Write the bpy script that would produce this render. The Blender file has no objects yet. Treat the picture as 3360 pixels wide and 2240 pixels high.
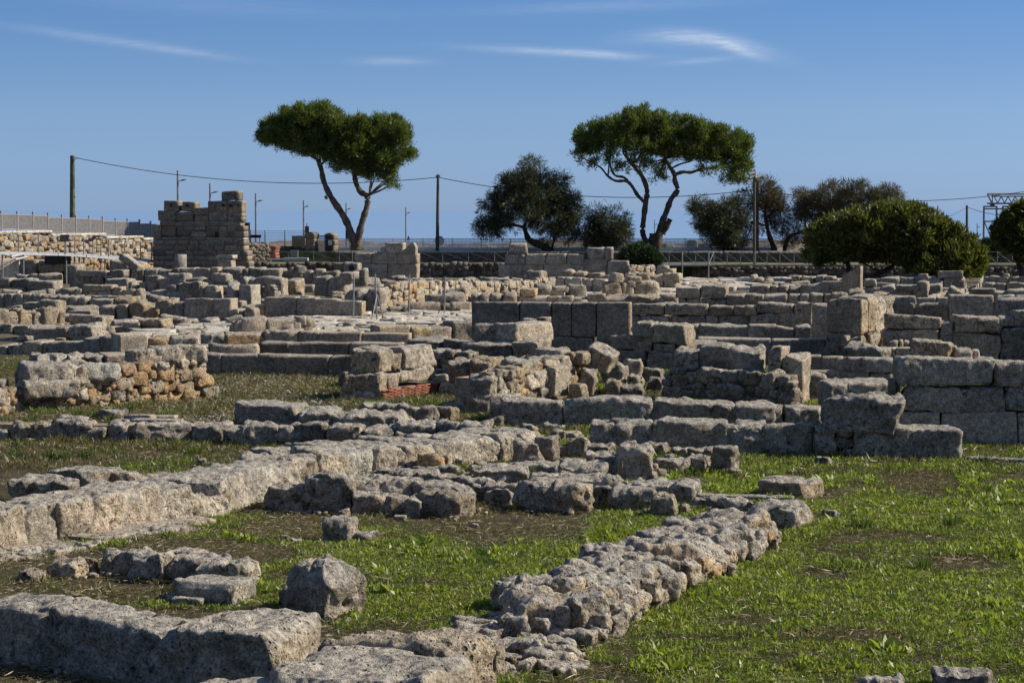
import bpy, math, random
import numpy as np
from mathutils import Vector, Matrix

S = bpy.context.scene
COL = S.collection
R = math.radians

# ------------------------------------------------------------------ camera, sky, sun, exposure
FPX = 7467.0            # focal length in photograph pixels (80 mm on a 36 mm frame)
HCAM = 4.0
PITCH = math.atan(430.0 / FPX)
cd = bpy.data.cameras.new('camera')
cam = bpy.data.objects.new('camera', cd)
COL.objects.link(cam)
cam.location = (0, 0, HCAM)
cam.rotation_euler = (math.pi / 2 - PITCH, 0, 0)
cd.sensor_width = 36.0
cd.lens = 36.0 * FPX / 3360.0
cd.clip_start = 0.5
cd.clip_end = 60000
S.camera = cam

SUN_EL, SUN_AZ = R(37), R(4)      # azimuth measured from +x (right) towards +y (away)
sd = Vector((math.cos(SUN_EL) * math.cos(SUN_AZ), math.cos(SUN_EL) * math.sin(SUN_AZ), math.sin(SUN_EL)))
sl = bpy.data.lights.new('sun', 'SUN')
sl.energy = 5.0
sl.angle = R(0.53)
sl.color = (1.0, 0.925, 0.80)
sun = bpy.data.objects.new('sun', sl)
COL.objects.link(sun)
sun.location = (40, 10, 40)
sun.rotation_euler = sd.to_track_quat('Z', 'Y').to_euler()

S.view_settings.view_transform = 'Standard'
S.view_settings.look = 'None'
S.view_settings.gamma = 1
S.view_settings.use_curve_mapping = False
S.view_settings.exposure = 0.22
S.render.engine = 'CYCLES'
S.cycles.use_denoising = True
S.cycles.max_bounces = 6
S.cycles.diffuse_bounces = 3
S.cycles.transparent_max_bounces = 8

W = bpy.data.worlds.new('World')
S.world = W
W.use_nodes = True


class NT:
    """tiny helper for node trees"""
    def __init__(s, tree):
        s.t = tree
        s.n = tree.nodes
        s.l = tree.links

    def new(s, typ, **kw):
        n = s.n.new(typ)
        for k, v in kw.items():
            setattr(n, k, v)
        return n

    def put(s, sock, v):
        if hasattr(v, 'is_output'):
            s.l.new(v, sock)
        elif v is not None:
            if hasattr(sock.default_value, '__len__') and isinstance(v, (tuple, list)) and len(v) == 3 and len(sock.default_value) == 4:
                v = (*v, 1)
            sock.default_value = v

    def math(s, op, a, b=None, c=None, clamp=False):
        n = s.new('ShaderNodeMath', operation=op, use_clamp=clamp)
        s.put(n.inputs[0], a)
        if b is not None: s.put(n.inputs[1], b)
        if c is not None: s.put(n.inputs[2], c)
        return n.outputs[0]

    def mix(s, f, a, b, mode='MIX'):
        n = s.new('ShaderNodeMix', data_type='RGBA', blend_type=mode)
        s.put(n.inputs[0], f); s.put(n.inputs[6], a); s.put(n.inputs[7], b)
        return n.outputs[2]

    def noise(s, vec, scale, detail=3, rough=0.55, dist=0.0):
        n = s.new('ShaderNodeTexNoise')
        s.put(n.inputs['Vector'], vec)
        n.inputs['Scale'].default_value = scale
        n.inputs['Detail'].default_value = detail
        n.inputs['Roughness'].default_value = rough
        n.inputs['Distortion'].default_value = dist
        return n.outputs[0]

    def step(s, v, lo, hi, a=0.0, b=1.0):
        n = s.new('ShaderNodeMapRange', interpolation_type='SMOOTHSTEP')
        s.put(n.inputs[0], v)
        for i, q in ((1, lo), (2, hi), (3, a), (4, b)):
            n.inputs[i].default_value = q
        return n.outputs[0]


wt = NT(W.node_tree)
wt.n.clear()
tc = wt.new('ShaderNodeTexCoord')
sep = wt.new('ShaderNodeSeparateXYZ')
wt.l.new(tc.outputs['Generated'], sep.inputs[0])
# the photograph's sky is deep and clear right down to the sea: the sky texture is sampled a little above each elevation
zc = wt.math('MAXIMUM', sep.outputs[2], 0.0)
zz = wt.math('ADD', wt.math('MULTIPLY', zc, 1.9), 0.125)
cmb = wt.new('ShaderNodeCombineXYZ')
wt.put(cmb.inputs[0], sep.outputs[0]); wt.put(cmb.inputs[1], sep.outputs[1]); wt.put(cmb.inputs[2], zz)
nrm = wt.new('ShaderNodeVectorMath', operation='NORMALIZE')
wt.l.new(cmb.outputs[0], nrm.inputs[0])
sky = wt.new('ShaderNodeTexSky', sky_type='NISHITA')
sky.sun_disc = False
sky.sun_elevation = SUN_EL
sky.sun_rotation = math.pi / 2 - SUN_AZ
sky.air_density = 1.0
sky.dust_density = 0.6
sky.ozone_density = 2.5
sky.altitude = 0
wt.l.new(nrm.outputs[0], sky.inputs[0])
# thin cirrus wisps
azm = wt.math('ARCTAN2', sep.outputs[0], sep.outputs[1])
cl = None
def wisp(px, py, rx, ry, slope, amp, bend=0.0):
    global cl
    u0, v0 = math.atan((px - 1680) / FPX), math.atan((690 - py) / FPX)
    du = wt.math('SUBTRACT', azm, u0)
    dv = wt.math('SUBTRACT', wt.math('SUBTRACT', sep.outputs[2], v0), wt.math('MULTIPLY', du, slope))
    if bend:
        dv = wt.math('SUBTRACT', dv, wt.math('MULTIPLY', wt.math('MULTIPLY', du, du), bend))
    a = wt.math('DIVIDE', du, rx / FPX); b = wt.math('DIVIDE', dv, ry / FPX)
    q = wt.math('ADD', wt.math('MULTIPLY', a, a), wt.math('MULTIPLY', b, b))
    g = wt.math('MULTIPLY', wt.math('EXPONENT', wt.math('MULTIPLY', q, -1.0)), amp)
    cl = g if cl is None else wt.math('ADD', cl, g)
wisp(2300, 134, 190, 23, -0.12, 0.62, -3.2)
wisp(2425, 172, 75, 16, -0.35, 0.42)
wisp(2300, 205, 120, 9, 0.08, 0.22)
wisp(1830, 176, 250, 12, -0.05, 0.42)
wisp(1980, 186, 90, 11, -0.1, 0.35)
wisp(400, 150, 300, 14, -0.13, 0.24)
wisp(620, 182, 120, 9, -0.12, 0.12)
wisp(1290, 206, 110, 12, 0.0, 0.28)
wisp(2000, 28, 420, 19, 0.03, 0.16)
wisp(700, 30, 500, 30, -0.04, 0.10)
mp = wt.new('ShaderNodeMapping')
mp.inputs['Scale'].default_value = (45, 45, 420)
mp.inputs['Rotation'].default_value = (0, 0.05, 0)
wt.l.new(tc.outputs['Generated'], mp.inputs[0])
cn = wt.noise(mp.outputs[0], 1.0, 6, 0.62, 2.2)
cf = wt.math('MULTIPLY', cl, wt.step(cn, 0.30, 0.70, 0.5, 1.0), clamp=True)
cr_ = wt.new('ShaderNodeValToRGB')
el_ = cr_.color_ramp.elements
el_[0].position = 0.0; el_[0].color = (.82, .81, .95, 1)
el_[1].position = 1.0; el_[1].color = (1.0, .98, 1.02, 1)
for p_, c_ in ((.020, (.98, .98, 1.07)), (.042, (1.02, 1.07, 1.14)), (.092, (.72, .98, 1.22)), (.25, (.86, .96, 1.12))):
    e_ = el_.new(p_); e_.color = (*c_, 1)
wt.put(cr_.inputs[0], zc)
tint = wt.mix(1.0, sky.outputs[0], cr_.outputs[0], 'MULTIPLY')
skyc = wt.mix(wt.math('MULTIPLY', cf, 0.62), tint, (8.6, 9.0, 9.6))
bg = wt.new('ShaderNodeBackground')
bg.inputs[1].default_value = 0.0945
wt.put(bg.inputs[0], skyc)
wo = wt.new('ShaderNodeOutputWorld')
wt.l.new(bg.outputs[0], wo.inputs[0])

# ------------------------------------------------------------------ pixel <-> place
cp_, sp_ = math.cos(PITCH), math.sin(PITCH)
FR = {'S': (1.0, 0, 0),
      'Z1': (2352 / 900, 0, 480), 'Z2': (2352 / 900, 800, 300), 'Z3': (2.352, 1500, 300), 'Z4': (2.45, 2400, 480),
      'Z5': (2352 / 900, 0, 840), 'Z6': (2352 / 900, 800, 840), 'Z7': (2352 / 900, 1600, 840), 'Z8': (2352 / 900, 2460, 840),
      'A': (2.1, 0, 1300), 'B': (2.1, 1000, 1300), 'C': (2352 / 1360, 2000, 1300),
      'D': (2.1, 0, 1700), 'E': (2.1, 1000, 1700), 'F': (2352 / 1360, 2000, 1700)}
def ray(fr, x, y):
    k, ox, oy = FR[fr]
    px, py = x / k + ox, y / k + oy
    u, v = (px - 1680) / FPX, (1120 - py) / FPX
    return Vector((u, cp_ + sp_ * v, -sp_ + cp_ * v))
def PZ(fr, x, y, z=0.0):                     # point where the line of sight meets height z
    r = ray(fr, x, y)
    t = (z - HCAM) / r.z
    return Vector((r.x * t, r.y * t, z))
def PD(fr, x, y, d):                         # point at distance d in front
    r = ray(fr, x, y)
    t = d / r.y
    return Vector((r.x * t, d, HCAM + r.z * t))
def PP(fr, x, y, q, n):                      # point on a vertical plane through q with normal n
    r = ray(fr, x, y)
    t = (q.x * n[0] + q.y * n[1]) / (r.x * n[0] + r.y * n[1])
    return Vector((r.x * t, r.y * t, HCAM + r.z * t))
def PXX(p):                                  # photograph column of a point
    den = p.y * cp_ - (p.z - HCAM) * sp_
    return 1680 + FPX * p.x / den

# ------------------------------------------------------------------ numpy noise
_rs = np.random.RandomState(7)
_perm = _rs.permutation(4096).astype(np.int64)
_val = _rs.uniform(-1, 1, 4096)
def vnoise(p):
    i = np.floor(p).astype(np.int64)
    f = p - i
    f = f * f * (3 - 2 * f)
    out = 0
    for dx in (0, 1):
        wx = f[:, 0] if dx else 1 - f[:, 0]
        for dy in (0, 1):
            wy = f[:, 1] if dy else 1 - f[:, 1]
            for dz in (0, 1):
                wz = f[:, 2] if dz else 1 - f[:, 2]
                h = _perm[(_perm[(_perm[(i[:, 0] + dx) & 4095] + i[:, 1] + dy) & 4095] + i[:, 2] + dz) & 4095]
                out = out + wx * wy * wz * _val[h]
    return out
def n2(x, y, s, o=0.0):
    x = np.atleast_1d(np.asarray(x, float)); y = np.atleast_1d(np.asarray(y, float))
    return vnoise(np.stack([x / s + o, y / s + 3.7 * o, np.full(len(x), o + 0.5)], 1))

_bg = {}
_NS = [1, 2, 3, 4, 5, 6, 8, 10, 13, 16, 20, 25, 32, 40, 50, 64]
def rnd_n(v):
    for n in _NS:
        if v <= n: return n
    return 64
def box_grid(nx, ny, nz):
    k = (nx, ny, nz)
    if k in _bg: return _bg[k]
    idx, vs, fs = {}, [], []
    def vid(a, b, c):
        q = (a, b, c)
        if q not in idx:
            idx[q] = len(vs); vs.append((a / nx - .5, b / ny - .5, c / nz - .5))
        return idx[q]
    for a in range(nx):
        for b in range(ny):
            fs.append((vid(a, b, nz), vid(a + 1, b, nz), vid(a + 1, b + 1, nz), vid(a, b + 1, nz)))
            fs.append((vid(a, b, 0), vid(a, b + 1, 0), vid(a + 1, b + 1, 0), vid(a + 1, b, 0)))
    for a in range(nx):
        for c in range(nz):
            fs.append((vid(a, 0, c), vid(a + 1, 0, c), vid(a + 1, 0, c + 1), vid(a, 0, c + 1)))
            fs.append((vid(a, ny, c), vid(a, ny, c + 1), vid(a + 1, ny, c + 1), vid(a + 1, ny, c)))
    for b in range(ny):
        for c in range(nz):
            fs.append((vid(0, b, c), vid(0, b, c + 1), vid(0, b + 1, c + 1), vid(0, b + 1, c)))
            fs.append((vid(nx, b, c), vid(nx, b + 1, c), vid(nx, b + 1, c + 1), vid(nx, b, c + 1)))
    _bg[k] = (np.array(vs), np.array(fs, dtype=np.int32))
    return _bg[k]

def make_mesh(name, v, f, mat, smooth=False, uniform=True):
    """v (n,3); f (m,k) array or list of faces"""
    me = bpy.data.meshes.new(name)
    if isinstance(f, np.ndarray):
        m, k = f.shape
        me.vertices.add(len(v)); me.vertices.foreach_set('co', np.ascontiguousarray(v, dtype=np.float32).ravel())
        me.loops.add(m * k); me.loops.foreach_set('vertex_index', np.ascontiguousarray(f, dtype=np.int32).ravel())
        me.polygons.add(m); me.polygons.foreach_set('loop_start', np.arange(0, m * k, k, dtype=np.int32))
        me.update(calc_edges=True)
        if smooth: me.polygons.foreach_set('use_smooth', np.ones(m, dtype=bool))
    else:
        me.from_pydata([tuple(q) for q in v], [], f)
        if smooth:
            for p in me.polygons: p.use_smooth = True
    if mat: me.materials.append(mat)
    return me

# style: corner rounding, shape warp, surface relief (fractions of the stone's least side), fine relief in metres
STY = {'a': (.035, .035, .016, .007), 'w': (.08, .095, .055, .018), 'r': (.12, .11, .085, .026), 'o': (.25, .13, .09, .022), 's': (.08, .04, .03, .008), 'p': (.22, .11, .13, .03)}
CUTS = {'a': (1, .90), 'w': (5, .80), 'r': (11, .70), 'o': (16, .66), 's': (4, .86), 'p': (10, .70)}
def rock_verts(size, sty, seed, d, near=1.0):
    rr, lo, mi, fi = STY[sty]
    size = np.array(size, float)
    mn = size.min() if sty != 's' else sorted(size)[1] * .35
    cell = (2.3 if d < 45 else 2.8) * d / 2276.0 * near
    n = [rnd_n(max(2 if sty in 'as' else 3, s / cell)) for s in size]
    g, f = box_grid(*n)
    p = g * size
    half = size / 2
    r = min(rr * mn, half.min() * .98)
    q = np.clip(p, -(half - r), half - r)
    dv = p - q
    ln = np.linalg.norm(dv, axis=1, keepdims=True)
    nd = dv / np.maximum(ln, 1e-9)
    p = q + nd * r
    rs = np.random.RandomState(seed % 100000)
    off = rs.uniform(0, 900, 3)
    nc, lim = CUTS[sty]
    if min(n) < 4: nc, lim = (nc + 1) // 4, .5 + lim / 2
    if sty == 'a' and d > 50: nc = 0
    if sty == 'w' and d > 50: nc = min(nc, 2)
    for _ in range(nc):                     # broken facets
        cn_ = rs.normal(size=3)
        if sty in 'aws': cn_[2] = abs(cn_[2]) * .9 + .25
        cn_ /= np.linalg.norm(cn_)
        sup = np.abs(cn_ * half).sum()       # support of the box in this direction
        ex = p @ cn_ - sup * rs.uniform(lim, .97)
        p = p - np.maximum(ex, 0)[:, None] * cn_
    w = max(size.max() * .55, 1e-3)
    for a in range(3):
        p[:, a] += lo * mn * vnoise(p / w + off + a * 31.7)
    p += nd * (mi * mn * (vnoise(p / (mn * .42) + off + 77)))[:, None]
    if sty in 'ro':
        p += nd * (mi * mn * .6 * (vnoise(p / (mn * .2) + off + 177)))[:, None]
    if cell < fi * 4:
        e = vnoise(p / .11 + off + 55); h = vnoise(p / .05 + off + 99)
        rg_ = 1 - np.abs(vnoise(p / .16 + off + 13)) * 2
        p += nd * (fi * (.7 * e + .6 * h + .5 * rg_ - 2.2 * np.maximum(0, -e * 1.2 - .35 + .3 * h)))[:, None]
    # slightly out of square
    t = rs.uniform(-.05, .05, 4) * (1.6 if sty in 'wro' else .6)
    zr = p[:, 2] / size[2]
    p[:, 2] += (p[:, 0] * t[0] + p[:, 1] * t[1]) * np.maximum(zr, 0) * (.0 if sty == 's' else 1)
    p[:, 0] *= 1 - t[2] * zr * 1.2 - (0.04 if sty in 'ro' else 0) * zr
    p[:, 1] *= 1 - t[3] * zr
    return p, f

TINT = {'G': (.385, .335, .265), 'T': (.475, .385, .27), 'O': (.55, .375, .20), 'D': (.265, .225, .17), 'W': (.60, .56, .48), 'K': (.12, .108, .09),
        'B': (.31, .245, .17), 'L': (.51, .44, .345), 'Y': (.42, .33, .18), 'M': (.40, .32, .235)}
RNG = random.Random(11)
_seed = [100]
FOOT = []
VARY = {'G': 'TLDG', 'T': 'GLBT', 'L': 'TGWL', 'D': 'GDBK', 'O': 'TOLO'}
def tinted(code, amt=.15):
    c = TINT[code]
    if code in VARY and RNG.random() < .30:
        e = TINT[RNG.choice(VARY[code])]; f = RNG.uniform(.3, .7); c = tuple(a * (1 - f) + b * f for a, b in zip(c, e))
    k = 1 + RNG.uniform(-amt, amt); h = RNG.uniform(-.04, .04)
    return (c[0] * k * (1 + h), c[1] * k, c[2] * k * (1 - h), 1)

def rock(name, parent, c, size, rotz=0.0, sty='w', tint='G', mat=None, tilt=(0, 0), near=1.0, smooth=None):
    _seed[0] += 1
    d = max(8.0, c.y)
    if c.z - size[2] / 2 < .05 and d < 62: FOOT.append((c.x, c.y, size[0], size[1], rotz))
    v, f = rock_verts(size, sty, _seed[0] * 37, d, near)
    if smooth is None: smooth = d < 62
    me = make_mesh(name, v, f, mat or MAT['stone'], smooth)
    o = bpy.data.objects.new(name, me)
    COL.objects.link(o)
    o.color = tinted(tint)
    o.rotation_euler = (tilt[0], tilt[1], rotz)
    if parent is not None:
        o.parent = parent
        o.location = Vector(c) - parent.location
    else:
        o.location = c
    return o

def tag(o, label, cat, group=None, kind=None):
    if label: o['label'] = label
    if cat: o['category'] = cat
    if group: o['group'] = group
    if kind: o['kind'] = kind
    return o
def empty(name, loc, label=None, cat=None, group=None):
    o = bpy.data.objects.new(name, None)
    COL.objects.link(o)
    o.empty_display_size = .2
    o.location = loc
    return tag(o, label, cat, group)
def meshobj(name, v, f, mat, parent=None, smooth=False, color=None):
    """v in world coordinates"""
    v = np.asarray(v, float)
    if parent is not None: v = v - np.array(parent.location)
    o = bpy.data.objects.new(name, make_mesh(name, v, f, mat, smooth))
    COL.objects.link(o)
    if parent is not None: o.parent = parent
    if color: o.color = (*color, 1)
    return o

class MB:
    """collects simple solids in world coordinates"""
    def __init__(s): s.v = []; s.f = []
    def box(s, c, size, rotz=0.0):
        b = len(s.v); cz, sz = math.cos(rotz), math.sin(rotz)
        for z in (-.5, .5):
            for x, y in ((-.5, -.5), (.5, -.5), (.5, .5), (-.5, .5)):
                X, Y = x * size[0], y * size[1]
                s.v.append((c[0] + X * cz - Y * sz, c[1] + X * sz + Y * cz, c[2] + z * size[2]))
        for q in ((3, 2, 1, 0), (4, 5, 6, 7), (0, 1, 5, 4), (1, 2, 6, 5), (2, 3, 7, 6), (3, 0, 4, 7)):
            s.f.append([b + i for i in q])
        return s
    def tube(s, pts, rad, n=8):
        pts = [Vector(p) for p in pts]
        if not hasattr(rad, '__len__'): rad = [rad] * len(pts)
        b0 = len(s.v)
        for i, p in enumerate(pts):
            t = (pts[min(i + 1, len(pts) - 1)] - pts[max(i - 1, 0)]).normalized()
            a = t.orthogonal() if abs(t.z) > .999 else t.cross(Vector((0, 0, 1)))
            a.normalize(); c = t.cross(a)
            for k in range(n):
                w = 2 * math.pi * k / n
                s.v.append(tuple(p + (a * math.cos(w) + c * math.sin(w)) * rad[i]))
        for i in range(len(pts) - 1):
            for k in range(n):
                k2 = (k + 1) % n
                s.f.append([b0 + i * n + k, b0 + i * n + k2, b0 + (i + 1) * n + k2, b0 + (i + 1) * n + k])
        s.f.append([b0 + k for k in range(n)][::-1])
        s.f.append([b0 + (len(pts) - 1) * n + k for k in range(n)])
        return s
    def build(s, name, mat, parent=None, smooth=False, color=None):
        return meshobj(name, s.v, s.f, mat, parent, smooth, color)

# ------------------------------------------------------------------ materials
MAT = {}
def material(name):
    m = bpy.data.materials.new(name); m.use_nodes = True
    t = NT(m.node_tree); t.n.clear()
    out = t.new('ShaderNodeOutputMaterial')
    b = t.new('ShaderNodeBsdfPrincipled')
    t.l.new(b.outputs[0], out.inputs[0])
    MAT[name] = m
    return m, t, b, out
def stone_mat(name, pit=1.0, lichen=1.0, spot=1.0, bumpd=.06):
    m, t, b, out = material(name)
    geo = t.new('ShaderNodeNewGeometry'); oi = t.new('ShaderNodeObjectInfo')
    pos = geo.outputs['Position']
    ofs = t.new('ShaderNodeVectorMath', operation='ADD')
    cx = t.new('ShaderNodeCombineXYZ')
    for i in range(3): t.put(cx.inputs[i], t.math('MULTIPLY', oi.outputs['Random'], 13.0 + 7 * i))
    t.put(ofs.inputs[0], pos); t.put(ofs.inputs[1], cx.outputs[0])
    pos = ofs.outputs[0]
    a = t.noise(pos, 1.6, 4, .6, .3)
    f = t.noise(pos, 11.0, 5, .7)
    g = t.noise(pos, 38.0, 3, .75)
    col = t.mix(1.0, oi.outputs['Color'], t.mix(t.step(a, .3, .7), (.70, .69, .68), (1.16, 1.13, 1.10)), 'MULTIPLY')
    col = t.mix(1.0, col, t.mix(t.step(f, .28, .72), (.60, .59, .57), (1.32, 1.31, 1.30)), 'MULTIPLY')
    col = t.mix(1.0, col, t.mix(t.step(g, .3, .7), (.50, .50, .49), (1.42, 1.42, 1.42)), 'MULTIPLY')
    # grey crust of lichen where rain lies: upper faces, broken by noise
    sn = t.new('ShaderNodeSeparateXYZ'); t.put(sn.inputs[0], geo.outputs['Normal'])
    up = t.math('ADD', t.math('MULTIPLY', sn.outputs[2], .55), t.math('MULTIPLY', t.noise(pos, 5.0, 5, .65), 1.0))
    lf = t.math('MULTIPLY', t.step(up, .55, .98), .72 * lichen)
    col = t.mix(lf, col, t.mix(t.step(f, .3, .7), (.21, .19, .16), (.60, .555, .475)))
    # black lichen blotches
    bl = t.math('MULTIPLY', t.step(t.noise(pos, 7.5, 6, .72, .4), .53, .62), t.step(t.noise(pos, 1.1, 2), .40, .58))
    col = t.mix(t.math('MULTIPLY', bl, .80 * spot), col, (.035, .034, .032))
    yl = t.math('MULTIPLY', t.step(t.noise(pos, 4.3, 5, .7), .64, .72), t.step(t.noise(pos, .75, 2), .52, .66))
    col = t.mix(t.math('MULTIPLY', yl, .55 * lichen), col, (.36, .21, .06))
    # pits
    vo = t.new('ShaderNodeTexVoronoi', feature='F1'); t.put(vo.inputs['Vector'], pos); vo.inputs['Scale'].default_value = 21
    pv = t.math('MULTIPLY', t.step(vo.outputs['Distance'], .12, .34, 1, 0), t.step(t.noise(pos, 6.0, 3), .46, .62))
    vo2 = t.new('ShaderNodeTexVoronoi', feature='F1'); t.put(vo2.inputs['Vector'], pos); vo2.inputs['Scale'].default_value = 8.5
    pv2 = t.math('MULTIPLY', t.step(vo2.outputs['Distance'], .10, .30, 1, 0), t.step(t.noise(pos, 2.6, 3), .50, .64))
    pv = t.math('MAXIMUM', pv, pv2)
    col = t.mix(t.math('MULTIPLY', pv, .6 * pit), col, (.06, .05, .042))
    ck = t.noise(pos, 1.9, 6, .6, 1.2)
    crk = t.math('MULTIPLY', t.step(t.math('ABSOLUTE', t.math('SUBTRACT', ck, .5)), .0, .012, 1, 0), t.step(t.noise(pos, .9, 2), .5, .6))
    col = t.mix(t.math('MULTIPLY', crk, .75), col, (.05, .043, .036))
    t.put(b.inputs['Base Color'], col)
    b.inputs['Roughness'].default_value = .93
    b.inputs['Specular IOR Level'].default_value = .15
    h = t.math('ADD', t.math('MULTIPLY', f, 1.0), t.math('MULTIPLY', g, .45))
    h = t.math('SUBTRACT', h, t.math('MULTIPLY', pv, .7 * pit))
    bp = t.new('ShaderNodeBump'); bp.inputs['Strength'].default_value = 1.0; bp.inputs['Distance'].default_value = bumpd
    t.put(bp.inputs['Height'], h)
    t.put(b.inputs['Normal'], bp.outputs[0])
    return m
stone_mat('stone')
stone_mat('porous', 1.8, .5, .4, .09)
stone_mat('dressed', .7, .6, .6, .022)
stone_mat('mortar', .4, .1, .1, .03)
stone_mat('paving', .5, .12, .25, .03)
def plain(name, col, rough=.8, var=.25, scale=6.0, metal=0.0, bump=0.0, spec=.3):
    m, t, b, out = material(name)
    geo = t.new('ShaderNodeNewGeometry')
    f = t.noise(geo.outputs['Position'], scale, 5, .65)
    lo = tuple(c * (1 - var) for c in col); hi = tuple(c * (1 + var) for c in col)
    t.put(b.inputs['Base Color'], t.mix(t.step(f, .3, .7), lo, hi))
    b.inputs['Roughness'].default_value = rough
    b.inputs['Metallic'].default_value = metal
    b.inputs['Specular IOR Level'].default_value = spec
    if bump:
        bp = t.new('ShaderNodeBump'); bp.inputs['Distance'].default_value = bump
        t.put(bp.inputs['Height'], f); t.put(b.inputs['Normal'], bp.outputs[0])
    return m
plain('galvanised', (.24, .24, .24), .5, .2, 3, .3)
plain('white_paint', (.75, .75, .73), .5, .1)
plain('grey_paint', (.20, .20, .20), .5, .2)
plain('fence_paint', (.27, .255, .25), .6, .2)
plain('dark_panel', (.028, .027, .028), .5, .2)
plain('wood', (.10, .085, .062), .85, .4, 9, 0, .01)
plain('mossy_wood', (.10, .10, .055), .9, .5, 3, 0, .01)
plain('black', (.02, .02, .02), .6, .2)
plain('sign_white', (.75, .75, .75), .5, .05)
plain('sign_blue', (.03, .06, .14), .5, .1)
plain('sign_ink', (.05, .05, .055), .6, .1)
plain('sign_red', (.45, .05, .04), .5, .1)
plain('terracotta', (.30, .115, .075), .85, .4, 5)
plain('brown_board', (.07, .045, .032), .7, .3)
plain('reed', (.22, .17, .11), .9, .35, 14, 0, .02)
plain('deck', (.42, .42, .42), .5, .15, 3)
plain('bark_pine', (.135, .10, .076), .95, .45, 3.2, 0, .06, .1)
plain('bark_dark', (.07, .052, .04), .95, .4, 4, 0, .05, .1)
def leafmat(name, c1, c2, c3, trans=.35, scale=.8):
    m, t, b, out = material(name)
    t.n.remove(b)
    geo = t.new('ShaderNodeNewGeometry')
    f = t.noise(geo.outputs['Position'], scale, 4, .7)
    r = geo.outputs['Random Per Island']
    col = t.mix(t.step(f, .35, .65), c1, c2)
    col = t.mix(t.math('MULTIPLY', t.step(r, .35, 1.0), .75), col, c3)
    df = t.new('ShaderNodeBsdfDiffuse'); t.put(df.inputs[0], col)
    tr = t.new('ShaderNodeBsdfTranslucent'); t.put(tr.inputs[0], t.mix(1.0, col, (1.15, 1.25, .55), 'MULTIPLY'))
    mx = t.new('ShaderNodeMixShader'); mx.inputs[0].default_value = trans
    t.l.new(df.outputs[0], mx.inputs[1]); t.l.new(tr.outputs[0], mx.inputs[2])
    gl = t.new('ShaderNodeBsdfGlossy'); gl.inputs['Roughness'].default_value = .45; gl.inputs[0].default_value = (1, 1, 1, 1)
    m2 = t.new('ShaderNodeMixShader'); m2.inputs[0].default_value = .035
    t.l.new(mx.outputs[0], m2.inputs[1]); t.l.new(gl.outputs[0], m2.inputs[2])
    t.l.new(m2.outputs[0], out.inputs[0])
    return m
leafmat('pine_needles', (.06, .088, .018), (.105, .14, .028), (.16, .195, .042), .5, .6)
leafmat('tamarisk', (.042, .052, .026), (.06, .066, .032), (.09, .085, .042), .3, .5)
leafmat('tamarisk_brown', (.075, .06, .036), (.10, .075, .045), (.07, .072, .036), .3, .5)
leafmat('evergreen', (.05, .068, .016), (.085, .10, .022), (.22, .205, .042), .45, .6)
leafmat('oleander', (.03, .055, .025), (.04, .07, .03), (.06, .09, .04), .2)
leafmat('weeds', (.19, .25, .03), (.26, .31, .042), (.36, .38, .09), .5, .7)
leafmat('olive_grass', (.10, .095, .035), (.15, .13, .055), (.25, .21, .11), .4, .9)
leafmat('tuft', (.075, .115, .022), (.10, .14, .03), (.16, .17, .05), .45)
leafmat('straw', (.20, .155, .085), (.26, .20, .11), (.33, .27, .16), .15)

# ground: dark earth with litter, dry grass and a gravel floor between the walls
m, t, b, out = material('earth')
geo = t.new('ShaderNodeNewGeometry'); pos = geo.outputs['Position']
sx = t.new('ShaderNodeSeparateXYZ'); t.put(sx.inputs[0], pos)
f1 = t.noise(pos, .55, 4, .6); f2 = t.noise(pos, 9, 6, .75); f3 = t.noise(pos, 45, 3, .7)
f4 = t.noise(pos, 130, 2, .6); f5 = t.noise(pos, 2.4, 5, .7)
soil = t.mix(t.step(t.math('ADD', t.math('MULTIPLY', f2, .6), t.math('MULTIPLY', f5, .4)), .38, .62), (.026, .020, .015), (.105, .078, .052))
soil = t.mix(t.math('MULTIPLY', t.step(f3, .50, .66), .6), soil, (.20, .165, .11))
soil = t.mix(t.math('MULTIPLY', t.step(f4, .55, .68), .6), soil, (.30, .25, .17))
green = t.mix(t.step(f4, .35, .65), (.032, .036, .014), (.105, .105, .042))
col = t.mix(t.math('MULTIPLY', t.step(t.math('ADD', t.math('MULTIPLY', f1, .35), t.math('ADD', t.math('MULTIPLY', f5, .4), t.math('MULTIPLY', f3, .3))), .47, .60), .75), soil, green)
# gravel: pale pebbles on the floor beyond 42 m
vo = t.new('ShaderNodeTexVoronoi'); t.put(vo.inputs['Vector'], pos); vo.inputs['Scale'].default_value = 11
peb = t.math('MULTIPLY', t.step(vo.outputs['Distance'], .22, .36, 1, 0), t.step(f2, .40, .58))
gm = t.math('MULTIPLY', t.step(sx.outputs[1], 41, 44), t.step(sx.outputs[1], 58, 66, 1, 0))
gm = t.math('MULTIPLY', gm, t.step(t.noise(pos, .35, 3), .34, .50))
col = t.mix(t.math('MULTIPLY', peb, t.math('MULTIPLY', gm, .9)), col, (.42, .38, .35))
far = t.step(sx.outputs[1], 60, 75)
col = t.mix(t.math('MULTIPLY', far, .55), col, t.mix(t.step(f2, .3, .7), (.13, .105, .075), (.26, .22, .165)))
t.put(b.inputs['Base Color'], col); b.inputs['Roughness'].default_value = .95; b.inputs['Specular IOR Level'].default_value = .1
bp = t.new('ShaderNodeBump'); bp.inputs['Distance'].default_value = .05
t.put(bp.inputs['Height'], t.math('ADD', f2, t.math('MULTIPLY', f3, .5))); t.put(b.inputs['Normal'], bp.outputs[0])
m, t, b, out = material('turf')
geo = t.new('ShaderNodeNewGeometry'); pos = geo.outputs['Position']
f1 = t.noise(pos, .35, 4, .65); f2 = t.noise(pos, 4, 5, .7)
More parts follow.
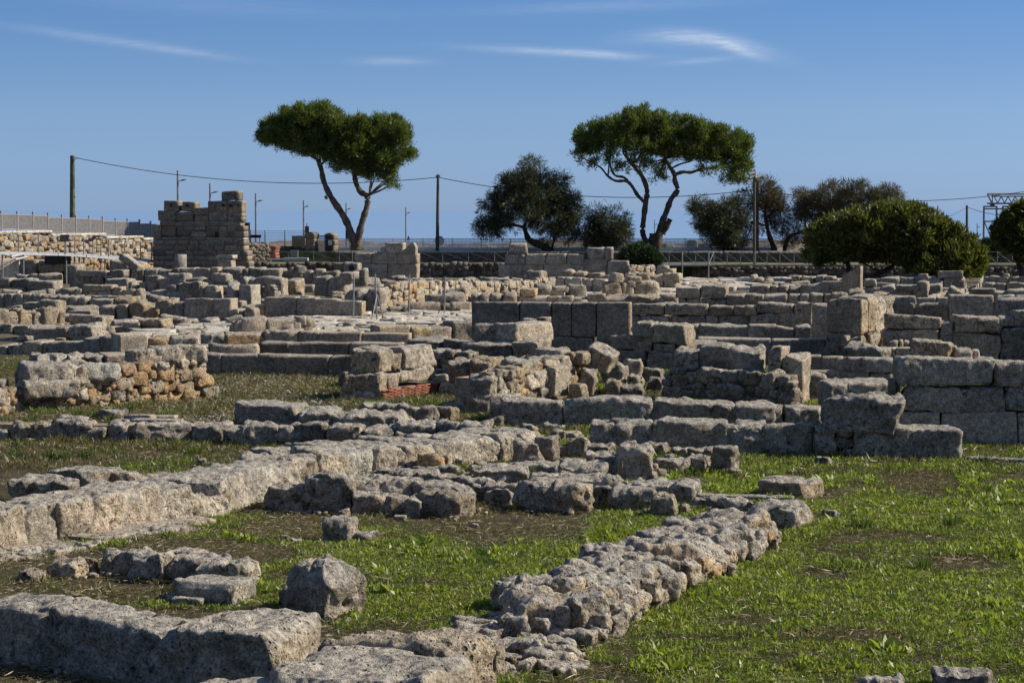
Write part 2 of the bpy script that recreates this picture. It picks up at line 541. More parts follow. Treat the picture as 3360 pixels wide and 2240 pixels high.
col = t.mix(t.step(f1, .40, .56), t.mix(t.step(f2, .3, .7), (.15, .12, .08), (.28, .23, .16)), t.mix(t.step(f2, .3, .7), (.05, .07, .02), (.12, .15, .04)))
t.put(b.inputs['Base Color'], col); b.inputs['Roughness'].default_value = .95
m, t, b, out = material('shore_rock')
geo = t.new('ShaderNodeNewGeometry'); pos = geo.outputs['Position']
f2 = t.noise(pos, .5, 6, .75)
t.put(b.inputs['Base Color'], t.mix(t.step(f2, .35, .65), (.09, .07, .055), (.26, .20, .15))); b.inputs['Roughness'].default_value = .95
bp = t.new('ShaderNodeBump'); bp.inputs['Distance'].default_value = .4; t.put(bp.inputs['Height'], f2); t.put(b.inputs['Normal'], bp.outputs[0])
m, t, b, out = material('sea_water')
geo = t.new('ShaderNodeNewGeometry'); pos = geo.outputs['Position']
b.inputs['Base Color'].default_value = (.27, .37, .54, 1); b.inputs['Roughness'].default_value = .12  # pale base colour stands in for the haze over the sea
bp = t.new('ShaderNodeBump'); bp.inputs['Distance'].default_value = .06; bp.inputs['Strength'].default_value = .5
t.put(bp.inputs['Height'], t.noise(pos, .25, 5, .6)); t.put(b.inputs['Normal'], bp.outputs[0])
# rubble masonry seen small: mortar joints come from built stones, this is only the colour of each stone
# ------------------------------------------------------------------ ground, terrace, shore, sea
def gz(x, y):
    return .035 * n2(x, y, 2.6, 1.3) + .015 * n2(x, y, .7, 4.1)
ys = [-40, -10, 8]
while ys[-1] < 140: ys.append(ys[-1] + max(.28, ys[-1] * .012))
ys = np.array(ys)
uu = np.concatenate([np.linspace(-3, -.30, 8)[:-1], np.linspace(-.30, .30, 120), np.linspace(.30, 3, 8)[1:]])
V = []
for y in ys:
    w = max(y, 40.0) if y < 8 else max(y, 14)
    V.append(np.stack([uu * w, np.full(len(uu), y), np.zeros(len(uu))], 1))
V = np.concatenate(V)
V[:, 2] = np.where((V[:, 1] > 5), gz(V[:, 0], V[:, 1]), 0) - .02
n = len(uu); F = []
for j in range(len(ys) - 1):
    a = np.arange(n - 1) + j * n
    F.append(np.stack([a, a + 1, a + n + 1, a + n], 1))
g = meshobj('ground', V, np.concatenate(F).astype(np.int32), MAT['earth'], None, True)
tag(g, None, None, kind='structure')
prof = [(136.2, -.5), (136.21, .75), (141.6, .78), (142.4, .80), (142.41, 1.40), (147, 1.38), (156, .2), (200, -.5), (290, -1.9), (330, -3.2), (430, -9)]
xs = np.linspace(-220, 220, 90)
V = []; F = []
for (y, z) in prof:
    V += [(x, y, z + (.04 * float(n2(x, y, 3)[0]) if z > .76 else 0)) for x in xs]
for j in range(len(prof) - 1):
    for i in range(len(xs) - 1):
        a = j * len(xs) + i
        F.append([a, a + 1, a + len(xs) + 1, a + len(xs)])
tag(meshobj('terrace', V, F, MAT['turf'], None, False), None, None, kind='structure')
tag(meshobj('sea', [(-30000, 180, -6), (30000, 180, -6), (30000, 45000, -6), (-30000, 45000, -6)], [[0, 1, 2, 3]], MAT['sea_water']), None, None, kind='structure')
# rocky shore beyond the road
sx_ = np.linspace(-70, 75, 150); sy_ = np.linspace(245, 320, 26)
V = []; F = []
for j, y in enumerate(sy_):
    h = n2(sx_, np.full(150, y), 7, 2) * 1.0 + n2(sx_, np.full(150, y), 2.2, 5) * .45
    e = math.sin(math.pi * j / 25)
    for i in range(150): V.append((sx_[i], y, -1.35 + e * (1.15 + max(-.6, h[i]))))
for j in range(25):
    for i in range(149):
        a = j * 150 + i
        F.append([a, a + 1, a + 151, a + 150])
tag(meshobj('rocky_shore', V, F, MAT['shore_rock']), None, None, kind='structure')

# ------------------------------------------------------------------ wall builders
ROT = R(-17)
def parse(code, tint, sty):
    for ch in code:
        if ch.isupper(): tint = ch
        else: sty = ch
    return tint, sty
def matfor(sty, tint):
    return MAT['porous'] if sty in 'rp' and tint in 'OYT' else (MAT['dressed'] if sty == 'a' else MAT['stone'])
class Wall:
    def __init__(s, label, cat='wall', name='ruined_wall', group=None, tint='G', sty='w'):
        s.label, s.cat, s.name, s.group, s.tint, s.sty = label, cat, name, group, tint, sty
        s.root = None
    def make(s, p):
        if s.root is None:
            s.root = empty(s.name, (p[0], p[1], 0), s.label, s.cat, s.group)
        return s.root
    def rects(s, fr, d, rects, t=.5, rot=ROT, ground=True, xref=None, name=None, gap=.012):
        """stones seen as rectangles on one upright plane through the row's middle at distance d"""
        k = FR[fr]
        xm = xref if xref is not None else .5 * (min(r[0] for r in rects) + max(r[1] for r in rects))
        q = PD(fr, xm, 0, d)
        n = (-math.sin(rot), math.cos(rot))
        dirx = Vector((math.cos(rot), math.sin(rot), 0)); nn = Vector((n[0], n[1], 0))
        s.make(q)
        for i, rc in enumerate(rects):
            x0, x1, yt, yb = rc[:4]
            tint, sty = parse(rc[4] if len(rc) > 4 else '', s.tint, s.sty)
            xc = (x0 + x1) / 2; yc = (yt + yb) / 2
            jt = .2 if sty == 'a' else (.55 if sty == 'w' else 1.0)
            dp = RNG.uniform(-.05, .07) * jt
            q2 = Vector(q) + nn * dp
            A = PP(fr, x0, yc, q2, n); B = PP(fr, x1, yc, q2, n)
            zt = PP(fr, xc, yt, q2, n).z; zb = PP(fr, xc, yb, q2, n).z
            below = any(o is not rc and o[0] < xc < o[1] and o[2] > yt + 4 and o[2] < yb + .35 * (yb - yt) + 12 for o in rects)
            if ground and not below and zb > -.02: 
                if zb < .95 or True: zb = -.06
            L = (B - A).length - gap
            hh = zt - zb - gap * .5
            if hh < .03: hh = .03
            tt = t * (RNG.uniform(.85, 1.2) if sty != 'a' else 1.0)
            if sty in 'ro': tt = max(tt * .9, min(L, .9) * .8)
            c = (A + B) / 2 + nn * (tt / 2)
            c.z = (zt + zb) / 2
            o = rock(name or ('block' if sty in 'aw' else 'stone'), s.root, c, (L, tt, hh), rot + RNG.uniform(-.045, .045) * jt * jt, sty, tint, matfor(sty, tint))
        return s
    def edge(s, fr, pts, h, back, cuts, z0=-.05, code='', name=None, jit=.03):
        """blocks along a top edge given in the picture; back: how far up the picture the rear edge lies"""
        tint, sty = parse(code, s.tint, s.sty)
        xs = [p[0] for p in pts]; yy = [p[1] for p in pts]
        if isinstance(cuts, int):
            w = [RNG.uniform(.6, 1.4) for _ in range(cuts)]
            acc = np.cumsum(w) / sum(w)
            cuts = [xs[0]] + [xs[0] + (xs[-1] - xs[0]) * a for a in acc]
        for i in range(len(cuts) - 1):
            xa, xb = cuts[i], cuts[i + 1]
            hz = h if not hasattr(h, '__len__') else h[i]
            A = PZ(fr, xa, float(np.interp(xa, xs, yy)), hz); B = PZ(fr, xb, float(np.interp(xb, xs, yy)), hz)
            M = (A + B) / 2
            dr = (B - A); dr.z = 0
            L = dr.length; dr.normalize()
            pr = Vector((-dr.y, dr.x, 0))
            ym = float(np.interp((xa + xb) / 2, xs, yy))
            bk = back if not hasattr(back, '__len__') else back[i]
            T = abs((PZ(fr, (xa + xb) / 2, ym - bk, hz) - M).dot(pr))
            s.make(M)
            zt = hz + RNG.uniform(-jit, jit)
            c = M + pr * (T / 2 + RNG.uniform(0, jit)); c.z = (zt + z0) / 2
            rock(name or ('block' if sty in 'aw' else 'stone'), s.root, c, (L + .025, T, zt - z0), math.atan2(dr.y, dr.x) + RNG.uniform(-.03, .03), sty, tint, matfor(sty, tint))
        return s
    def base(s, fr, p0, p1, cuts, hs, T, code='wL', off=0.0, jit=.02, name=None):
        """wall running along a foot line given in the picture, its lit side on that line"""
        tint, sty = parse(code, s.tint, s.sty)
        f = lambda x: PZ(fr, x, p0[1] + (p1[1] - p0[1]) * (x - p0[0]) / (p1[0] - p0[0]), 0)
        for i in range(len(cuts) - 1):
            A, B = f(cuts[i]), f(cuts[i + 1]); d_ = B - A; L = d_.length; d_.normalize(); pr = Vector((-d_.y, d_.x, 0))
            s.make(A)
            h = hs[i] + RNG.uniform(-.5, .5) * jit
            c = (A + B) / 2 + pr * (T / 2 + off + RNG.uniform(-1, 1) * jit); c.z = h / 2 - .04
            rock(name or 'block', s.root, c, (L + .05, T, h + .08), math.atan2(d_.y, d_.x) + RNG.uniform(-.02, .02), sty, tint, matfor(sty, tint))
        return s
    def stones(s, fr, lst, name='stone'):
        """stones standing each on its own foot: (x0,x1,ytop,yfoot[,code[,depth factor]])"""
        for rc in lst:
            o = one_stone(name, fr, rc, s, s.tint, s.sty)
        return s
    def face(s, fr, L, Rr, top, size, codes='GT', t=.5, zb=-.05, stuff=False, sty='w', core='M', slab=0, gap=.02):
        """rubble face on an upright plane between picture columns/distances L and R, up to the top line"""
        k, ox, oy = FR[fr]
        P0 = PD(fr, L[0], 0, L[1]); P1 = PD(fr, Rr[0], 0, Rr[1]); P0.z = P1.z = 0
        dr = P1 - P0; Ln = dr.length; dr.normalize(); n = (-dr.y, dr.x); nn = Vector((n[0], n[1], 0))
        s.make(P0)
        tx = [p[0] for p in top]; ty = [p[1] for p in top]
        def ztop(u):
            p = P0 + dr * u; p.z = .5
            x = (PXX(p) - ox) * k
            return PP(fr, x, float(np.interp(x, tx, ty)), P0, n).z
        N = 14; V = []; F = []
        for i in range(N + 1):
            u = Ln * (i / N if stuff else .08 + .84 * i / N); p = P0 + dr * u; z = max(zb + .1, ztop(min(max(u, .01), Ln - .01)) - (.05 if stuff else size * .55))
            for off in ((.05, t) if stuff else (.16, t * .9)):
                for zz_ in (zb, z): V.append((p.x + nn.x * off, p.y + nn.y * off, zz_))
        for i in range(N):
            a = i * 4; b2 = a + 4
            F += [[a, b2, b2 + 1, a + 1], [a + 2, a + 3, b2 + 3, b2 + 2], [a + 1, b2 + 1, b2 + 3, a + 3]]
        F += [[0, 1, 3, 2], [N * 4, N * 4 + 2, N * 4 + 3, N * 4 + 1]]
        meshobj('mortar_core', V, F, MAT['mortar'], s.root, color=TINT[core])
        allv = []; allf = []; nb = 0; cnt = 0
        ang = math.atan2(dr.y, dr.x)
        if not stuff:
            zmax = max(ztop(Ln * q / 12 + .001) for q in range(12))
            put = []
            for sc_, tries in ((1.45, 500), (1.05, 900), (.72, 1300), (.5, 1500)):
                for _ in range(tries):
                    if cnt >= 285: break
                    w = size * sc_ * RNG.uniform(.9, 1.45); hr = size * sc_ * RNG.uniform(.65, .95)
                    uc = RNG.uniform(w * .3, Ln - w * .3); zc_ = RNG.uniform(zb + hr * .4, zmax)
                    if zc_ + hr * .42 > ztop(min(max(uc, .01), Ln - .01)): continue
                    if any(abs(uc - a) < (w + b_) * .40 and abs(zc_ - c_) < (hr + d_) * .40 for a, c_, b_, d_ in put): continue
                    put.append((uc, zc_, w, hr)); cnt += 1
                    p = P0 + dr * uc
                    dep = min(t * .9, max(w, .25) * 1.1)
                    c = Vector((p.x, p.y, zc_)) + nn * (dep / 2 - RNG.uniform(-.01, .10) * size / .25)
                    code = RNG.choice(codes)
                    rock('stone', s.root, c, (w * 1.04, dep, hr * 1.04), ang + RNG.uniform(-.15, .15), sty, code, matfor(sty, code), (RNG.uniform(-.1, .1), RNG.uniform(-.16, .16)))
            return s
        z = zb
        while True:
            hr = size * RNG.uniform(.65, 1.05)
            if z + hr * .5 > max(ztop(Ln * q / 12 + .001) for q in range(12)): break
            u = -size * RNG.uniform(0, .5)
            while u < Ln:
                w = size * RNG.uniform(.7, 1.7)
                uc = u + w / 2
                zt = ztop(min(max(uc, .01), Ln - .01))
                if 0 < uc < Ln and z + hr * .55 < zt:
                    p = P0 + dr * uc
                    dz = RNG.uniform(-.28, .28) * hr
                    hh = hr * RNG.uniform(.85, 1.05) - gap
                    dep = t * .8
                    c = Vector((p.x, p.y, z + hr / 2 + dz)) + nn * (dep / 2 + RNG.uniform(-.05, .02) * size / .25)
                    b_, f_ = box_grid(2, 1, 2)
                    v = b_ * np.array((w - gap, dep, hh))
                    r2 = np.random.RandomState(_seed[0]); _seed[0] += 1
                    v = v + r2.uniform(-.13, .13, v.shape) * np.array((w, .1 * size, hh))
                    v[:, 1] -= np.where((abs(b_[:, 0]) < .1) & (abs(b_[:, 2]) < .1) & (b_[:, 1] < 0), size * .18, 0)
                    rx = v[:, 0] * math.cos(ang) - v[:, 1] * math.sin(ang); ry = v[:, 0] * math.sin(ang) + v[:, 1] * math.cos(ang)
                    allv.append(np.stack([rx + c.x, ry + c.y, v[:, 2] + c.z], 1)); allf.append(f_ + nb); nb += len(v)
                u += w
            z += hr
        if allv:
            o = meshobj('stones', np.concatenate(allv), np.concatenate(allf).astype(np.int32), MAT['masonry_' + codes[0]], s.root)
            o['kind'] = 'stuff'
        return s

def one_stone(name, fr, rc, wall, tint='G', sty='w'):
    x0, x1, yt, yb = rc[:4]
    tint, sty = parse(rc[4] if len(rc) > 4 else '', tint, sty)
    df = rc[5] if len(rc) > 5 else .7
    rot = rc[6] if len(rc) > 6 else ROT + RNG.uniform(-.25, .25)
    zb = rc[7] if len(rc) > 7 else 0.0
    A = PZ(fr, x0, yb, zb); B = PZ(fr, x1, yb, zb)
    Wd = (B - A).length * (1.10 if sty in 'ro' and A.y < 45 else 1.0)
    dep = Wd * df
    cr, sr = abs(math.cos(rot)), abs(math.sin(rot))
    L = max(.05, (Wd - dep * sr * .6) / max(cr, .35) * .98)
    mid = (A + B) / 2
    ext = (L * sr + dep * cr)
    # ytop is the far upper edge
    r = ray(fr, (x0 + x1) / 2, yt)
    t_ = (mid.y + ext * .75) / r.y
    h = HCAM + r.z * t_ - zb
    h = max(h, .05) * (1.10 if sty in 'ro' and mid.y < 45 else 1.0)
    bot = zb - .06 if zb == 0 else zb
    c = Vector((mid.x, mid.y + ext / 2, (zb + h + bot) / 2))
    root = None
    if wall is not None:
        root = wall.make(mid)
    return rock(name, root, c, (L, dep, h + zb - bot), rot, sty, tint, matfor(sty, tint))

for nm, (lo, hi) in {'O': ((.26, .19, .12), (.50, .40, .28)), 'G': ((.07, .06, .048), (.20, .175, .14)), 'T': ((.22, .17, .115), (.50, .41, .30))}.items():
    m, t, b, out = material('masonry_' + nm)
    geo = t.new('ShaderNodeNewGeometry')
    f = t.noise(geo.outputs['Position'], 9, 4, .7)
    col = t.mix(t.step(geo.outputs['Random Per Island'], 0, 1), lo, hi)
    t.put(b.inputs['Base Color'], t.mix(1.0, col, t.mix(f, (.6, .6, .6), (1.35, 1.35, 1.35)), 'MULTIPLY'))
    b.inputs['Roughness'].default_value = .95; b.inputs['Specular IOR Level'].default_value = .1

# ================================================================== the ruins, from the front to the back
# --- nearest wall, lower left
w = Wall('long low wall of three huge weathered blocks along the bottom left', sty='w')
w.edge('D', [(-260, 560), (-60, 575), (320, 640), (1190, 765)], .5, [112, 112, 118], [-260, 320, 1195], jit=.01)
q = PZ('D', 1185, 765, .5); yw = R(-21); dx_ = Vector((math.cos(yw), math.sin(yw), 0)); nx_ = Vector((-dx_.y, dx_.x, 0))
c = q + dx_ * .46 + nx_ * .50; c.z = .235
rock('block', w.root, c, (.96, 1.0, .58), yw, 'w', 'T', MAT['stone'], (0, -.05))
w.stones('D', [(1170, 1420, 528, 600, 's')])
w = Wall('stack of broad rounded slabs, worn in layers, at the bottom centre edge', name='ruined_wall', sty='w')
w.edge('E', [(40, 815), (1000, 925)], [.56], 150, [60, 1010], code='rT', jit=0)
w.edge('E', [(-330, 1060), (770, 1150)], [.52], 240, [-330, 770], code='wG', jit=0)
w.edge('D', [(1330, 1180), (2420, 1230)], [.42], 110, [1330, 2420], code='wD', jit=0)
o = one_stone('standing_stone', 'S', (925, 1184, 1838, 2034, 'oT', .62, R(-38)), None)
for v_ in o.data.vertices:
    zr_ = max(0.0, v_.co.z / .28); k_ = 1 - .42 * zr_ ** 1.8
    v_.co.x *= k_; v_.co.y *= 1 - .30 * zr_ ** 1.8
tag(o, 'stubby upright boulder with a rounded top behind the lowest left wall', 'stone')
o = one_stone('stone', 'S', (914, 970, 1928, 1990, 'rD', .8), None)
tag(o, 'small dark stone leaning against the left foot of the stubby upright boulder', 'stone')

w = Wall('curved line of flat worn stones sunk in the grass at lower left', cat='stone row', name='stone_row', sty='r')
w.stones('D', [(690, 1010, 228, 378), (900, 1165, 238, 432), (1120, 1400, 212, 340), (1145, 1565, 258, 448), (1350, 1725, 300, 470), (1190, 1710, 400, 600, 's'), (1190, 1420, 430, 520), (1080, 1425, 532, 590, 's')])
for lst, lab in (((310, 560, 283, 415, 'rT'), 'pitted pale stone lying alone in the grass left of the curved stone row'),
                 ((560, 645, 275, 370, 'rT'), 'small pitted stone touching the right end of the pitted pale stone'),
                 ((110, 290, 358, 436, 'rT'), 'half buried light brown stone nearest the left edge in the lower grass')):
    tag(one_stone('stone', 'D', lst, None), lab, 'stone', 'loose stones in the lower left grass')
for lst, lab in (((132, 342, 848, 1012, 'rG', .8), 'broad dark boulder lying alone in the middle grass'),
                 ((318, 500, 925, 1005, 'oD', .8), 'low dark stone against the right side of the broad dark boulder'),
                 ((220, 290, 775, 838, 'rB'), 'fist sized brown stone between the broad dark boulder and the wall'),
                 ((1140, 1205, 875, 910, 'oG'), 'pebble sized grey stone alone on the central grass')):
    tag(one_stone('stone', 'B', lst, None), lab, 'stone', 'loose stones in the middle grass')
for lst, lab in (((1985, 2075, 985, 1020, 'oW'), 'small whitish cobble in the grass below the long lit wall'),
                 ((1925, 1990, 955, 1000, 'oD'), 'small dark cobble beside the whitish cobble in the grass')):
    tag(one_stone('stone', 'A', lst, None), lab, 'stone', 'loose stones in the middle grass')

# --- rubble wall running away at lower right
w = Wall('broad rubble footing of lumpy stones and mortar running through the lower right grass', name='rubble_wall', sty='r')
rg = [(2035, 1985), (2220, 1882), (2400, 1795), (2548, 1752)]
lf = [(1612, 1922), (1720, 1862), (2010, 1800), (2156, 1738)]
A0, A1 = PZ('S', 1950, 2098, 0), PZ('S', 2525, 1796, 0)
dr = (A1 - A0); LL = dr.length; dr.normalize(); pr = Vector((-dr.y, dr.x, 0))
w.make(A0)
WID = abs((PZ('S', 1620, 1925, .32) - A0).dot(pr)) - .45
hh = math.atan2(dr.y, dr.x)
mb = MB(); c = A0 + dr * LL / 2 + pr * WID / 2; mb.box((c.x, c.y, .04), (LL * .98, WID - .02, .40), hh); mb.build('mortar_core', MAT['mortar'], w.root, color=TINT['M'])
u = 0.0
while u < LL:
    du = RNG.uniform(.34, .62); v = 0.0
    while v < WID:
        dv = RNG.uniform(.28, .72)
        h = RNG.uniform(.33, .47) * (1 - .20 * (u / LL))
        p = A0 + dr * (u + du / 2 + RNG.uniform(-.05, .05)) + pr * (min(v + dv / 2, WID - .1)); p.z = h / 2 - .03
        rock('stone', w.root, p, (du * 1.02, dv * 1.02, h + .06), hh + RNG.uniform(-.9, .9), RNG.choice('rrro'), RNG.choice('GGTGL'), MAT['stone'], (RNG.uniform(-.2, .2), RNG.uniform(-.2, .2)))
        v += dv * .92
    u += du * .90
u = 0.0
while u < LL * .97:                                   # the lit side: stones low in the mortar
    du = RNG.uniform(.16, .40); p = A0 + dr * (u + du / 2) - pr * RNG.uniform(-.03, .05); p.z = RNG.uniform(.08, .22)
    rock('stone', w.root, p, (du, .22, RNG.uniform(.12, .22)), hh + RNG.uniform(-.2, .2), 'r', RNG.choice('TTLGO'), MAT['stone'])
    u += du * 1.05
w.stones('E', [(1275, 1610, 420, 650, 'rG'), (1545, 1760, 540, 640, 'wG'), (1580, 1800, 640, 745, 'rG'), (1500, 1715, 690, 830, 'rG'), (1350, 1530, 680, 830, 'rG'), (1090, 1330, 695, 800, 'rG'),
               (1640, 1860, 825, 955, 'rG'), (1880, 2010, 650, 790, 'rT'), (1745, 2015, 765, 885, 'wT'), (1180, 1370, 860, 1110, 'rG'), (1510, 1730, 915, 1040, 'rG'), (1420, 1500, 950, 1030, 'rT'), (1700, 1820, 930, 1005, 'rT'),
               (1920, 2170, 575, 780, 'rG'), (1300, 1430, 860, 905, 'oG'), (1260, 1390, 640, 700, 's'), (1960, 2080, 760, 850, 'rM')])
w.stones('F', [(525, 720, 100, 250, 'rG'), (540, 840, 70, 215, 'rG'), (800, 960, 95, 190, 'rT'), (640, 710, 255, 335, 'rT'), (130, 385, 110, 190, 'rG'), (205, 340, 92, 150, 'oG'), (265, 530, 52, 120, 'rG'), (385, 500, 135, 190, 'oG')])
for lst, lab in (((1440, 1660, 895, 990, 'rG'), 'grey boulder half cut by the bottom edge, right of centre'),
                 ((1880, 2200, 868, 1000, 'rD'), 'darker boulder at the bottom edge on the lower right grass')):
    tag(one_stone('stone', 'F', lst, None), lab, 'stone', 'boulders at the bottom edge')

# --- long sunlit wall from the left edge
w = Wall('long wall of pitted blocks with a sunlit face at the left edge of the grass', sty='r', tint='T')
w.base('A', (0, 1100), (1560, 805), [-260, -60, 205, 405, 640, 840, 1095, 1335], [.50, .50, .50, .48, .48, .47, .45], .95, 'wL')
w.base('A', (0, 1100), (1560, 805), [1320, 1430, 1560], [.34, .24], .8, 'rL')
w.stones('A', [(820, 1330, 552, 640, 'wG', .5), (1080, 1540, 590, 690, 'wG', .5)])
w.base('A', (1540, 800), (1850, 690), [1540, 1690, 1850], [.44, .42], 1.0, 'wL')
w.edge('A', [(-60, 1085), (490, 1025), (850, 965), (1150, 872), (1490, 828)], .07, 60, 9, code='sM', name='footing_stone')
w.edge('A', [(-60, 1130), (490, 1060), (850, 1000), (1120, 935), (1350, 905)], .05, 40, 11, code='rL', name='footing_stone')
w.stones('A', [(1435, 1565, 668, 805, 'rT')])
w = Wall('line of rounded shaded stones just behind the sunlit pitted wall', name='stone_row', cat='stone row', sty='r')
w.stones('A', [(70, 480, 570, 748, 'rG'), (312, 762, 483, 665, 'wG'), (652, 745, 548, 648, 'wG'), (730, 935, 525, 645, 'rG'), (925, 1200, 532, 612, 'rG'), (1190, 1490, 535, 580, 's'), (762, 880, 598, 650, 'rG'), (1150, 1480, 552, 640, 'rG')])
w.stones('A', [(1200, 1500, 545, 640, 'wG', .5), (1330, 1560, 590, 700, 'rG')])
w.stones('A', [(1800, 2025, 505, 610, 'rG'), (1360, 1420, 430, 490, 'oT'), (1400, 1505, 450, 500, 'oG'), (1560, 1640, 485, 525, 'rG'), (1620, 1735, 435, 495, 'rG'), (1690, 1945, 458, 505, 'wG')])

# --- middle wall running away, lit on its right side
w = Wall('thick double wall of worn blocks running diagonally through the centre of the ruins', sty='r', tint='T')
cu = [118, 300, 500, 705, 900, 1085, 1365, 1500, 1660]
w.base('B', (118, 572), (1640, 425), cu, [.40, .38, .36, .37, .40, .42, .40, .44], .85, 'wL', jit=.03)
w.base('B', (118, 572), (1640, 425), [60, 330, 640, 860, 1150, 1420, 1660], [.33, .36, .33, .35, .34, .36], .85, 'wG', off=.93, jit=.03)
w.base('A', (1950, 655), (2220, 578), [1900, 2080, 2225], [.36, .40], 1.0, 'rL')
w.stones('B', [(500, 790, 440, 525, 'rT'), (785, 945, 398, 530, 'rO'), (130, 350, 500, 560, 'rG'), (1340, 1425, 225, 355, 'rG'), (925, 1010, 420, 520, 'rT')])

w = Wall('low broken footing of grey lumps in front of the diagonal wall', name='rubble_wall', sty='r')
w.stones('A', [(1835, 2135, 605, 785, 'rG'), (2115, 2370, 545, 790, 'rG')])
w.stones('B', [(0, 330, 550, 790, 'rG'), (330, 515, 548, 700, 'rT'), (480, 645, 500, 585, 'rG'), (570, 735, 588, 745, 'rG'), (560, 960, 520, 660, 'rG'), (690, 800, 700, 825, 'oG'), (740, 1135, 655, 835, 'rT'), (1030, 1280, 568, 680, 'rG'),
               (1135, 1210, 608, 700, 'oG'), (1155, 1530, 490, 612, 'rG'), (1245, 1450, 640, 755, 'oG'), (1445, 1745, 590, 800, 'oG'), (1700, 2015, 595, 808, 'oT'), (1560, 1765, 542, 615, 'rG'), (1750, 2055, 535, 625, 'rG'), (2015, 2265, 585, 695, 'rG'),
               (2110, 2370, 640, 795, 'oG'), (960, 1060, 600, 655, 'oG'), (330, 500, 640, 760, 'sM'), (220, 300, 780, 830, 'rB'), (610, 700, 820, 850, 's')])
w.edge('B', [(330, 690), (700, 690)], .22, 40, 2, code='wM')
w.stones('A', [(1860, 2352, 640, 770, 'rM', .5)])
w.stones('B', [(-60, 420, 600, 770, 'rD', .5), (280, 800, 560, 780, 'rM', .5), (760, 1150, 610, 800, 'rG', .5), (900, 1300, 560, 690, 'rG', .5), (1180, 1500, 600, 740, 'rD', .5), (1560, 2150, 570, 720, 'rG', .4), (1980, 2352, 620, 770, 'rG', .5)])
w.stones('C', [(140, 515, 478, 615, 'rG'), (250, 385, 562, 690, 'rT'), (20, 280, 530, 660, 'oG'), (400, 452, 615, 675, 'rT')])
w = Wall('right hand run of pale lumps with a thin brown tile set upright', name='rubble_wall', sty='r')
w.stones('B', [(1430, 1820, 455, 520, 'rG'), (1760, 1950, 435, 500, 'rG'), (1760, 2115, 455, 592, 'rL'), (1955, 2200, 405, 560, 'rL'), (2150, 2260, 420, 565, 'rL'), (2160, 2352, 365, 560, 'rL'), (1540, 1800, 545, 580, 'oG'), (1600, 1760, 475, 545, 'rG'), (2080, 2180, 480, 570, 'rL')])
w.stones('C', [(60, 245, 296, 478, 'rL'), (240, 275, 385, 440, 'oT'), (175, 270, 430, 478, 'oT'), (245, 315, 415, 465, 'oB'), (0, 130, 480, 580, 'rG')])
pt = PZ('B', 2180, 580); mbx = MB(); mbx.box((pt.x, pt.y, .15), (.02, .12, .28), R(20)); mbx.build('tile', MAT['reed'], w.root)
pt = PZ('B', 2270, 565); mbx = MB(); mbx.box((pt.x, pt.y, .10), (.02, .12, .20), R(-20)); mbx.build('tile', MAT['terracotta'], w.root)
w = Wall('cluster of blocky grey lumps filling the corner behind the pale run', name='rubble_heap', cat='rubble heap', sty='r')
w.stones('B', [(1425, 1625, 325, 485, 'rG'), (1590, 1755, 255, 468, 'wG'), (1755, 1825, 350, 432, 'rT'), (1810, 1960, 300, 438, 'rG'), (1955, 2140, 332, 440, 'rD'), (1490, 1600, 200, 305, 'rG'), (1725, 1910, 248, 320, 'rG'), (1430, 1500, 255, 330, 'oG'),
               (1640, 1780, 195, 250, 'rG'), (2160, 2300, 318, 400, 'rD'), (1700, 1800, 240, 330, 'rG')])
w.stones('C', [(275, 460, 358, 440, 'rG'), (440, 585, 330, 435, 'rG'), (590, 742, 292, 452, 'rD'), (345, 460, 298, 352, 'rG'), (455, 600, 292, 372, 'rD'), (200, 345, 270, 350, 'rD'), (310, 365, 330, 372, 'oG'), (50, 165, 262, 310, 'rD'), (575, 625, 395, 440, 'oT'), (680, 722, 415, 455, 'oT')])
for lst, lab in (((870, 1225, 458, 590, 'wB', .8, R(-25)), 'flat purplish grey block lying by itself on the right hand grass'),
                 ((835, 1168, 605, 772, 'rG', .9, R(-35)), 'square pitted block at the end of the two thin kerb slabs')):
    tag(one_stone('stone', 'C', lst, None), lab, 'stone', 'loose blocks on the right hand grass')
w = Wall('two thin kerb slabs lying end on in the grass beside a square block', name='kerb', cat='kerb', sty='s')
w.stones('C', [(510, 1060, 555, 610, 'sG', .18), (485, 670, 575, 640, 'rG', .5), (640, 810, 582, 662, 'rG', .5), (785, 905, 598, 670, 'rG', .5)])
tag(one_stone('stone', 'C', (1222, 1312, 645, 685, 'oD'), None), 'small dark stone in the right hand grass near the square pitted block', 'stone', 'loose stones in the right hand grass')
w = Wall('long low flat kerb stone at the right edge of the grass', name='kerb', cat='kerb', sty='w')
w.stones('C', [(2040, 2420, 340, 395, 'wG', .25)])

# --- shaded row across the left middle
w = Wall('long low row of shaded blocks crossing the grass at left centre', sty='r')
w.rects('A', 39.5, [(-60, 50, 228, 355), (45, 215, 195, 368, 'T'), (205, 372, 185, 365, 'T'), (350, 552, 165, 350, 'rG'), (490, 722, 222, 350, 'w'), (500, 622, 182, 232, 'o'), (710, 885, 188, 340), (880, 1312, 188, 362), (1300, 1552, 205, 358)], t=.62, rot=R(-6))
w.rects('A', 38.5, [(1545, 1705, 225, 375, 'w'), (1640, 1900, 192, 395), (1890, 2020, 215, 392), (1990, 2250, 198, 392), (2225, 2380, 220, 380)], t=.6, rot=R(-6))
w.rects('B', 38.2, [(165, 405, 205, 330), (400, 605, 222, 300), (600, 905, 190, 270), (900, 1050, 178, 250), (1030, 1300, 180, 240), (630, 760, 235, 280)], t=.6, rot=R(-6))
mb = MB()
for fr, x0, x1, d_ in (('A', -60, 1560, 39.9), ('A', 1545, 2380, 38.9), ('B', 165, 1290, 38.6)):
    a = PD(fr, x0, 0, d_); b_ = PD(fr, x1, 0, d_); mb.box(((a.x + b_.x) / 2, d_ + .05, .09), (b_.x - a.x, .45, .30), R(-6))
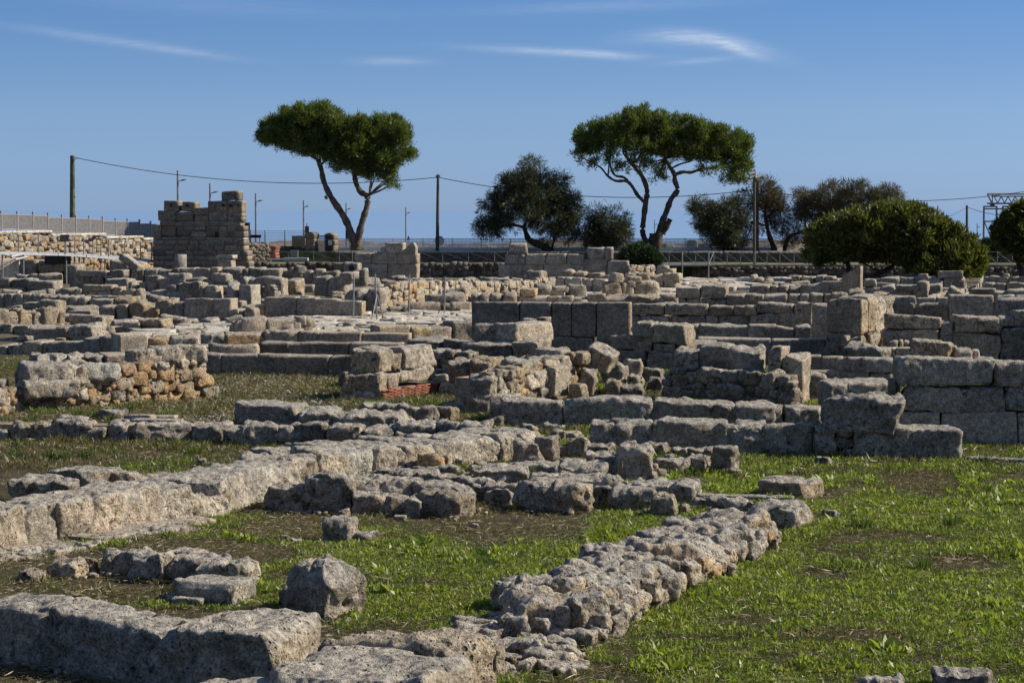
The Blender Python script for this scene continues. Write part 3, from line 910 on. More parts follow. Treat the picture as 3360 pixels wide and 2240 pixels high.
mb.build('earth_bed', MAT['mortar'], w.root, color=TINT['B'])['kind'] = 'stuff'
w = Wall('row of big rounded blocks lying on the gravel floor left of centre', sty='w')
w.rects('A', 42.0, [(1598, 2060, 58, 222, 'wG')], t=1.1, rot=R(-6))
w.rects('A', 41.5, [(2045, 2320, 108, 222, 'rG'), (2290, 2400, 128, 215, 'rG')], t=.9, rot=R(-6))
w.rects('B', 40.8, [(195, 740, 128, 222, 'rG')], t=1.0, rot=R(-6))
w.stones('B', [(390, 705, 60, 142, 'rG', .5), (700, 910, 82, 190, 'rG'), (820, 1045, 82, 185, 'rT'), (940, 1190, 42, 108, 'wG'), (1040, 1240, 98, 122, 's')])
w = Wall('pile of three flat pale slabs on the grass near the orange rubble wall', name='slab_pile', cat='slab pile', sty='s', tint='L')
w.stones('A', [(850, 1060, 122, 185, 's', .5), (1000, 1215, 128, 175, 's', .5), (885, 1248, 150, 212, 's', .4), (765, 885, 155, 198, 's', .5)])
tag(one_stone('stone', 'A', (670, 862, 95, 158, 'rD'), None), 'dark knobbly stone at the foot of the orange rubble wall', 'stone', 'loose stones by the slab pile')
tag(one_stone('stone', 'A', (1355, 1480, 175, 205, 'oG'), None), 'flat grey stone between the slab pile and the big rounded blocks', 'stone', 'loose stones by the slab pile')

# --- wall of long blocks right of centre
w = Wall('straight row of long shaded blocks crossing right of centre, dark joints between', sty='w')
w.rects('Z7', 41.5, [(125, 645, 1230, 1470), (650, 1398, 1230, 1450), (1402, 2132, 1255, 1440), (2128, 2470, 1280, 1455)], t=.75, rot=R(-4))
w.rects('Z8', 41.5, [(145, 285, 1290, 1460), (288, 640, 1300, 1490)], t=.7, rot=R(-4), xref=-600)
w.rects('Z7', 42.6, [(0, 180, 1210, 1385, 'T')], t=.8)
w.rects('Z7', 41.6, [(-10, 125, 1385, 1440, 'rT')], t=.6)
w = Wall('row with a long overhanging boulder propped on small packing stones, right of centre', sty='w')
w.rects('C', 37.2, [(-110, 25, 150, 300), (0, 235, 148, 300, 'r'), (240, 300, 142, 200, 'r'), (270, 672, 143, 305, 'w'), (610, 725, 168, 265, 'o'), (695, 892, 158, 330, 'r'), (890, 1165, 158, 330, 'w'), (1160, 1400, 200, 345, 'M')], t=.75, rot=R(-8))
w.rects('C', 36.9, [(1165, 1278, 176, 207, 'o'), (1280, 1396, 180, 237, 'o'), (1395, 1492, 195, 242, 'o'), (1500, 1592, 205, 240, 'oL'), (1252, 1392, 235, 292, 'o'), (1162, 1292, 260, 322, 'oL'), (1298, 1388, 300, 337, 'o'), (1385, 2005, 174, 372, 'w')], t=.8, rot=R(-8), xref=400)
w.rects('C', 36.5, [(1190, 1676, 24, 208, 'rG')], t=1.0, rot=R(-8), ground=False, name='boulder')
w.stones('C', [(1180, 1275, 345, 395, 'rD'), (660, 760, 415, 455, 'rD')])

# --- big coursed wall at the right edge
w = Wall('tall wall of huge pitted blocks in three courses at the right edge', sty='w', tint='G')
w.rects('Z8', 38.8, [(1258, 2108, 880, 1112), (2106, 2460, 915, 1120), (2464, 2960, 905, 1120), (1270, 2195, 1118, 1335, 'w'), (2192, 2520, 1122, 1340, 'w'), (2524, 3000, 1122, 1340, 'w'), (1310, 1640, 1330, 1540, 'a'), (1640, 2300, 1335, 1540, 'a'), (2304, 2960, 1335, 1540, 'a')], t=.8, rot=R(-3))
w.rects('Z8', 39.3, [(1180, 1262, 985, 1120, 'rB')], t=.5)
for rc, lab, d_ in (((1400, 1730, 722, 890, 'wB'), 'tilted brown wedge of stone lying on top of the tall right hand wall', 39.3), ((1700, 1778, 765, 892, 'wT'), 'narrow split stone beside the tilted brown wedge on the wall top', 39.5), ((1772, 1915, 780, 895, 'wG'), 'squared grey stone on the wall top, right of the narrow split stone', 39.4), ((1908, 1980, 800, 893, 'rG'), 'small layered stone, last on the wall top towards the right edge', 39.6)):
    q = PD('Z8', (rc[0] + rc[1]) / 2, rc[3], d_); Wd = (rc[1] - rc[0]) / FR['Z8'][0] * d_ / FPX; Hh = (rc[3] - rc[2]) / FR['Z8'][0] * d_ / FPX
    o = rock('stone', None, Vector((q.x, d_ + .12, q.z + Hh / 2 - .02)), (Wd, .4, Hh), R(-8), rc[4][0], rc[4][1], MAT['stone'], (0, .12 if Wd > .4 else 0))
    tag(o, lab, 'stone', 'stones on the right hand wall top')

# --- wall half in rubble with blocks on top, right of centre
w = Wall('shaded rubble and mortar wall carrying squared blocks, right of the tumbled stones', name='rubble_wall', sty='w')
w.rects('Z7', 47.5, [(1590, 1818, 800, 975), (1820, 2090, 772, 975, 'w'), (2060, 2352, 780, 985, 'rG')], t=.8, ground=False)
w.rects('Z8', 47.3, [(150, 268, 785, 968, 'w'), (270, 455, 845, 1000, 'w')], t=.8, xref=-700)
w.face('Z7', (1520, 47.9), (2640, 46.0), [(1500, 965), (2350, 985), (2480, 1000), (2560, 1060), (2700, 1090)], .26, 'GDMGB', t=.8, sty='r')
w.stones('Z8', [(380, 640, 1070, 1110, 'rD'), (500, 650, 1020, 1075, 'rD'), (330, 500, 1020, 1080, 'rB')])
w.rects('Z8', 45.0, [(680, 1248, 1088, 1260, 'wG')], t=.9, rot=R(6))
w.rects('Z8', 48.2, [(280, 345, 925, 1020, 'rB'), (340, 412, 955, 1030, 'rG'), (600, 760, 1045, 1130, 'rD'), (490, 650, 1010, 1095, 'rG')], t=.5)
w = Wall('sharp edged pale slabs set upright in a line behind the shaded rubble wall', sty='a', tint='G')
w.rects('Z8', 50.5, [(445, 615, 852, 1000), (612, 800, 862, 1000), (740, 1232, 870, 1000)], t=.4, rot=R(-6))
w.rects('Z8', 49.4, [(800, 1242, 884, 1008, 'w'), (500, 1032, 990, 1100, 'aD'), (1030, 1225, 1005, 1100, 'aD')], t=.6, rot=R(-6))

# --- brick footed pier
w = Wall('short pier of worn blocks standing on a red brick base, centre of the ruins', name='brick_footed_pier', cat='pier', sty='w', tint='T')
P0 = PD('Z6', 1162, 0, 47.6); dirr = Vector((math.cos(R(58)), math.sin(R(58)), 0)); nr = Vector((-dirr.y, dirr.x, 0))
w.make(P0)
def zat(y): return PD('Z6', 1162, y, 47.6).z
za, zb_, zc_, zd_ = zat(795), zat(1003), zat(1168), zat(1246)
Lp = 2.0; Wp = .78
def pier_block(u0, u1, z0, z1, off=0.0, code='wT', nm='block'):
    c = P0 + dirr * ((u0 + u1) / 2) + nr * (Wp / 2 + off); c.z = (z0 + z1) / 2
    rock(nm, w.root, c, (u1 - u0 - .01, Wp, z1 - z0 - .008), R(58), code[0], code[1], matfor(code[0], code[1]))
pier_block(.18, .62, zb_, za, .05, 'wT'); pier_block(.62, .92, zb_, za - .14, .05, 'rT'); pier_block(.92, 2.22, zb_ + .02, za - .02, .02, 'wL')
pier_block(-.02, .30, zc_ + .0, zb_, 0, 'wT'); pier_block(.30, .80, zc_ + .03, zb_ - .01, 0, 'rL'); pier_block(.80, 2.1, zc_ + .15, zb_ + .04, 0, 'wL')
def front_block(x0, x1, y0, y1, code, dd):
    q = PD('Z6', x0, y1, dd); r2 = PD('Z6', x1, y0, dd)
    rock('block', w.root, Vector(((q.x + r2.x) / 2, dd + .42, (q.z + r2.z) / 2)), (r2.x - q.x, .8, r2.z - q.z), R(-5), code[0], code[1], matfor(code[0], code[1]))
front_block(945, 1190, 797, 1003, 'wT', 47.75); front_block(850, 1172, 1010, 1170, 'rT', 47.6); front_block(838, 1160, 1158, 1262, 'aG', 47.65)
# bricks, each its own piece, in eight courses
bh = (zc_ + .03) / 7
bl = .26
k = 0
meb = None
for rrow in range(9):
    u = -.13 if rrow % 2 else 0.0
    z0 = -.02 + rrow * bh
    while u < 2.2:
        a0, a1 = max(u, .0), min(u + bl, 2.2)
        if a1 - a0 > .06 and z0 + bh < zc_ + .05 + .16 * min(1, a0 / 1.0) and not (RNG.random() < .12 and rrow > 5):
            c = P0 + dirr * ((a0 + a1) / 2) - nr * (.02 + RNG.uniform(-.006, .008)); c.z = z0 + bh / 2
            v, f = box_grid(1, 1, 1)
            o = bpy.data.objects.new('brick', None) if False else None
            me = make_mesh('brick', v * np.array((a1 - a0 - .008, .12, bh - .007)), f, MAT['terracotta'])
            o = bpy.data.objects.new('brick', me); COL.objects.link(o); o.parent = w.root; o.location = c - w.root.location; o.rotation_euler = (0, 0, R(58))
        u += bl
mb = MB(); c = P0 + dirr * 1.08 + nr * .345; mb.box((c.x, c.y, zc_ / 2 + .03), (2.2, .74, zc_ + .06), R(58)); mb.build('mortar_core', MAT['mortar'], w.root, color=TINT['M'])
w = Wall('second lower pier of three worn courses right of the brick footed pier', name='pier', cat='pier', sty='r', tint='T')
w.rects('Z6', 49.0, [(1950, 2145, 868, 1000, 'rT'), (1725, 1955, 910, 1090, 'rD'), (1940, 2120, 905, 1085, 'rT'), (1660, 1935, 1085, 1195, 'wG'), (1930, 2100, 1055, 1195, 'wT'), (1650, 1940, 1190, 1245, 'aG'), (1940, 2090, 1160, 1240, 'wT')], t=1.0, rot=R(-14))
w.rects('Z6', 48.5, [(1935, 1955, 1200, 1240, 'aB')], t=.2)
w.rects('Z6', 51.5, [(1570, 1740, 1020, 1215, 'wG')], t=.6)
w = Wall('heap of dark lichen spotted stones between the two piers', name='rubble_heap', cat='rubble heap', sty='r', tint='D')
w.rects('Z6', 53.5, [(1590, 1720, 805, 970, 'rG'), (1690, 1850, 845, 960), (1720, 1810, 810, 890), (1820, 1950, 825, 905), (1585, 1730, 965, 1030)], t=.8)

# --- walls and stones between centre and the tall orthostats
w = Wall('sloping pale rubble wall with one large flat slab, in front of the tall upright slabs', name='rubble_wall', sty='r', tint='T')
w.face('Z7', (0, 44.5), (830, 49.2), [(0, 1060), (40, 985), (240, 960), (360, 900), (620, 860), (740, 830), (830, 845)], .30, 'TOTLG', t=1.0, sty='r', core='T')
q = PD('Z7', 590, 1075, 47.3); rock('slab', w.root, Vector((q.x - .05, 47.45, q.z)), (.75, .4, .62), R(64), 'a', 'L', MAT['stone'])
w.rects('Z7', 48.6, [(230, 610, 880, 1000, 'rG'), (400, 640, 800, 880, 'wG'), (600, 725, 835, 950, 'rG'), (700, 830, 830, 930, 'rT'), (160, 290, 965, 1050, 'rG')], t=.8, ground=False)
w.stones('Z7', [(0, 240, 1060, 1235, 'rG'), (800, 945, 965, 1215, 'rG'), (685, 860, 1090, 1260, 'rT')])
for rc, lab in (((880, 1095, 808, 985, 'wT', .7, R(-40)), 'tilted angular block tumbled on the rubble left of the shaded blocks'), ):
    q = PD('Z7', 985, 975, 48.8)
    o = rock('stone', None, Vector((q.x, 49.1, q.z + .26)), (.62, .5, .42), R(-20), 'w', 'T', MAT['stone'], (0.15, .42))
    tag(o, lab, 'stone', 'tumbled stones in the breach')
w = Wall('heap of tumbled boulders in the breach under the tilted angular block', name='rubble_heap', cat='rubble heap', sty='o', tint='T')
w.stones('Z7', [(1010, 1215, 890, 1125, 'oG', .9), (1165, 1325, 840, 1100, 'oT', .8), (970, 1100, 960, 1110, 'oT'), (985, 1160, 1060, 1215, 'rT'), (1190, 1340, 1020, 1130, 'rT'), (1300, 1520, 960, 1100, 'rD'), (1120, 1360, 1105, 1215, 'rD'), (1370, 1540, 1035, 1170, 'rD'), (830, 960, 870, 1000, 'rT'), (1040, 1160, 785, 900, 'rG')])
w = Wall('row of tall smooth upright slabs, the largest in the middle of the ruins', name='orthostat_wall', sty='a', tint='D')
w.rects('Z7', 62.5, [(-132, 272, 392, 700), (276, 540, 398, 700), (542, 715, 400, 695), (718, 930, 400, 695), (932, 1222, 398, 698), (500, 545, 690, 850, 'w'), (542, 905, 698, 850), (935, 1055, 698, 850)], t=.55, rot=R(-8), gap=.006)
w = Wall('long squared block with one sunlit side laid in front of the tall slabs', sty='w', tint='L')
q = PD('Z7', 125, 580, 57.5); q2 = PD('Z7', 125, 742, 57.5)
w.make(q)
rock('block', w.root, Vector((q.x + .52, 58.3, (q.z + q2.z) / 2)), (1.5, .8, q.z - q2.z), R(52), 'w', 'L', MAT['stone'])
rock('block', w.root, Vector((q.x - .25, 58.2, (q.z + q2.z) / 2 - .02)), (.9, .7, q.z - q2.z - .05), R(-8), 'w', 'G', MAT['stone'])
w.rects('Z7', 59.8, [(285, 428, 535, 620, 'w'), (418, 506, 525, 800, 'aD')], t=.5)
w.rects('Z7', 57.0, [(-240, 215, 745, 858, 'wD'), (215, 462, 728, 862, 'wG')], t=.7)
w.rects('Z7', 57.4, [(50, 200, 858, 970, 'wD'), (200, 330, 865, 970, 'wD')], t=.6)
w.rects('Z6', 60.0, [(1390, 1690, 716, 830, 'wD'), (1685, 2062, 722, 872, 'wD')], t=.7)
w.rects('Z6', 57.6, [(2045, 2310, 745, 858, 'wD')], t=.7)
w.rects('Z6', 57.8, [(2145, 2290, 858, 985, 'wD'), (2290, 2400, 865, 985, 'wD')], t=.6)
w = Wall('stack of worn blocks in three courses right of the tall upright slabs', sty='w')
w.rects('Z7', 57.0, [(1220, 1412, 575, 692, 'rG'), (1412, 1688, 585, 752, 'wT'), (1050, 1405, 682, 815, 'w'), (1420, 1602, 752, 832, 'D'), (1600, 1698, 750, 810, 'rT'), (1120, 1345, 812, 945, 'D'), (1350, 1592, 822, 948, 'w'), (1060, 1152, 785, 868, 'r')], t=.9, rot=R(-22))
w = Wall('long low coursed wall with dark lichen at mid distance right of centre', sty='w', tint='G')
w.rects('Z7', 64.0, [(1665, 1830, 582, 745), (1832, 2226, 588, 745), (2228, 2480, 588, 745, 'a')], t=.7, rot=R(-5))
w.rects('Z8', 64.0, [(132, 386, 606, 716), (386, 552, 600, 720)], t=.7, rot=R(-5), xref=-500)
w.rects('Z8', 60.5, [(-455, 185, 704, 820, 'a'), (186, 658, 714, 860, 'a'), (650, 782, 725, 860, 'a')], t=.6, rot=R(-5))
w.rects('Z7', 59.0, [(1690, 1982, 738, 850, 'w')], t=.8, rot=R(-5))
w = Wall('coursed wall of medium blocks stepping up at far right of centre', sty='w', tint='T')
w.rects('Z7', 74.0, [(1222, 1515, 414, 508), (1518, 1895, 414, 508), (1897, 2110, 428, 512, 'B'), (2106, 2300, 425, 512), (1222, 1306, 506, 600), (1310, 1560, 510, 600), (1562, 1866, 512, 600), (1866, 1982, 516, 600), (1982, 2302, 516, 600)], t=.6, rot=R(-10))
w.rects('Z7', 75.5, [(1612, 1822, 270, 362, 'a'), (1825, 2052, 258, 362), (1630, 1706, 360, 420), (1708, 1822, 360, 420), (1828, 1962, 360, 420), (1945, 2046, 346, 440, 'o'), (2040, 2208, 328, 432), (2208, 2400, 326, 425)], t=.6, rot=R(-10))
w.rects('Z8', 74.5, [(0, 120, 325, 418), (118, 335, 325, 400), (335, 436, 325, 402), (436, 520, 325, 400), (515, 636, 325, 400), (634, 702, 325, 400), (700, 850, 312, 400, 'r'), (845, 1005, 285, 384, 'rT')], t=.7, rot=R(-8), xref=200)
w.rects('Z8', 73.2, [(-40, 50, 420, 512), (55, 385, 404, 492), (385, 420, 418, 492), (52, 205, 488, 566), (198, 248, 500, 572), (250, 392, 488, 572), (690, 865, 390, 480), (0, 60, 510, 580)], t=.6, rot=R(-8), xref=200)
for rc, lab, d_, dp in (((405, 572, 404, 566, 'wT'), 'shorter upright block just left of the tallest upright slab', 68.0, .5), ((548, 802, 410, 725, 'wT'), 'tallest upright slab with a thin sunlit right edge, right of centre', 63.0, .55)):
    q = PD('Z8', (rc[0] + rc[1]) / 2, rc[3], d_); q1 = PD('Z8', (rc[0] + rc[1]) / 2, rc[2], d_)
    Wd = (rc[1] - rc[0]) / FR['Z8'][0] * d_ / FPX
    o = rock('upright_slab', None, Vector((q.x, d_ + dp / 2, (q1.z - .05) / 2)), (Wd * .97, dp, q1.z + .05), R(-20), rc[4][0], rc[4][1], MAT['stone'])
    tag(o, lab, 'stone', 'upright slabs')
w = Wall('massive sunlit pillar of split blocks at right of centre', name='pillar', cat='pillar', sty='w', tint='T')
q = PD('Z8', 962, 375, 58.5); q2 = PD('Z8', 962, 672, 58.5)
w.make(q)
dd = Vector((math.cos(R(62)), math.sin(R(62)), 0)); nn = Vector((-dd.y, dd.x, 0))
for u0, u1, dz, code in ((0, .62, 0, 'wT'), (.62, 1.25, .06, 'wT'), (1.25, 2.0, .05, 'rL'), (2.0, 2.5, .12, 'rL')):
    c = Vector((q.x, q.y, 0)) + dd * (u0 + u1) / 2 + nn * .47; z1 = q.z + dz; z0 = q2.z if u0 < 1.2 else .5
    c.z = (z1 + z0) / 2
    rock('block', w.root, c, (u1 - u0 - .02, .94, z1 - z0), R(62) + RNG.uniform(-.04, .04), code[0], code[1], MAT['stone'])
for u0, u1, code in ((-.1, .7, 'rT'), (.7, 1.4, 'rT'), (1.4, 2.4, 'rO')):
    c = Vector((q.x, q.y, 0)) + dd * (u0 + u1) / 2 + nn * .5; c.z = q2.z / 2 - .02
    rock('stone', w.root, c, (u1 - u0 - .02, 1.0, q2.z + .02), R(62), code[0], code[1], MAT['porous'])
w.rects('Z8', 58.2, [(790, 850, 685, 800, 'rT'), (840, 945, 710, 800, 'rT')], t=.6)
w.rects('Z8', 56.0, [(790, 1178, 762, 880, 'rD')], t=.8)
w.rects('Z8', 56.4, [(1112, 1252, 790, 890, 'aT'), (1250, 1402, 790, 890, 'aT')], t=.5)

w = Wall('wall of broad squared blocks in two courses right of the sunlit pillar', sty='w', tint='T')
w.rects('Z8', 57.5, [(1165, 1648, 518, 625), (1165, 1632, 625, 725), (1630, 1742, 568, 755, 'G'), (1745, 2145, 528, 655), (1750, 2142, 655, 745), (2140, 2276, 528, 605, 'G'), (2270, 2520, 470, 605, 'G'), (2150, 2520, 603, 745, 'D'), (2524, 2900, 520, 610), (2524, 2960, 612, 745)], t=.75, rot=R(-6))
w.rects('Z8', 57.0, [(1178, 1280, 728, 795, 'o'), (1280, 1316, 725, 795, 'o'), (1320, 1376, 730, 785, 'o'), (1378, 1480, 728, 790, 'w')], t=.5, rot=R(-6), xref=1700)
w.rects('Z8', 57.9, [(1780, 2520, 745, 960, 'aM')], t=.5, rot=R(-6), xref=1700, name='plastered_panel')
w = Wall('tall flat slabs behind the two course wall at the far right', sty='a', tint='G')
w.rects('Z8', 66.0, [(1704, 2092, 336, 600), (2090, 2400, 368, 560, 'w'), (2404, 2700, 372, 560, 'w'), (1418, 1702, 408, 580, 'wB'), (1235, 1420, 398, 560, 'wB'), (1205, 1425, 344, 430, 'w')], t=.6, rot=R(-8))
w.rects('Z8', 69.0, [(1423, 1602, 354, 430), (1600, 1706, 354, 430)], t=.5, rot=R(-8))

# --- rows left of centre, front to back
w = Wall('tall rubble wall of crumbling orange stones lit by the sun at left', name='rubble_wall', sty='r', tint='O')
w.face('Z5', (60, 44.6), (1850, 48.6), [(0, 1180), (170, 1150), (400, 1100), (640, 1050), (960, 960), (1100, 935), (1300, 900), (1690, 880), (1760, 950), (1860, 1140)], .215, 'OTOTLO', t=1.2, sty='p', core='O')
w.stones('Z5', [(0, 160, 1200, 1300, 'rL'), (0, 120, 1285, 1345, 'rT'), (100, 205, 1280, 1340, 'rO'), (1800, 1872, 1115, 1215, 'rL')])
for x0, x1, yt, yb, code, dd_ in ((165, 560, 935, 1130, 'wL', 45.0), (150, 590, 1085, 1215, 'wL', 44.75), (570, 650, 965, 1080, 'rL', 45.6), (640, 945, 955, 1075, 'rL', 46.0), (1100, 1290, 820, 935, 'wG', 47.3), (1285, 1460, 795, 915, 'wL', 47.5), (1450, 1690, 788, 905, 'wL', 47.9)):
    A = PD('Z5', x0, yb, dd_); B = PD('Z5', x1, yt, dd_)
    rock('capstone', w.root, Vector(((A.x + B.x) / 2, dd_ + .45, (A.z + B.z) / 2)), (B.x - A.x + .1, .8, B.z - A.z + .05), R(24), code[0], code[1], MAT['stone'])
w.rects('Z5', 48.6, [(180, 315, 908, 980, 'rD'), (310, 445, 855, 970, 'rG'), (430, 605, 850, 960, 'rG'), (585, 760, 850, 960, 'rG'), (740, 900, 860, 960, 'rD'), (900, 1110, 845, 920, 'aD'), (1060, 1180, 885, 940, 'wD'), (930, 1070, 920, 1000, 'rG'), (1060, 1160, 930, 1010, 'rG')], t=1.0, rot=R(20), name='stone')
w.stones('Z5', [(-60, 110, 1130, 1290, 'rL'), (-120, 60, 1060, 1230, 'rG')])
w.face('Z5', (-140, 43.6), (190, 45.0), [(-150, 1150), (200, 1150)], .24, 'OOTL', t=.8, sty='p', core='T')
w = Wall('dark wall of huge smooth blocks on a stepped base behind the gravel floor', sty='a', tint='D')
w.rects('Z5', 55.0, [(1690, 1895, 843, 1050), (1895, 2212, 845, 1052), (2212, 2470, 843, 1052), (1770, 2232, 1046, 1130), (2232, 2540, 1052, 1130)], t=.7, rot=R(-5))
w.rects('Z6', 55.0, [(120, 728, 850, 1052), (725, 948, 853, 985, 'w'), (720, 835, 980, 1120, 'w'), (445, 720, 1052, 1130)], t=.7, rot=R(-5), xref=0)
w.rects('Z6', 51.5, [(812, 960, 980, 1130, 'rD')], t=.8)
w = Wall('second dark row of black spotted blocks above the huge smooth blocks', sty='a', tint='D')
w.rects('Z6', 60.5, [(130, 502, 745, 850), (480, 898, 745, 850), (900, 1352, 748, 835), (1335, 1532, 758, 830)], t=.9, rot=R(-3))
w.rects('Z5', 60.6, [(2222, 2480, 745, 850)], t=.9, rot=R(-3))
w.rects('Z5', 59.0, [(1780, 2228, 768, 840, 'wL'), (1690, 1790, 770, 840, 'wL')], t=1.1, rot=R(8))
w = Wall('tan row of long worn blocks below the bright paved road, left centre', sty='w', tint='T')
w.rects('Z5', 66.0, [(1690, 1938, 678, 775, 'rL'), (1935, 2282, 662, 758, 'wO'), (2278, 2540, 652, 735, 'wO')], t=.9, rot=R(10))
w.rects('Z6', 66.0, [(190, 478, 640, 745, 'wT'), (470, 592, 645, 750, 'aG'), (585, 1012, 652, 750, 'aG'), (1008, 1422, 662, 750, 'aG')], t=.7, rot=R(-3), xref=700)
w.rects('Z6', 67.5, [(1155, 1432, 595, 680, 'aT'), (1410, 1602, 598, 715, 'wY'), (1578, 1788, 612, 725, 'wL'), (1785, 2010, 560, 720, 'wG')], t=.9, rot=R(20))
w = Wall('short run of large tan blocks, one tilted towards the road, at left', sty='w', tint='T')
w.rects('Z5', 63.0, [(-60, 60, 768, 880), (60, 205, 762, 882), (180, 362, 733, 875, 'T'), (362, 425, 745, 840, 'wL'), (412, 735, 732, 880, 'G'), (698, 858, 703, 850, 'wL'), (828, 1028, 682, 830, 'w')], t=.9, rot=R(-12))
w.rects('Z5', 61.5, [(1022, 1272, 668, 850, 'aT')], t=.9, rot=R(25))
w.rects('Z5', 63.0, [(1268, 1455, 705, 810, 'rO'), (1450, 1605, 695, 810, 'rG'), (1570, 1705, 688, 800, 'wL')], t=1.0, rot=R(5))
w.rects('Z5', 61.6, [(-40, 270, 875, 1150, 'aM')], t=.4, rot=R(15), name='plastered_panel')
w = Wall('pale blocks with a round hole, beside the left end of the paved road', sty='w', tint='L')
w.rects('Z5', 70.0, [(-40, 105, 598, 670, 'rG'), (105, 248, 598, 675, 'wG'), (235, 492, 603, 748, 'wG'), (480, 580, 608, 735, 'rT'), (572, 798, 588, 730, 'rL'), (165, 316, 678, 740, 'wL'), (0, 170, 705, 770, 'w')], t=1.0, rot=R(-15))
w.rects('Z5', 74.0, [(798, 972, 612, 670, 'aG'), (965, 1168, 612, 670, 'aD'), (1160, 1372, 620, 672, 'aD'), (1340, 1492, 612, 680, 'rL'), (1490, 1642, 598, 675, 'rL'), (1050, 1202, 568, 620, 'w'), (1180, 1440, 545, 620, 'rT')], t=1.0, rot=R(-4))
w.rects('Z5', 71.0, [(2028, 2302, 532, 668, 'rL')], t=.9, rot=R(20))
w.rects('Z6', 71.0, [(-3, 215, 532, 668, 'wL'), (205, 492, 540, 658, 'wL'), (468, 540, 525, 600, 'wL'), (518, 608, 522, 612, 'rG'), (300, 428, 588, 650, 'rG'), (412, 612, 583, 650, 'rG')], t=.9, rot=R(18), xref=250)
w.stones('Z6', [(612, 802, 540, 592, 'wL'), (795, 968, 528, 580, 'wL'), (610, 748, 582, 625, 'rG'), (738, 885, 582, 645, 'rG'), (840, 965, 572, 655, 'rL'), (958, 1115, 578, 662, 'wL')])
w = Wall('sunlit row of upright tan stones at the left edge, half way back', sty='r', tint='T')
w.rects('Z5', 76.5, [(-60, 88, 470, 610), (85, 168, 478, 605), (165, 298, 455, 605), (290, 365, 462, 600), (358, 505, 445, 600), (495, 550, 468, 590)], t=.8, rot=R(40))
w.rects('Z5', 77.5, [(530, 628, 523, 600, 'w'), (590, 892, 512, 600, 'w')], t=.8)
w.stones('Z5', [(565, 818, 462, 525, 'rG', .6), (742, 822, 470, 512, 'rG')])
w = Wall('mixed row of rough cubes and smooth upright slabs left of the paved road', sty='w', tint='T')
w.rects('Z5', 83.0, [(990, 1090, 420, 590), (1090, 1248, 398, 560, 'rO'), (1240, 1360, 452, 565, 'rO'), (1325, 1505, 388, 560, 'rT'), (1480, 1572, 400, 560, 'wG'), (1570, 1832, 364, 545, 'aG'), (1830, 1978, 364, 560, 'aG'), (1925, 2052, 452, 560, 'w'), (2045, 2102, 468, 545, 'r'), (2090, 2178, 443, 540, 'r'), (840, 988, 428, 520, 'w')], t=.8, rot=R(-14))
w.rects('Z5', 80.5, [(1050, 1205, 570, 630, 'r'), (1340, 1440, 545, 620, 'rT'), (1430, 1620, 545, 620, 'wG')], t=.8)
w.rects('Z6', 83.0, [(95, 178, 418, 535, 'a'), (172, 456, 350, 560, 'aG'), (450, 622, 358, 560, 'aG'), (588, 812, 368, 560, 'aG'), (792, 990, 384, 560, 'aG'), (985, 1015, 390, 560, 'wT')], t=.6, rot=R(-10))
w.rects('Z6', 85.5, [(-10, 130, 425, 540, 'wG'), (-250, -20, 385, 440, 'wG')], t=.6)
w = Wall('short sloping blocks in the shade behind the sunlit row at left', sty='w')
w.rects('Z5', 85.0, [(190, 345, 398, 460), (330, 488, 374, 455, 'T'), (838, 990, 430, 515, 'w'), (-30, 330, 455, 520, 'D')], t=.7)
w = Wall('shaded row of joined blocks across the left third, behind the sloping blocks', sty='w')
w.rects('Z5', 92.0, [(-40, 30, 328, 470), (25, 102, 328, 470), (100, 196, 328, 470), (192, 276, 322, 470), (270, 358, 322, 390), (355, 492, 338, 470), (488, 582, 342, 480), (578, 662, 348, 480), (658, 742, 348, 480), (740, 972, 368, 470, 'r'), (960, 1135, 355, 415, 'rO'), (1232, 1425, 345, 440, 'r'), (1420, 1500, 360, 430)], t=.7, rot=R(-6))
w = Wall('tan rubble row with squared caps behind the shaded joined row', name='rubble_wall', sty='w', tint='T')
w.rects('Z5', 99.0, [(525, 637, 274, 360), (633, 702, 274, 360), (698, 758, 284, 360), (700, 970, 248, 300, 'r'), (753, 832, 288, 360), (828, 962, 298, 360), (958, 1048, 292, 370), (972, 1042, 264, 302), (1038, 1158, 292, 370), (1155, 1212, 278, 350, 'o')], t=.7, rot=R(-10))
w.face('Z5', (530, 97.5), (1160, 96.5), [(500, 330), (1170, 350)], .26, 'TOT', t=.4, sty='w', core='M')
w = Wall('scattered squared blocks in front of the tall ruined wall at left', name='stone_row', cat='stone row', sty='w')
w.rects('Z5', 97.0, [(1412, 1508, 253, 330), (1490, 1572, 234, 330, 'r'), (1562, 1708, 217, 370, 'wT'), (1702, 1752, 254, 330, 'r'), (1288, 1422, 290, 360, 'w'), (1420, 1648, 308, 385, 'w'), (1748, 1852, 254, 320), (1928, 2002, 224, 282, 'r'), (2048, 2155, 244, 310, 'a')], t=.9, rot=R(-20))
w.face('Z5', (1710, 101.5), (2352, 99.5), [(1700, 262), (2352, 255)], .24, 'GDGT', t=.5, sty='r')
w.rects('Z5', 103.5, [(2195, 2420, 188, 280, 'wL'), (1985, 2062, 212, 260, 'r'), (2048, 2125, 178, 250, 'o'), (2118, 2195, 192, 250, 'o'), (1590, 1755, 184, 235, 'r'), (1740, 1835, 204, 245, 'r'), (1800, 1942, 148, 225, 'r'), (1830, 1990, 208, 250, 'r')], t=.9, rot=R(-16))
w.rects('Z6', 103.5, [(105, 285, 188, 270, 'wL'), (275, 348, 212, 270, 'a'), (345, 455, 200, 270, 'wT'), (600, 728, 178, 230, 'r'), (718, 875, 170, 225, 'w'), (818, 925, 143, 200, 'r')], t=.9, rot=R(-16))
w = Wall('loose grey blocks strewn below the left walkway', name='stone_row', cat='stone row', sty='w')
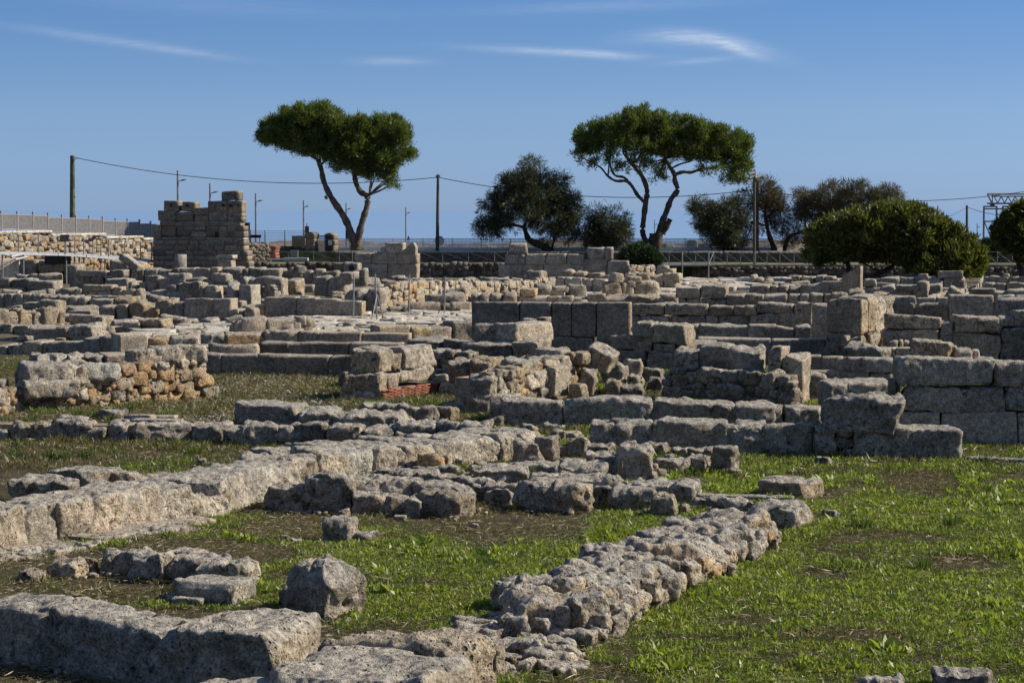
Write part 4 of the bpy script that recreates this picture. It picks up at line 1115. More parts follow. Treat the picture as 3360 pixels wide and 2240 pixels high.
w.rects('Z5', 108.0, [(-10, 85, 188, 260, 'r'), (92, 238, 194, 270, 'w'), (232, 458, 212, 300), (344, 452, 288, 350), (452, 528, 298, 350), (10, 92, 288, 340), (92, 212, 263, 330, 'r'), (982, 1100, 188, 285, 'w'), (1058, 1132, 218, 280), (1108, 1192, 244, 300, 'r'), (1183, 1252, 224, 290), (1248, 1358, 168, 300, 'r'), (1352, 1462, 188, 250, 'r'), (1418, 1582, 153, 215, 'r'), (905, 1000, 195, 250)], t=.9, rot=R(-20))
w = Wall('low row of squared blocks at the foot of the tall ruined wall', sty='w')
w.rects('Z5', 117.0, [(-20, 125, 188, 240), (122, 247, 158, 215), (244, 322, 158, 215), (318, 497, 158, 215, 'T'), (590, 667, 73, 175), (634, 712, 143, 205, 'o'), (712, 772, 138, 205, 'o'), (768, 872, 163, 210, 'o'), (658, 918, 123, 180, 'a'), (903, 1002, 163, 215), (938, 1062, 118, 180), (1178, 1232, 108, 200, 'aD'), (1233, 1355, 103, 175), (1348, 1478, 118, 175), (1478, 1545, 103, 170, 'D'), (1543, 1678, 102, 170, 'a'), (1673, 1805, 103, 170, 'a'), (1800, 1878, 95, 170, 'aT'), (1898, 2085, 98, 170), (2083, 2128, 108, 190, 'aD'), (2128, 2255, 103, 170), (2250, 2400, 108, 170)], t=.8, rot=R(-8))
w.rects('Z6', 116.0, [(40, 155, 108, 170, 'w'), (150, 268, 108, 170, 'o'), (264, 352, 103, 180, 'r'), (350, 440, 123, 180), (428, 518, 80, 160, 'o'), (350, 532, 138, 200, 'r'), (513, 592, 118, 200, 'r'), (588, 692, 123, 190, 'r'), (690, 812, 128, 180), (922, 1022, 123, 200, 'rT'), (1000, 1052, 103, 175, 'o'), (820, 930, 143, 200, 'r')], t=.8, rot=R(-8), xref=900)
w.face('Z5', (1360, 118.3), (2352, 116.4), [(1300, 160), (2352, 160)], .28, 'GDG', t=.5, sty='w', stuff=True)
q = PD('Z5', 1110, 150, 114.5); o = rock('stone', None, Vector((q.x, 115, q.z + .55)), (1.15, .55, .38), R(-20), 'w', 'G', MAT['stone'], (0, .6)); tag(o, 'long block tipped over at a slant left of the tall ruined wall', 'stone')
w = Wall('group of grey blocks lying beneath the walkway at the far left', name='stone_row', cat='stone row', sty='w')
w.rects('Z5', 124.0, [(170, 312, 28, 110, 'rT'), (318, 350, 55, 110, 'rT'), (328, 462, 40, 110), (458, 552, 30, 100), (225, 312, 92, 150), (143, 228, 78, 140), (328, 412, 113, 160, 'T'), (410, 527, 118, 165, 'T'), (320, 552, 78, 130), (548, 682, 68, 135), (938, 1112, 38, 130), (1123, 1222, 50, 115, 'T')], t=.9, rot=R(-12))
w.rects('Z5', 122.0, [(-40, 165, 25, 190, 'aL')], t=.7, rot=R(20), name='plastered_panel')

# --- lit rubble walls in the middle distance
w = Wall('sunlit rubble wall behind the thin metal rods, left of the steps', name='rubble_wall', sty='w', tint='T')
w.face('Z6', (1010, 90.0), (1590, 97.5), [(1000, 380), (1160, 290), (1290, 230), (1590, 205)], .33, 'TTLOT', t=.8, sty='w')
w.rects('Z6', 87.0, [(868, 1052, 300, 480, 'oT'), (1028, 1112, 360, 500, 'rT'), (1040, 1185, 288, 430, 'rG')], t=.9)
w.rects('Z6', 86.0, [(1100, 1255, 445, 560, 'rT'), (1245, 1372, 435, 540, 'rT'), (1368, 1432, 468, 530, 'wT'), (1418, 1685, 402, 520, 'wT'), (1508, 1692, 488, 545, 'w'), (1685, 1792, 408, 520, 'rT'), (1775, 1948, 398, 470, 'wL'), (1745, 1948, 440, 520, 'wT')], t=.8, rot=R(8))
w.rects('Z6', 89.0, [(1583, 1905, 328, 420, 'wT'), (1320, 1440, 415, 500, 'wG')], t=1.0, rot=R(8))
w = Wall('long sunlit rubble wall running away towards the far pine', name='rubble_wall', sty='w', tint='L')
w.face('Z6', (1590, 99.0), (2352, 108.0), [(1590, 215), (1950, 200), (2215, 235), (2352, 225)], .33, 'LTTL', t=.8, sty='w')
w.face('Z7', (130, 106.0), (578, 112.0), [(130, 225), (400, 205), (420, 185), (578, 185)], .34, 'LTTL', t=.8, sty='w')
w.rects('Z7', 106.0, [(578, 657, 183, 270), (655, 722, 183, 270), (720, 812, 183, 270), (808, 845, 190, 270, 'o'), (842, 902, 195, 270, 'r'), (898, 1010, 195, 270), (690, 900, 252, 310, 'r'), (898, 980, 255, 310)], t=.7)
w = Wall('strewn blocks and a broad rounded boulder beside the far paved road', name='stone_row', cat='stone row', sty='r', tint='T')
w.rects('Z7', 99.5, [(1262, 1495, 205, 305, 'oT'), (1000, 1160, 232, 310, 'r'), (1150, 1197, 228, 300, 'o'), (1192, 1243, 248, 300, 'o'), (1078, 1168, 150, 240, 'wT'), (1215, 1325, 178, 230, 'w'), (1188, 1275, 203, 270, 'r'), (698, 858, 245, 312, 'rD'), (418, 565, 243, 335, 'rD'), (493, 660, 288, 345, 'wL'), (573, 700, 263, 312, 'w')], t=1.0, rot=R(8))
w.rects('Z7', 93.0, [(285, 410, 283, 350, 'wO'), (10, 118, 323, 400, 'r'), (118, 230, 313, 370), (110, 255, 355, 400), (250, 515, 343, 400, 'wL'), (508, 625, 348, 400, 'r'), (588, 725, 345, 400, 'wL'), (845, 1005, 325, 380), (718, 1005, 358, 410, 'wT'), (985, 1200, 333, 410), (1192, 1440, 336, 430), (1436, 1505, 358, 420, 'L'), (1495, 1635, 332, 425, 'rT')], t=.9, rot=R(-8))
w.rects('Z6', 92.5, [(1938, 2022, 333, 400), (2018, 2110, 326, 400, 'L'), (2100, 2212, 322, 400, 'T'), (2208, 2330, 312, 400, 'T'), (1700, 1930, 280, 330, 'rT')], t=.9, rot=R(-8))
w = Wall('ring of tumbled boulders below the curved curb under the right pine', name='rubble_heap', cat='rubble heap', sty='r', tint='T')
w.rects('Z7', 113.0, [(612, 742, 123, 185, 'o'), (738, 842, 140, 185), (320, 460, 128, 170, 'w'), (848, 975, 145, 200), (905, 1000, 150, 210), (1160, 1260, 140, 190), (1260, 1400, 145, 200), (1380, 1500, 165, 225), (1490, 1600, 150, 225), (1560, 1640, 150, 215, 'w'), (1510, 1610, 210, 260, 'wL'), (980, 1080, 160, 200), (1240, 1330, 165, 215)], t=1.0)

# --- far right rows
o = rock('upright_slab', None, Vector((PD('Z8', 885, 300, 92).x, 92.3, .86)), (.80, .34, 1.84), R(-28), 'a', 'T', MAT['dressed'], (0, .04))
for v_ in o.data.vertices:
    if v_.co.z > 0: v_.co.z -= max(0, .40 - v_.co.x) * .52 * (v_.co.z / .92); v_.co.x *= 1 - .10 * v_.co.z
tag(o, 'lone leaning upright slab with a slanted top before the big bush', 'stone', 'upright slabs')
w = Wall('low broken rows right of the lone leaning slab, before the big bush', sty='w')
w.rects('Z8', 95.0, [(606, 808, 220, 345, 'a'), (678, 772, 256, 335, 'aD'), (438, 608, 240, 320, 'w'), (328, 428, 272, 335, 'wB'), (243, 325, 250, 330), (178, 245, 253, 330, 'T'), (-10, 182, 253, 330, 'wT'), (970, 1080, 198, 265, 'r'), (1120, 1242, 252, 345), (975, 1128, 273, 350)], t=.8, rot=R(-12))
w.rects('Z8', 91.0, [(1212, 1405, 288, 365, 'rT'), (1393, 1515, 273, 355, 'rT'), (1428, 1528, 223, 355, 'wT'), (1270, 1440, 253, 300), (1050, 1215, 310, 350, 'rT')], t=.8, rot=R(-12))
w.rects('Z8', 104.0, [(1522, 1645, 238, 300, 'r'), (1240, 1430, 250, 300, 'T'), (1060, 1240, 235, 290)], t=.8)
w = Wall('rear rows of long pale blocks under the big bush at right', sty='w')
w.rects('Z8', 113.0, [(1112, 1293, 183, 255), (1288, 1420, 188, 260), (1416, 1645, 183, 245, 'r'), (1662, 1845, 183, 250, 'w'), (1448, 1532, 153, 200, 'a'), (1618, 1832, 128, 190, 'a')], t=.9, rot=R(-8))
w.rects('Z8', 119.0, [(-10, 50, 163, 230, 'o'), (40, 108, 183, 230, 'o'), (118, 182, 193, 245, 'o'), (358, 432, 168, 235), (438, 545, 178, 240, 'r'), (568, 642, 168, 230), (640, 718, 173, 230), (715, 770, 190, 235, 'o'), (300, 440, 205, 250, 'rT'), (770, 830, 200, 240, 'r')], t=.9)
w = Wall('long straight wall running away at the far right with a bright sunlit side', sty='w', tint='L')  # light tint puts some of the sun's brightness into the stone colour
w.edge('Z8', [(1895, 325), (1950, 262), (2005, 172)], .6, [12] * 9, 9, code='wL')
w.edge('Z8', [(1830, 345), (1895, 305)], .5, 14, 3, code='wL')
w.edge('Z8', [(1700, 352), (1830, 290), (1870, 240)], .62, 10, 5, code='wL')
w.edge('Z8', [(1540, 345), (1640, 320), (1740, 285)], .5, 12, 4, code='wT')
w = Wall('parallel low rows of blocks at the extreme right edge, far back', sty='w')
w.rects('Z8', 110.0, [(2003, 2047, 178, 235), (2045, 2216, 172, 235), (2214, 2302, 178, 235), (2298, 2440, 178, 250), (2444, 2640, 180, 250), (2644, 2900, 180, 250), (2170, 2225, 150, 185, 'o')], t=.8)
w.rects('Z8', 101.0, [(1990, 2105, 228, 290), (2106, 2198, 233, 300), (2195, 2440, 233, 300), (2444, 2760, 233, 300)], t=.8)
w.rects('Z8', 92.0, [(1888, 2102, 278, 330, 'D'), (1908, 2185, 303, 350), (2180, 2440, 293, 365), (2444, 2800, 293, 365)], t=.8)
w.rects('Z8', 87.0, [(2100, 2270, 345, 380), (2268, 2440, 335, 390)], t=.8)
q = PD('Z8', 1740, 340, 72); tag(rock('stone', None, Vector((q.x, 72.4, q.z / 2 + .05)), (.85, .5, q.z + .35), R(-10), 'w', 'T', MAT['stone'], (0, .5)), 'peaked stone showing behind the tall flat slab at far right', 'stone')

# --- low rubble fields between the rows (one heap each)
def heap(label, fr, x0, x1, y0, y1, n, smin, smax, tints='GGTD', stys='rrow'):
    w = Wall(label, name='rubble_heap', cat='rubble heap')
    k, ox, oy = FR[fr]
    for i in range(n):
        x = RNG.uniform(x0, x1); d0 = PZ(fr, x, y0, 0).y; d1 = PZ(fr, x, y1, 0).y
        d = RNG.uniform(min(d0, d1), max(d0, d1)); p = PD(fr, x, 0, d); p.z = 0
        sz = RNG.uniform(smin, smax); hh_ = sz * RNG.uniform(.25, .6)
        if w.root is None: w.make(p)
        p.z = hh_ * .42
        rock('stone', w.root, p, (sz * RNG.uniform(.8, 1.8), sz, hh_), RNG.uniform(-.6, .6), RNG.choice(stys), RNG.choice(tints), MAT['stone'], (RNG.uniform(-.15, .15), RNG.uniform(-.15, .15)))
heap('field of small flat stones in front of the two low ruined walls, far centre', 'Z6', 900, 2352, 225, 330, 150, .35, .75)
heap('field of small stones before the broken far wall under the right pine', 'Z7', 0, 1500, 225, 300, 120, .35, .75)
heap('strewn stones left of the thin metal rods', 'Z6', -300, 900, 250, 400, 90, .35, .8)
heap('strewn stones among the blocks at the left, far back', 'Z5', 0, 1300, 330, 520, 80, .35, .8)
heap('small rubble on the ground before the big bush', 'Z8', 0, 1700, 235, 330, 80, .35, .8)
heap('small rubble among the rows at the extreme right', 'Z8', 1700, 2352, 260, 420, 40, .35, .8)
heap('rubble between the sloping row and the paved road, left', 'Z5', 500, 2000, 560, 700, 40, .3, .6)
heap('loose stones behind the tall upright slabs', 'Z7', 600, 1600, 420, 560, 30, .35, .7)
heap('scraps of rubble behind the long coursed wall at right', 'Z8', 0, 1100, 500, 700, 25, .3, .7)

heap('small broken stones and fill between the rows, left middle', 'Z5', 0, 1900, 420, 800, 130, .18, .4, 'GTLT')
heap('small broken stones and fill between the rows, centre', 'Z6', 0, 2352, 560, 850, 110, .18, .4, 'GTLT')
heap('small broken stones and fill between the rows right of the tall smooth slabs', 'Z7', 1200, 2352, 420, 850, 90, .18, .4, 'GTLT')
heap('small broken stones and fill around the sunlit pillar, far right', 'Z8', 300, 2352, 380, 800, 110, .18, .4, 'GTLT')
heap('crumbled fill lying before the diagonal double wall', 'B', 0, 1500, 480, 620, 60, .10, .26, 'GTLM')
heap('scattered small stones at the foot of the lumpy footing, bottom centre', 'E', 1050, 1900, 700, 1080, 45, .10, .28, 'GTLM')
# --- paved road of pale slabs
pr_ = empty('paved_road', (PZ('S', 1500, 1060).x, PZ('S', 1500, 1060).y, 0))
pr_['kind'] = 'structure'
poly = [(440, 1105), (900, 1058), (1180, 1046), (1560, 1028), (1720, 985), (1900, 955), (2180, 922), (2640, 916), (2700, 936), (2240, 962), (2110, 990), (1760, 1036), (1560, 1092), (1200, 1104), (800, 1122), (440, 1138)]
wp = [PZ('S', x, y) for x, y in poly]
def inpoly(x, y):
    c = False; j = len(wp) - 1
    for i in range(len(wp)):
        if (wp[i].y > y) != (wp[j].y > y) and x < (wp[j].x - wp[i].x) * (y - wp[i].y) / (wp[j].y - wp[i].y) + wp[i].x: c = not c
        j = i
    return c
ymn, ymx = min(p.y for p in wp), max(p.y for p in wp); xmn, xmx = min(p.x for p in wp), max(p.x for p in wp)
y = ymn; cnt = 0
while y < ymx:
    ry = RNG.uniform(.75, 1.25) * (1 if y < 90 else 1.35); x = xmn
    while x < xmx:
        rx = RNG.uniform(.7, 1.5) * (1 if y < 90 else 1.4)
        if inpoly(x + rx / 2, y + ry / 2) and cnt < 298:
            rock('paving_stone', pr_, Vector((x + rx / 2, y + ry / 2 + RNG.uniform(-.15, .15), .06 + RNG.uniform(-.03, .05))), (rx - .06, ry - .05, .26), RNG.uniform(-.25, .25), 'w', RNG.choice('WWLW'), MAT['paving'], (RNG.uniform(-.05, .03), RNG.uniform(-.03, .06)))
            cnt += 1
        x += rx
    y += ry
# ================================================================== the far edge of the site
def fin(root, label, cat, group=None):
    tag(root, label, cat, group, 'thing'); return root
def bar(mb, a, b, r=.03, n=5): mb.tube([a, b], r, n); return mb

# --- tall ruined wall at left
w = Wall('tall ruined ashlar wall with a stepped broken top and small square holes', cat='wall', name='ruined_wall', sty='a', tint='D')
DT = 128.0
up = [(1900, 2048, 381, 466, 'w'), (1405, 1530, 466, 556), (1565, 1677, 476, 560), (1783, 1842, 470, 560), (1842, 1946, 468, 560), (1946, 2078, 468, 572),
      (1355, 1502, 556, 640, 'w'), (1505, 1657, 562, 640), (1658, 1785, 526, 590), (1668, 1782, 592, 640), (1784, 1952, 560, 642, 'w'), (1954, 2078, 571, 606), (1954, 2078, 606, 646),
      (1370, 1500, 640, 682), (1500, 1570, 648, 690), (1570, 1662, 640, 690), (1662, 1757, 640, 690), (1757, 1872, 642, 690), (1872, 2062, 645, 682),
      (1312, 1382, 676, 742), (1382, 1508, 688, 778, 'w'), (1508, 1632, 690, 772, 'w'), (1570, 1670, 690, 722), (1632, 1762, 722, 786, 'w'), (1672, 1760, 690, 722), (1762, 1870, 690, 782, 'w'), (1870, 1952, 684, 782), (1952, 2024, 682, 728), (2024, 2094, 682, 728), (1952, 2024, 728, 780), (2024, 2094, 728, 780),
      (1312, 1382, 742, 806), (1382, 1442, 778, 806), (1442, 1542, 778, 806, 'w'), (1542, 1640, 774, 806), (1640, 1762, 786, 806)]
w.rects('Z1', DT, up, t=.75, rot=R(-12), ground=False, xref=1700, gap=.004)
y = 806; k = 0
while y < 1060:
    hh_ = 44 if k else 46; x = 1312 - (40 if k % 2 else 0); xe = 2094 if y < 885 else (2124 if y < 960 else 2139)
    lst = []
    y0 = y if True else y
    while x < xe:
        L = RNG.uniform(85, 130); x1 = min(x + L, xe)
        if xe - x1 < 35: x1 = xe
        ys_ = y0 if x > 1760 or k else y0
        lst.append((max(x, 1312), x1, ys_, y + hh_)); x = x1
    w.rects('Z1', DT, [q for q in lst if q[1] - q[0] > 12], t=.85, rot=R(-12), ground=False, xref=1700, gap=.002)
    y += hh_; k += 1
w.rects('Z1', DT, [(1764, 2094, 782, 806)], t=.8, rot=R(-12), ground=False, xref=1700)
n_ = (-math.sin(R(-12)), math.cos(R(-12))); q_ = PD('Z1', 1700, 700, DT)
mb = MB()
for x0, x1, y0, y1 in ((1320, 2085, 690, 1060), (1375, 1990, 645, 690), (1365, 1940, 570, 645), (1790, 2065, 478, 640), (1665, 1780, 535, 600)):
    a = PP('Z1', x0, y0, q_, n_); b_ = PP('Z1', x1, y1, q_, n_)
    mb.box(((a.x + b_.x) / 2 - n_[0] * -.42, (a.y + b_.y) / 2 + .42, (a.z + b_.z) / 2), ((b_.x - a.x) * 1.02, .3, a.z - b_.z), R(-12))
mb.build('mortar_core', MAT['mortar'], w.root, color=TINT['D'])['kind'] = 'stuff'
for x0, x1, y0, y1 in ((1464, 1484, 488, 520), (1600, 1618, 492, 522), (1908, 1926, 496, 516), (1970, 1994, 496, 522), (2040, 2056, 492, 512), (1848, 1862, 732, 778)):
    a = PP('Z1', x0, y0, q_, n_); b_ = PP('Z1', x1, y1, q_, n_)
    mb = MB(); mb.box(((a.x + b_.x) / 2, (a.y + b_.y) / 2 - .0, (a.z + b_.z) / 2), (b_.x - a.x, .22, a.z - b_.z), R(-12)); mb.build('beam_hole_shade', MAT['black'], w.root)  # solid black box painting the shade inside a hole
q = PD('Z1', 1548, 1045, 125.5); h = PD('Z1', 1548, 926, 125.5).z
mb = MB(); mb.tube([(q.x, q.y, -.05), (q.x, q.y, h * .5), (q.x + .02, q.y, h)], [.36, .35, .33], 14)
tag(mb.build('column', MAT['stone'], None, True, (.34, .31, .27)), 'rounded stub of a column in front of the tall ruined wall', 'column', None, 'thing')
q = PD('Z1', 1945, 1035, 125.5); h = PD('Z1', 1945, 932, 125.5).z
rt = empty('altar', (q.x, q.y, 0)); fin(rt, 'small moulded stone altar with a wider cap, right of the column stub', 'altar')
for nm, z0, z1, sx1 in (('base', 0, h * .35, .95), ('shaft', h * .35, h * .86, .80), ('cap', h * .86, h, 1.0)):
    rock(nm, rt, Vector((q.x, q.y, (z0 + z1) / 2)), (sx1, .7, z1 - z0), R(-14), 'a', 'L', MAT['dressed'])

# --- two low ashlar ruins
w = Wall('low ashlar ruin topped by a triangular block, under the left pine', sty='a', tint='G')
w.rects('Z2', 127.0, [(946, 1098, 1386, 1478), (1096, 1311, 1386, 1480), (1311, 1487, 1386, 1480), (1211, 1366, 1297, 1388), (1171, 1213, 1336, 1388), (990, 1232, 1480, 1560), (1232, 1487, 1480, 1560)], t=.75, rot=R(-10))
n_ = (-math.sin(R(-10)), math.cos(R(-10))); q_ = PD('Z2', 1215, 1300, 127)
pts = [PP('Z2', x, y, q_, n_) for x, y in ((1367, 1387), (1470, 1387), (1472, 1340), (1455, 1300), (1438, 1298), (1367, 1362))]
V = [tuple(p) for p in pts] + [(p.x - n_[0] * -.6, p.y + .62, p.z) for p in pts]
F = [list(range(6)), list(range(11, 5, -1))] + [[(i + 1) % 6, i, i + 6, (i + 1) % 6 + 6] for i in range(6)]
meshobj('block', V, F, MAT['dressed'], w.root, color=TINT['G'])
w.rects('Z6', 123.0, [(776, 850, 58, 140, 'D'), (848, 992, 55, 150, 'w')], t=.8, rot=R(-10))
q = PD('Z6', 925, 102, 122.7); mb = MB(); mb.tube([(q.x, q.y - .05, q.z), (q.x, q.y + .5, q.z)], .16, 12); mb.build('round_hole_shade', MAT['black'], w.root)  # black cylinder in place of the shaded inside of the hole
w = Wall('longer low ashlar ruin with one trapezoid block on its left end, centre right', sty='a', tint='G')
w.rects('Z3', 127.0, [(398, 536, 1172, 1257, 'w'), (366, 523, 1258, 1337), (525, 684, 1252, 1337), (685, 843, 1252, 1337), (845, 978, 1255, 1337), (1003, 1137, 1202, 1299, 'w'), (1138, 1201, 1202, 1299), (979, 1158, 1299, 1392), (1159, 1325, 1305, 1394), (316, 500, 1338, 1420), (500, 665, 1338, 1420), (665, 978, 1338, 1420)], t=.75, rot=R(-6))
w = Wall('short curved curb of small pale stones below the oleander', name='rubble_wall', sty='w', tint='L')
w.face('Z3', (1325, 125.5), (1532, 127.5), [(1320, 1338), (1540, 1338)], .3, 'LTG', t=.7, sty='w')
w.rects('Z3', 123, [(1530, 1618, 1344, 1430), (1600, 1672, 1368, 1430, 'T'), (1640, 1708, 1402, 1470)], t=.8, rot=R(-20))

# --- retaining wall of the terrace
w = Wall('dark rubble retaining wall under the railings, right half', name='retaining_wall', sty='w', tint='G')
w.face('Z4', (-310, 136.1), (2600, 136.1), [(-400, 958), (2700, 958)], .27, 'GGD', t=.6, sty='w', stuff=True, core='D')
w = Wall('dark rubble retaining wall behind the low ashlar ruins, left half', name='retaining_wall', sty='w', tint='G')
w.face('Z2', (30, 136.1), (2420, 136.1), [(0, 1476), (2500, 1476)], .27, 'GGD', t=.6, sty='w', stuff=True, core='D')

# --- dark parapet along the road
rt = empty('parapet', (0, 141.2, .75)); fin(rt, 'long dark stone parapet along the coast road behind the ruins', 'wall')
a = PD('Z2', 1485, 1370, 141.2); b_ = PD('Z4', 2500, 1370, 141.2)
x = a.x
while x < b_.x:
    L = RNG.uniform(2.2, 3.4)
    rock('parapet_block', rt, Vector((x + L / 2, 141.6, 1.08)), (L, .6, .76), 0, 'a', 'K', MAT['stone']); x += L
x = PD('Z2', 765, 1370, 141.2).x; e_ = a.x
while x < e_ - .3:
    L = RNG.uniform(2.0, 2.8); L = min(L, e_ - x)
    rock('parapet_block', rt, Vector((x + L / 2, 141.6, 1.08)), (L - .01, .6, .76), 0, 'a', 'K', MAT['stone']); x += L
rt2 = Wall('low grey rubble wall left of the gate', name='rubble_wall', sty='w', tint='G')
rt2.face('Z2', (20, 140), (235, 142.0), [(10, 1300), (180, 1300), (235, 1330)], .24, 'GTG', t=.5, sty='w', stuff=True, zb=.7)
rt2.face('Z2', (180, 143), (530, 144), [(0, 1322), (345, 1322), (350, 1332), (600, 1332)], .24, 'GGD', t=.5, sty='w', stuff=True, zb=.7, core='D')

# --- white mesh fence along the road
DF = 145.0
rt = empty('mesh_fence', (0, DF, 1.4)); fin(rt, 'long white welded mesh fence along the coast road', 'fence')
x0 = PD('Z2', 788, 1300, DF).x; x1 = PD('Z4', 330, 750, DF).x
zt = PD('Z2', 1200, 1262, DF).z; zm = PD('Z2', 1200, 1335, DF).z; zb = 1.3
n = 15
for i in range(n + 1):
    x = x0 + (x1 - x0) * i / n
    mb = MB(); mb.box((x, DF, (zt + zb) / 2 + .02), (.07, .06, zt - zb + .04)); mb.build('post', MAT['white_paint'], rt)
for i in range(n):
    xa = x0 + (x1 - x0) * i / n; xb = x0 + (x1 - x0) * (i + 1) / n
    mb = MB()
    for j in range(9):
        z = zt - (zt - zb - .1) * j / 8; mb.box(((xa + xb) / 2, DF, z), (xb - xa, .012, .036))
    m_ = 22
    for j in range(1, m_):
        x = xa + (xb - xa) * j / m_; mb.box((x, DF + .012, (zt + zb) / 2), (.030, .010, zt - zb))
        mb.box((x, DF + .05, (zm + zb) / 2 - .02), (.085, .02, zm - zb))
    mb.build('mesh_panel', MAT['white_paint'], rt)

# --- wire fence left of the gate
DW = 150.0
rt = empty('wire_fence', (PD('Z2', 100, 1300, DW).x, DW, 1.4)); fin(rt, 'tall thin grey wire fence between the ruined wall and the gate', 'fence')
zt = PD('Z2', 200, 1196, DW).z; zb = 1.3
px_ = [46, 182, 352, 520]
for p in px_:
    x = PD('Z2', p, 1300, DW).x; mb = MB(); mb.tube([(x, DW, zb), (x, DW, zt + .05)], .035, 6); mb.build('post', MAT['grey_paint'], rt)
for a, b_ in zip(px_[:-1], px_[1:]):
    xa, xb = PD('Z2', a, 1300, DW).x, PD('Z2', b_, 1300, DW).x; mb = MB()
    for j in range(9): z = zt - (zt - zb) * j / 9.5; mb.box(((xa + xb) / 2, DW, z), (xb - xa, .01, .016))
    for j in range(1, 18): mb.box((xa + (xb - xa) * j / 18, DW + .012, (zt + zb) / 2), (.008, .008, zt - zb))
    mb.build('wire_panel', MAT['grey_paint'], rt)

# --- gate with two stone pillars
DG = 143.0
def at(fr, x, y, d): return PD(fr, x, y, d)
def pxbox(mb, fr, x0, x1, y0, y1, d, t, rot=0.0):
    a = PD(fr, x0, y0, d); b_ = PD(fr, x1, y1, d)
    mb.box(((a.x + b_.x) / 2, d + t / 2, (a.z + b_.z) / 2), (b_.x - a.x, t, a.z - b_.z), rot); return mb
w = Wall('tall stone gate pillar with a sunlit right edge, left of the grey gate', name='gate_pillar', cat='pillar', sty='w', tint='B')
for y0, y1 in ((1214, 1262), (1262, 1310), (1310, 1356), (1356, 1400), (1400, 1446)):
    w.rects('Z2', DG, [(526, 606, y0, y1, 'B')], t=.8, rot=R(-15), ground=False)
w.rects('Z2', DG, [(532, 596, 1206, 1218, 'r')], t=.7, rot=R(-15), ground=False)
w = Wall('stone gate pillar right of the grey gate, with a noticeboard in front', name='gate_pillar', cat='pillar', sty='w', tint='D')
for y0, y1 in ((1222, 1270), (1270, 1318), (1318, 1366), (1366, 1432)):
    w.rects('Z2', DG, [(692, 776, y0, y1, 'wB')], t=.8, rot=R(-15), ground=False)
w.rects('Z2', DG, [(706, 752, 1212, 1228, 'r')], t=.6, rot=R(-15), ground=False)
rt = empty('metal_gate', (PD('Z2', 655, 1430, DG).x, DG, .75)); fin(rt, 'grey metal gate of thin upright bars between the two stone pillars', 'gate')
mb = MB(); pxbox(mb, 'Z2', 618, 628, 1226, 1432, DG + .4, .08); pxbox(mb, 'Z2', 690, 698, 1234, 1430, DG + .4, .08); pxbox(mb, 'Z2', 628, 690, 1234, 1241, DG + .4, .06); pxbox(mb, 'Z2', 628, 690, 1414, 1428, DG + .4, .06)
mb.build('gate_frame', MAT['galvanised'], rt)
for i in range(9):
    x = 631 + i * 6.6; mb = MB(); pxbox(mb, 'Z2', x, x + 4.4, 1241, 1414, DG + .42, .04); mb.build('bar', MAT['grey_paint'], rt)
rt = empty('noticeboard', (PD('Z2', 728, 1430, DG - .6).x, DG - .6, .75)); fin(rt, 'dark noticeboard with a white notice, in front of the right gate pillar', 'noticeboard')
mb = MB(); pxbox(mb, 'Z2', 700, 758, 1236, 1432, DG - .5, .06); mb.build('board', MAT['dark_panel'], rt)
mb = MB(); pxbox(mb, 'Z2', 724, 753, 1275, 1318, DG - .53, .02); mb.build('notice', MAT['sign_white'], rt)
mb = MB()
for i in range(5): pxbox(mb, 'Z2', 728, 748 - (i % 2) * 4, 1282 + i * 7, 1284.5 + i * 7, DG - .545, .006)
mb.build('print', MAT['sign_ink'], rt)
rt = empty('reed_screen', (PD('Z2', 467, 1330, 147).x, 147, 1.4)); fin(rt, 'pale reed screen panel left of the gate pillars', 'screen')
for i in range(19):
    mb = MB(); x = 412 + i * 6.0; pxbox(mb, 'Z2', x, x + 5.6, 1237 + RNG.uniform(-2, 3), 1332, 147 + RNG.uniform(-.03, .03), .05); mb.build('reed_slat', MAT['reed'], rt)
rt = empty('brick_pedestal', (PD('Z2', 262, 1432, 138.5).x, 138.5, .75)); fin(rt, 'terracotta red brick pedestal with a flared top on the terrace', 'pedestal')
for i, (x0, x1, y0, y1) in enumerate(((228, 294, 1328, 1344), (236, 288, 1344, 1358), (240, 284, 1358, 1382), (240, 284, 1382, 1406), (236, 288, 1406, 1434))):
    a = PD('Z2', x0, y0, 138.5); b_ = PD('Z2', x1, y1, 138.5)
    rock('brick_course', rt, Vector(((a.x + b_.x) / 2, 138.8, (a.z + b_.z) / 2)), (b_.x - a.x, .7, a.z - b_.z - .01), R(-14), 'a', 'B', MAT['terracotta'])
tag(meshobj('slab', *(lambda m_: (m_.v, m_.f))(pxbox(MB(), 'Z2', 338, 546, 1428, 1452, 137.3, .9)), MAT['deck']), 'long pale concrete slab lying on the terrace before the gate', 'slab', None, 'thing')
tag(meshobj('slab', *(lambda m_: (m_.v, m_.f))(pxbox(MB(), 'Z2', 200, 338, 1434, 1448, 137.5, .6)), MAT['deck']), 'shorter pale kerb slab in front of the red brick pedestal', 'slab', None, 'thing')
rt = empty('electric_cabinet', (PD('Z2', 430, 1420, 141).x, 141, .75)); fin(rt, 'squat grey metal cabinet left of the tall gate pillar', 'cabinet')
mb = MB(); pxbox(mb, 'Z2', 398, 462, 1368, 1424, 141, .4); mb.build('body', MAT['grey_paint'], rt); mb = MB(); pxbox(mb, 'Z2', 394, 466, 1363, 1368, 140.95, .5); mb.build('lid', MAT['galvanised'], rt)

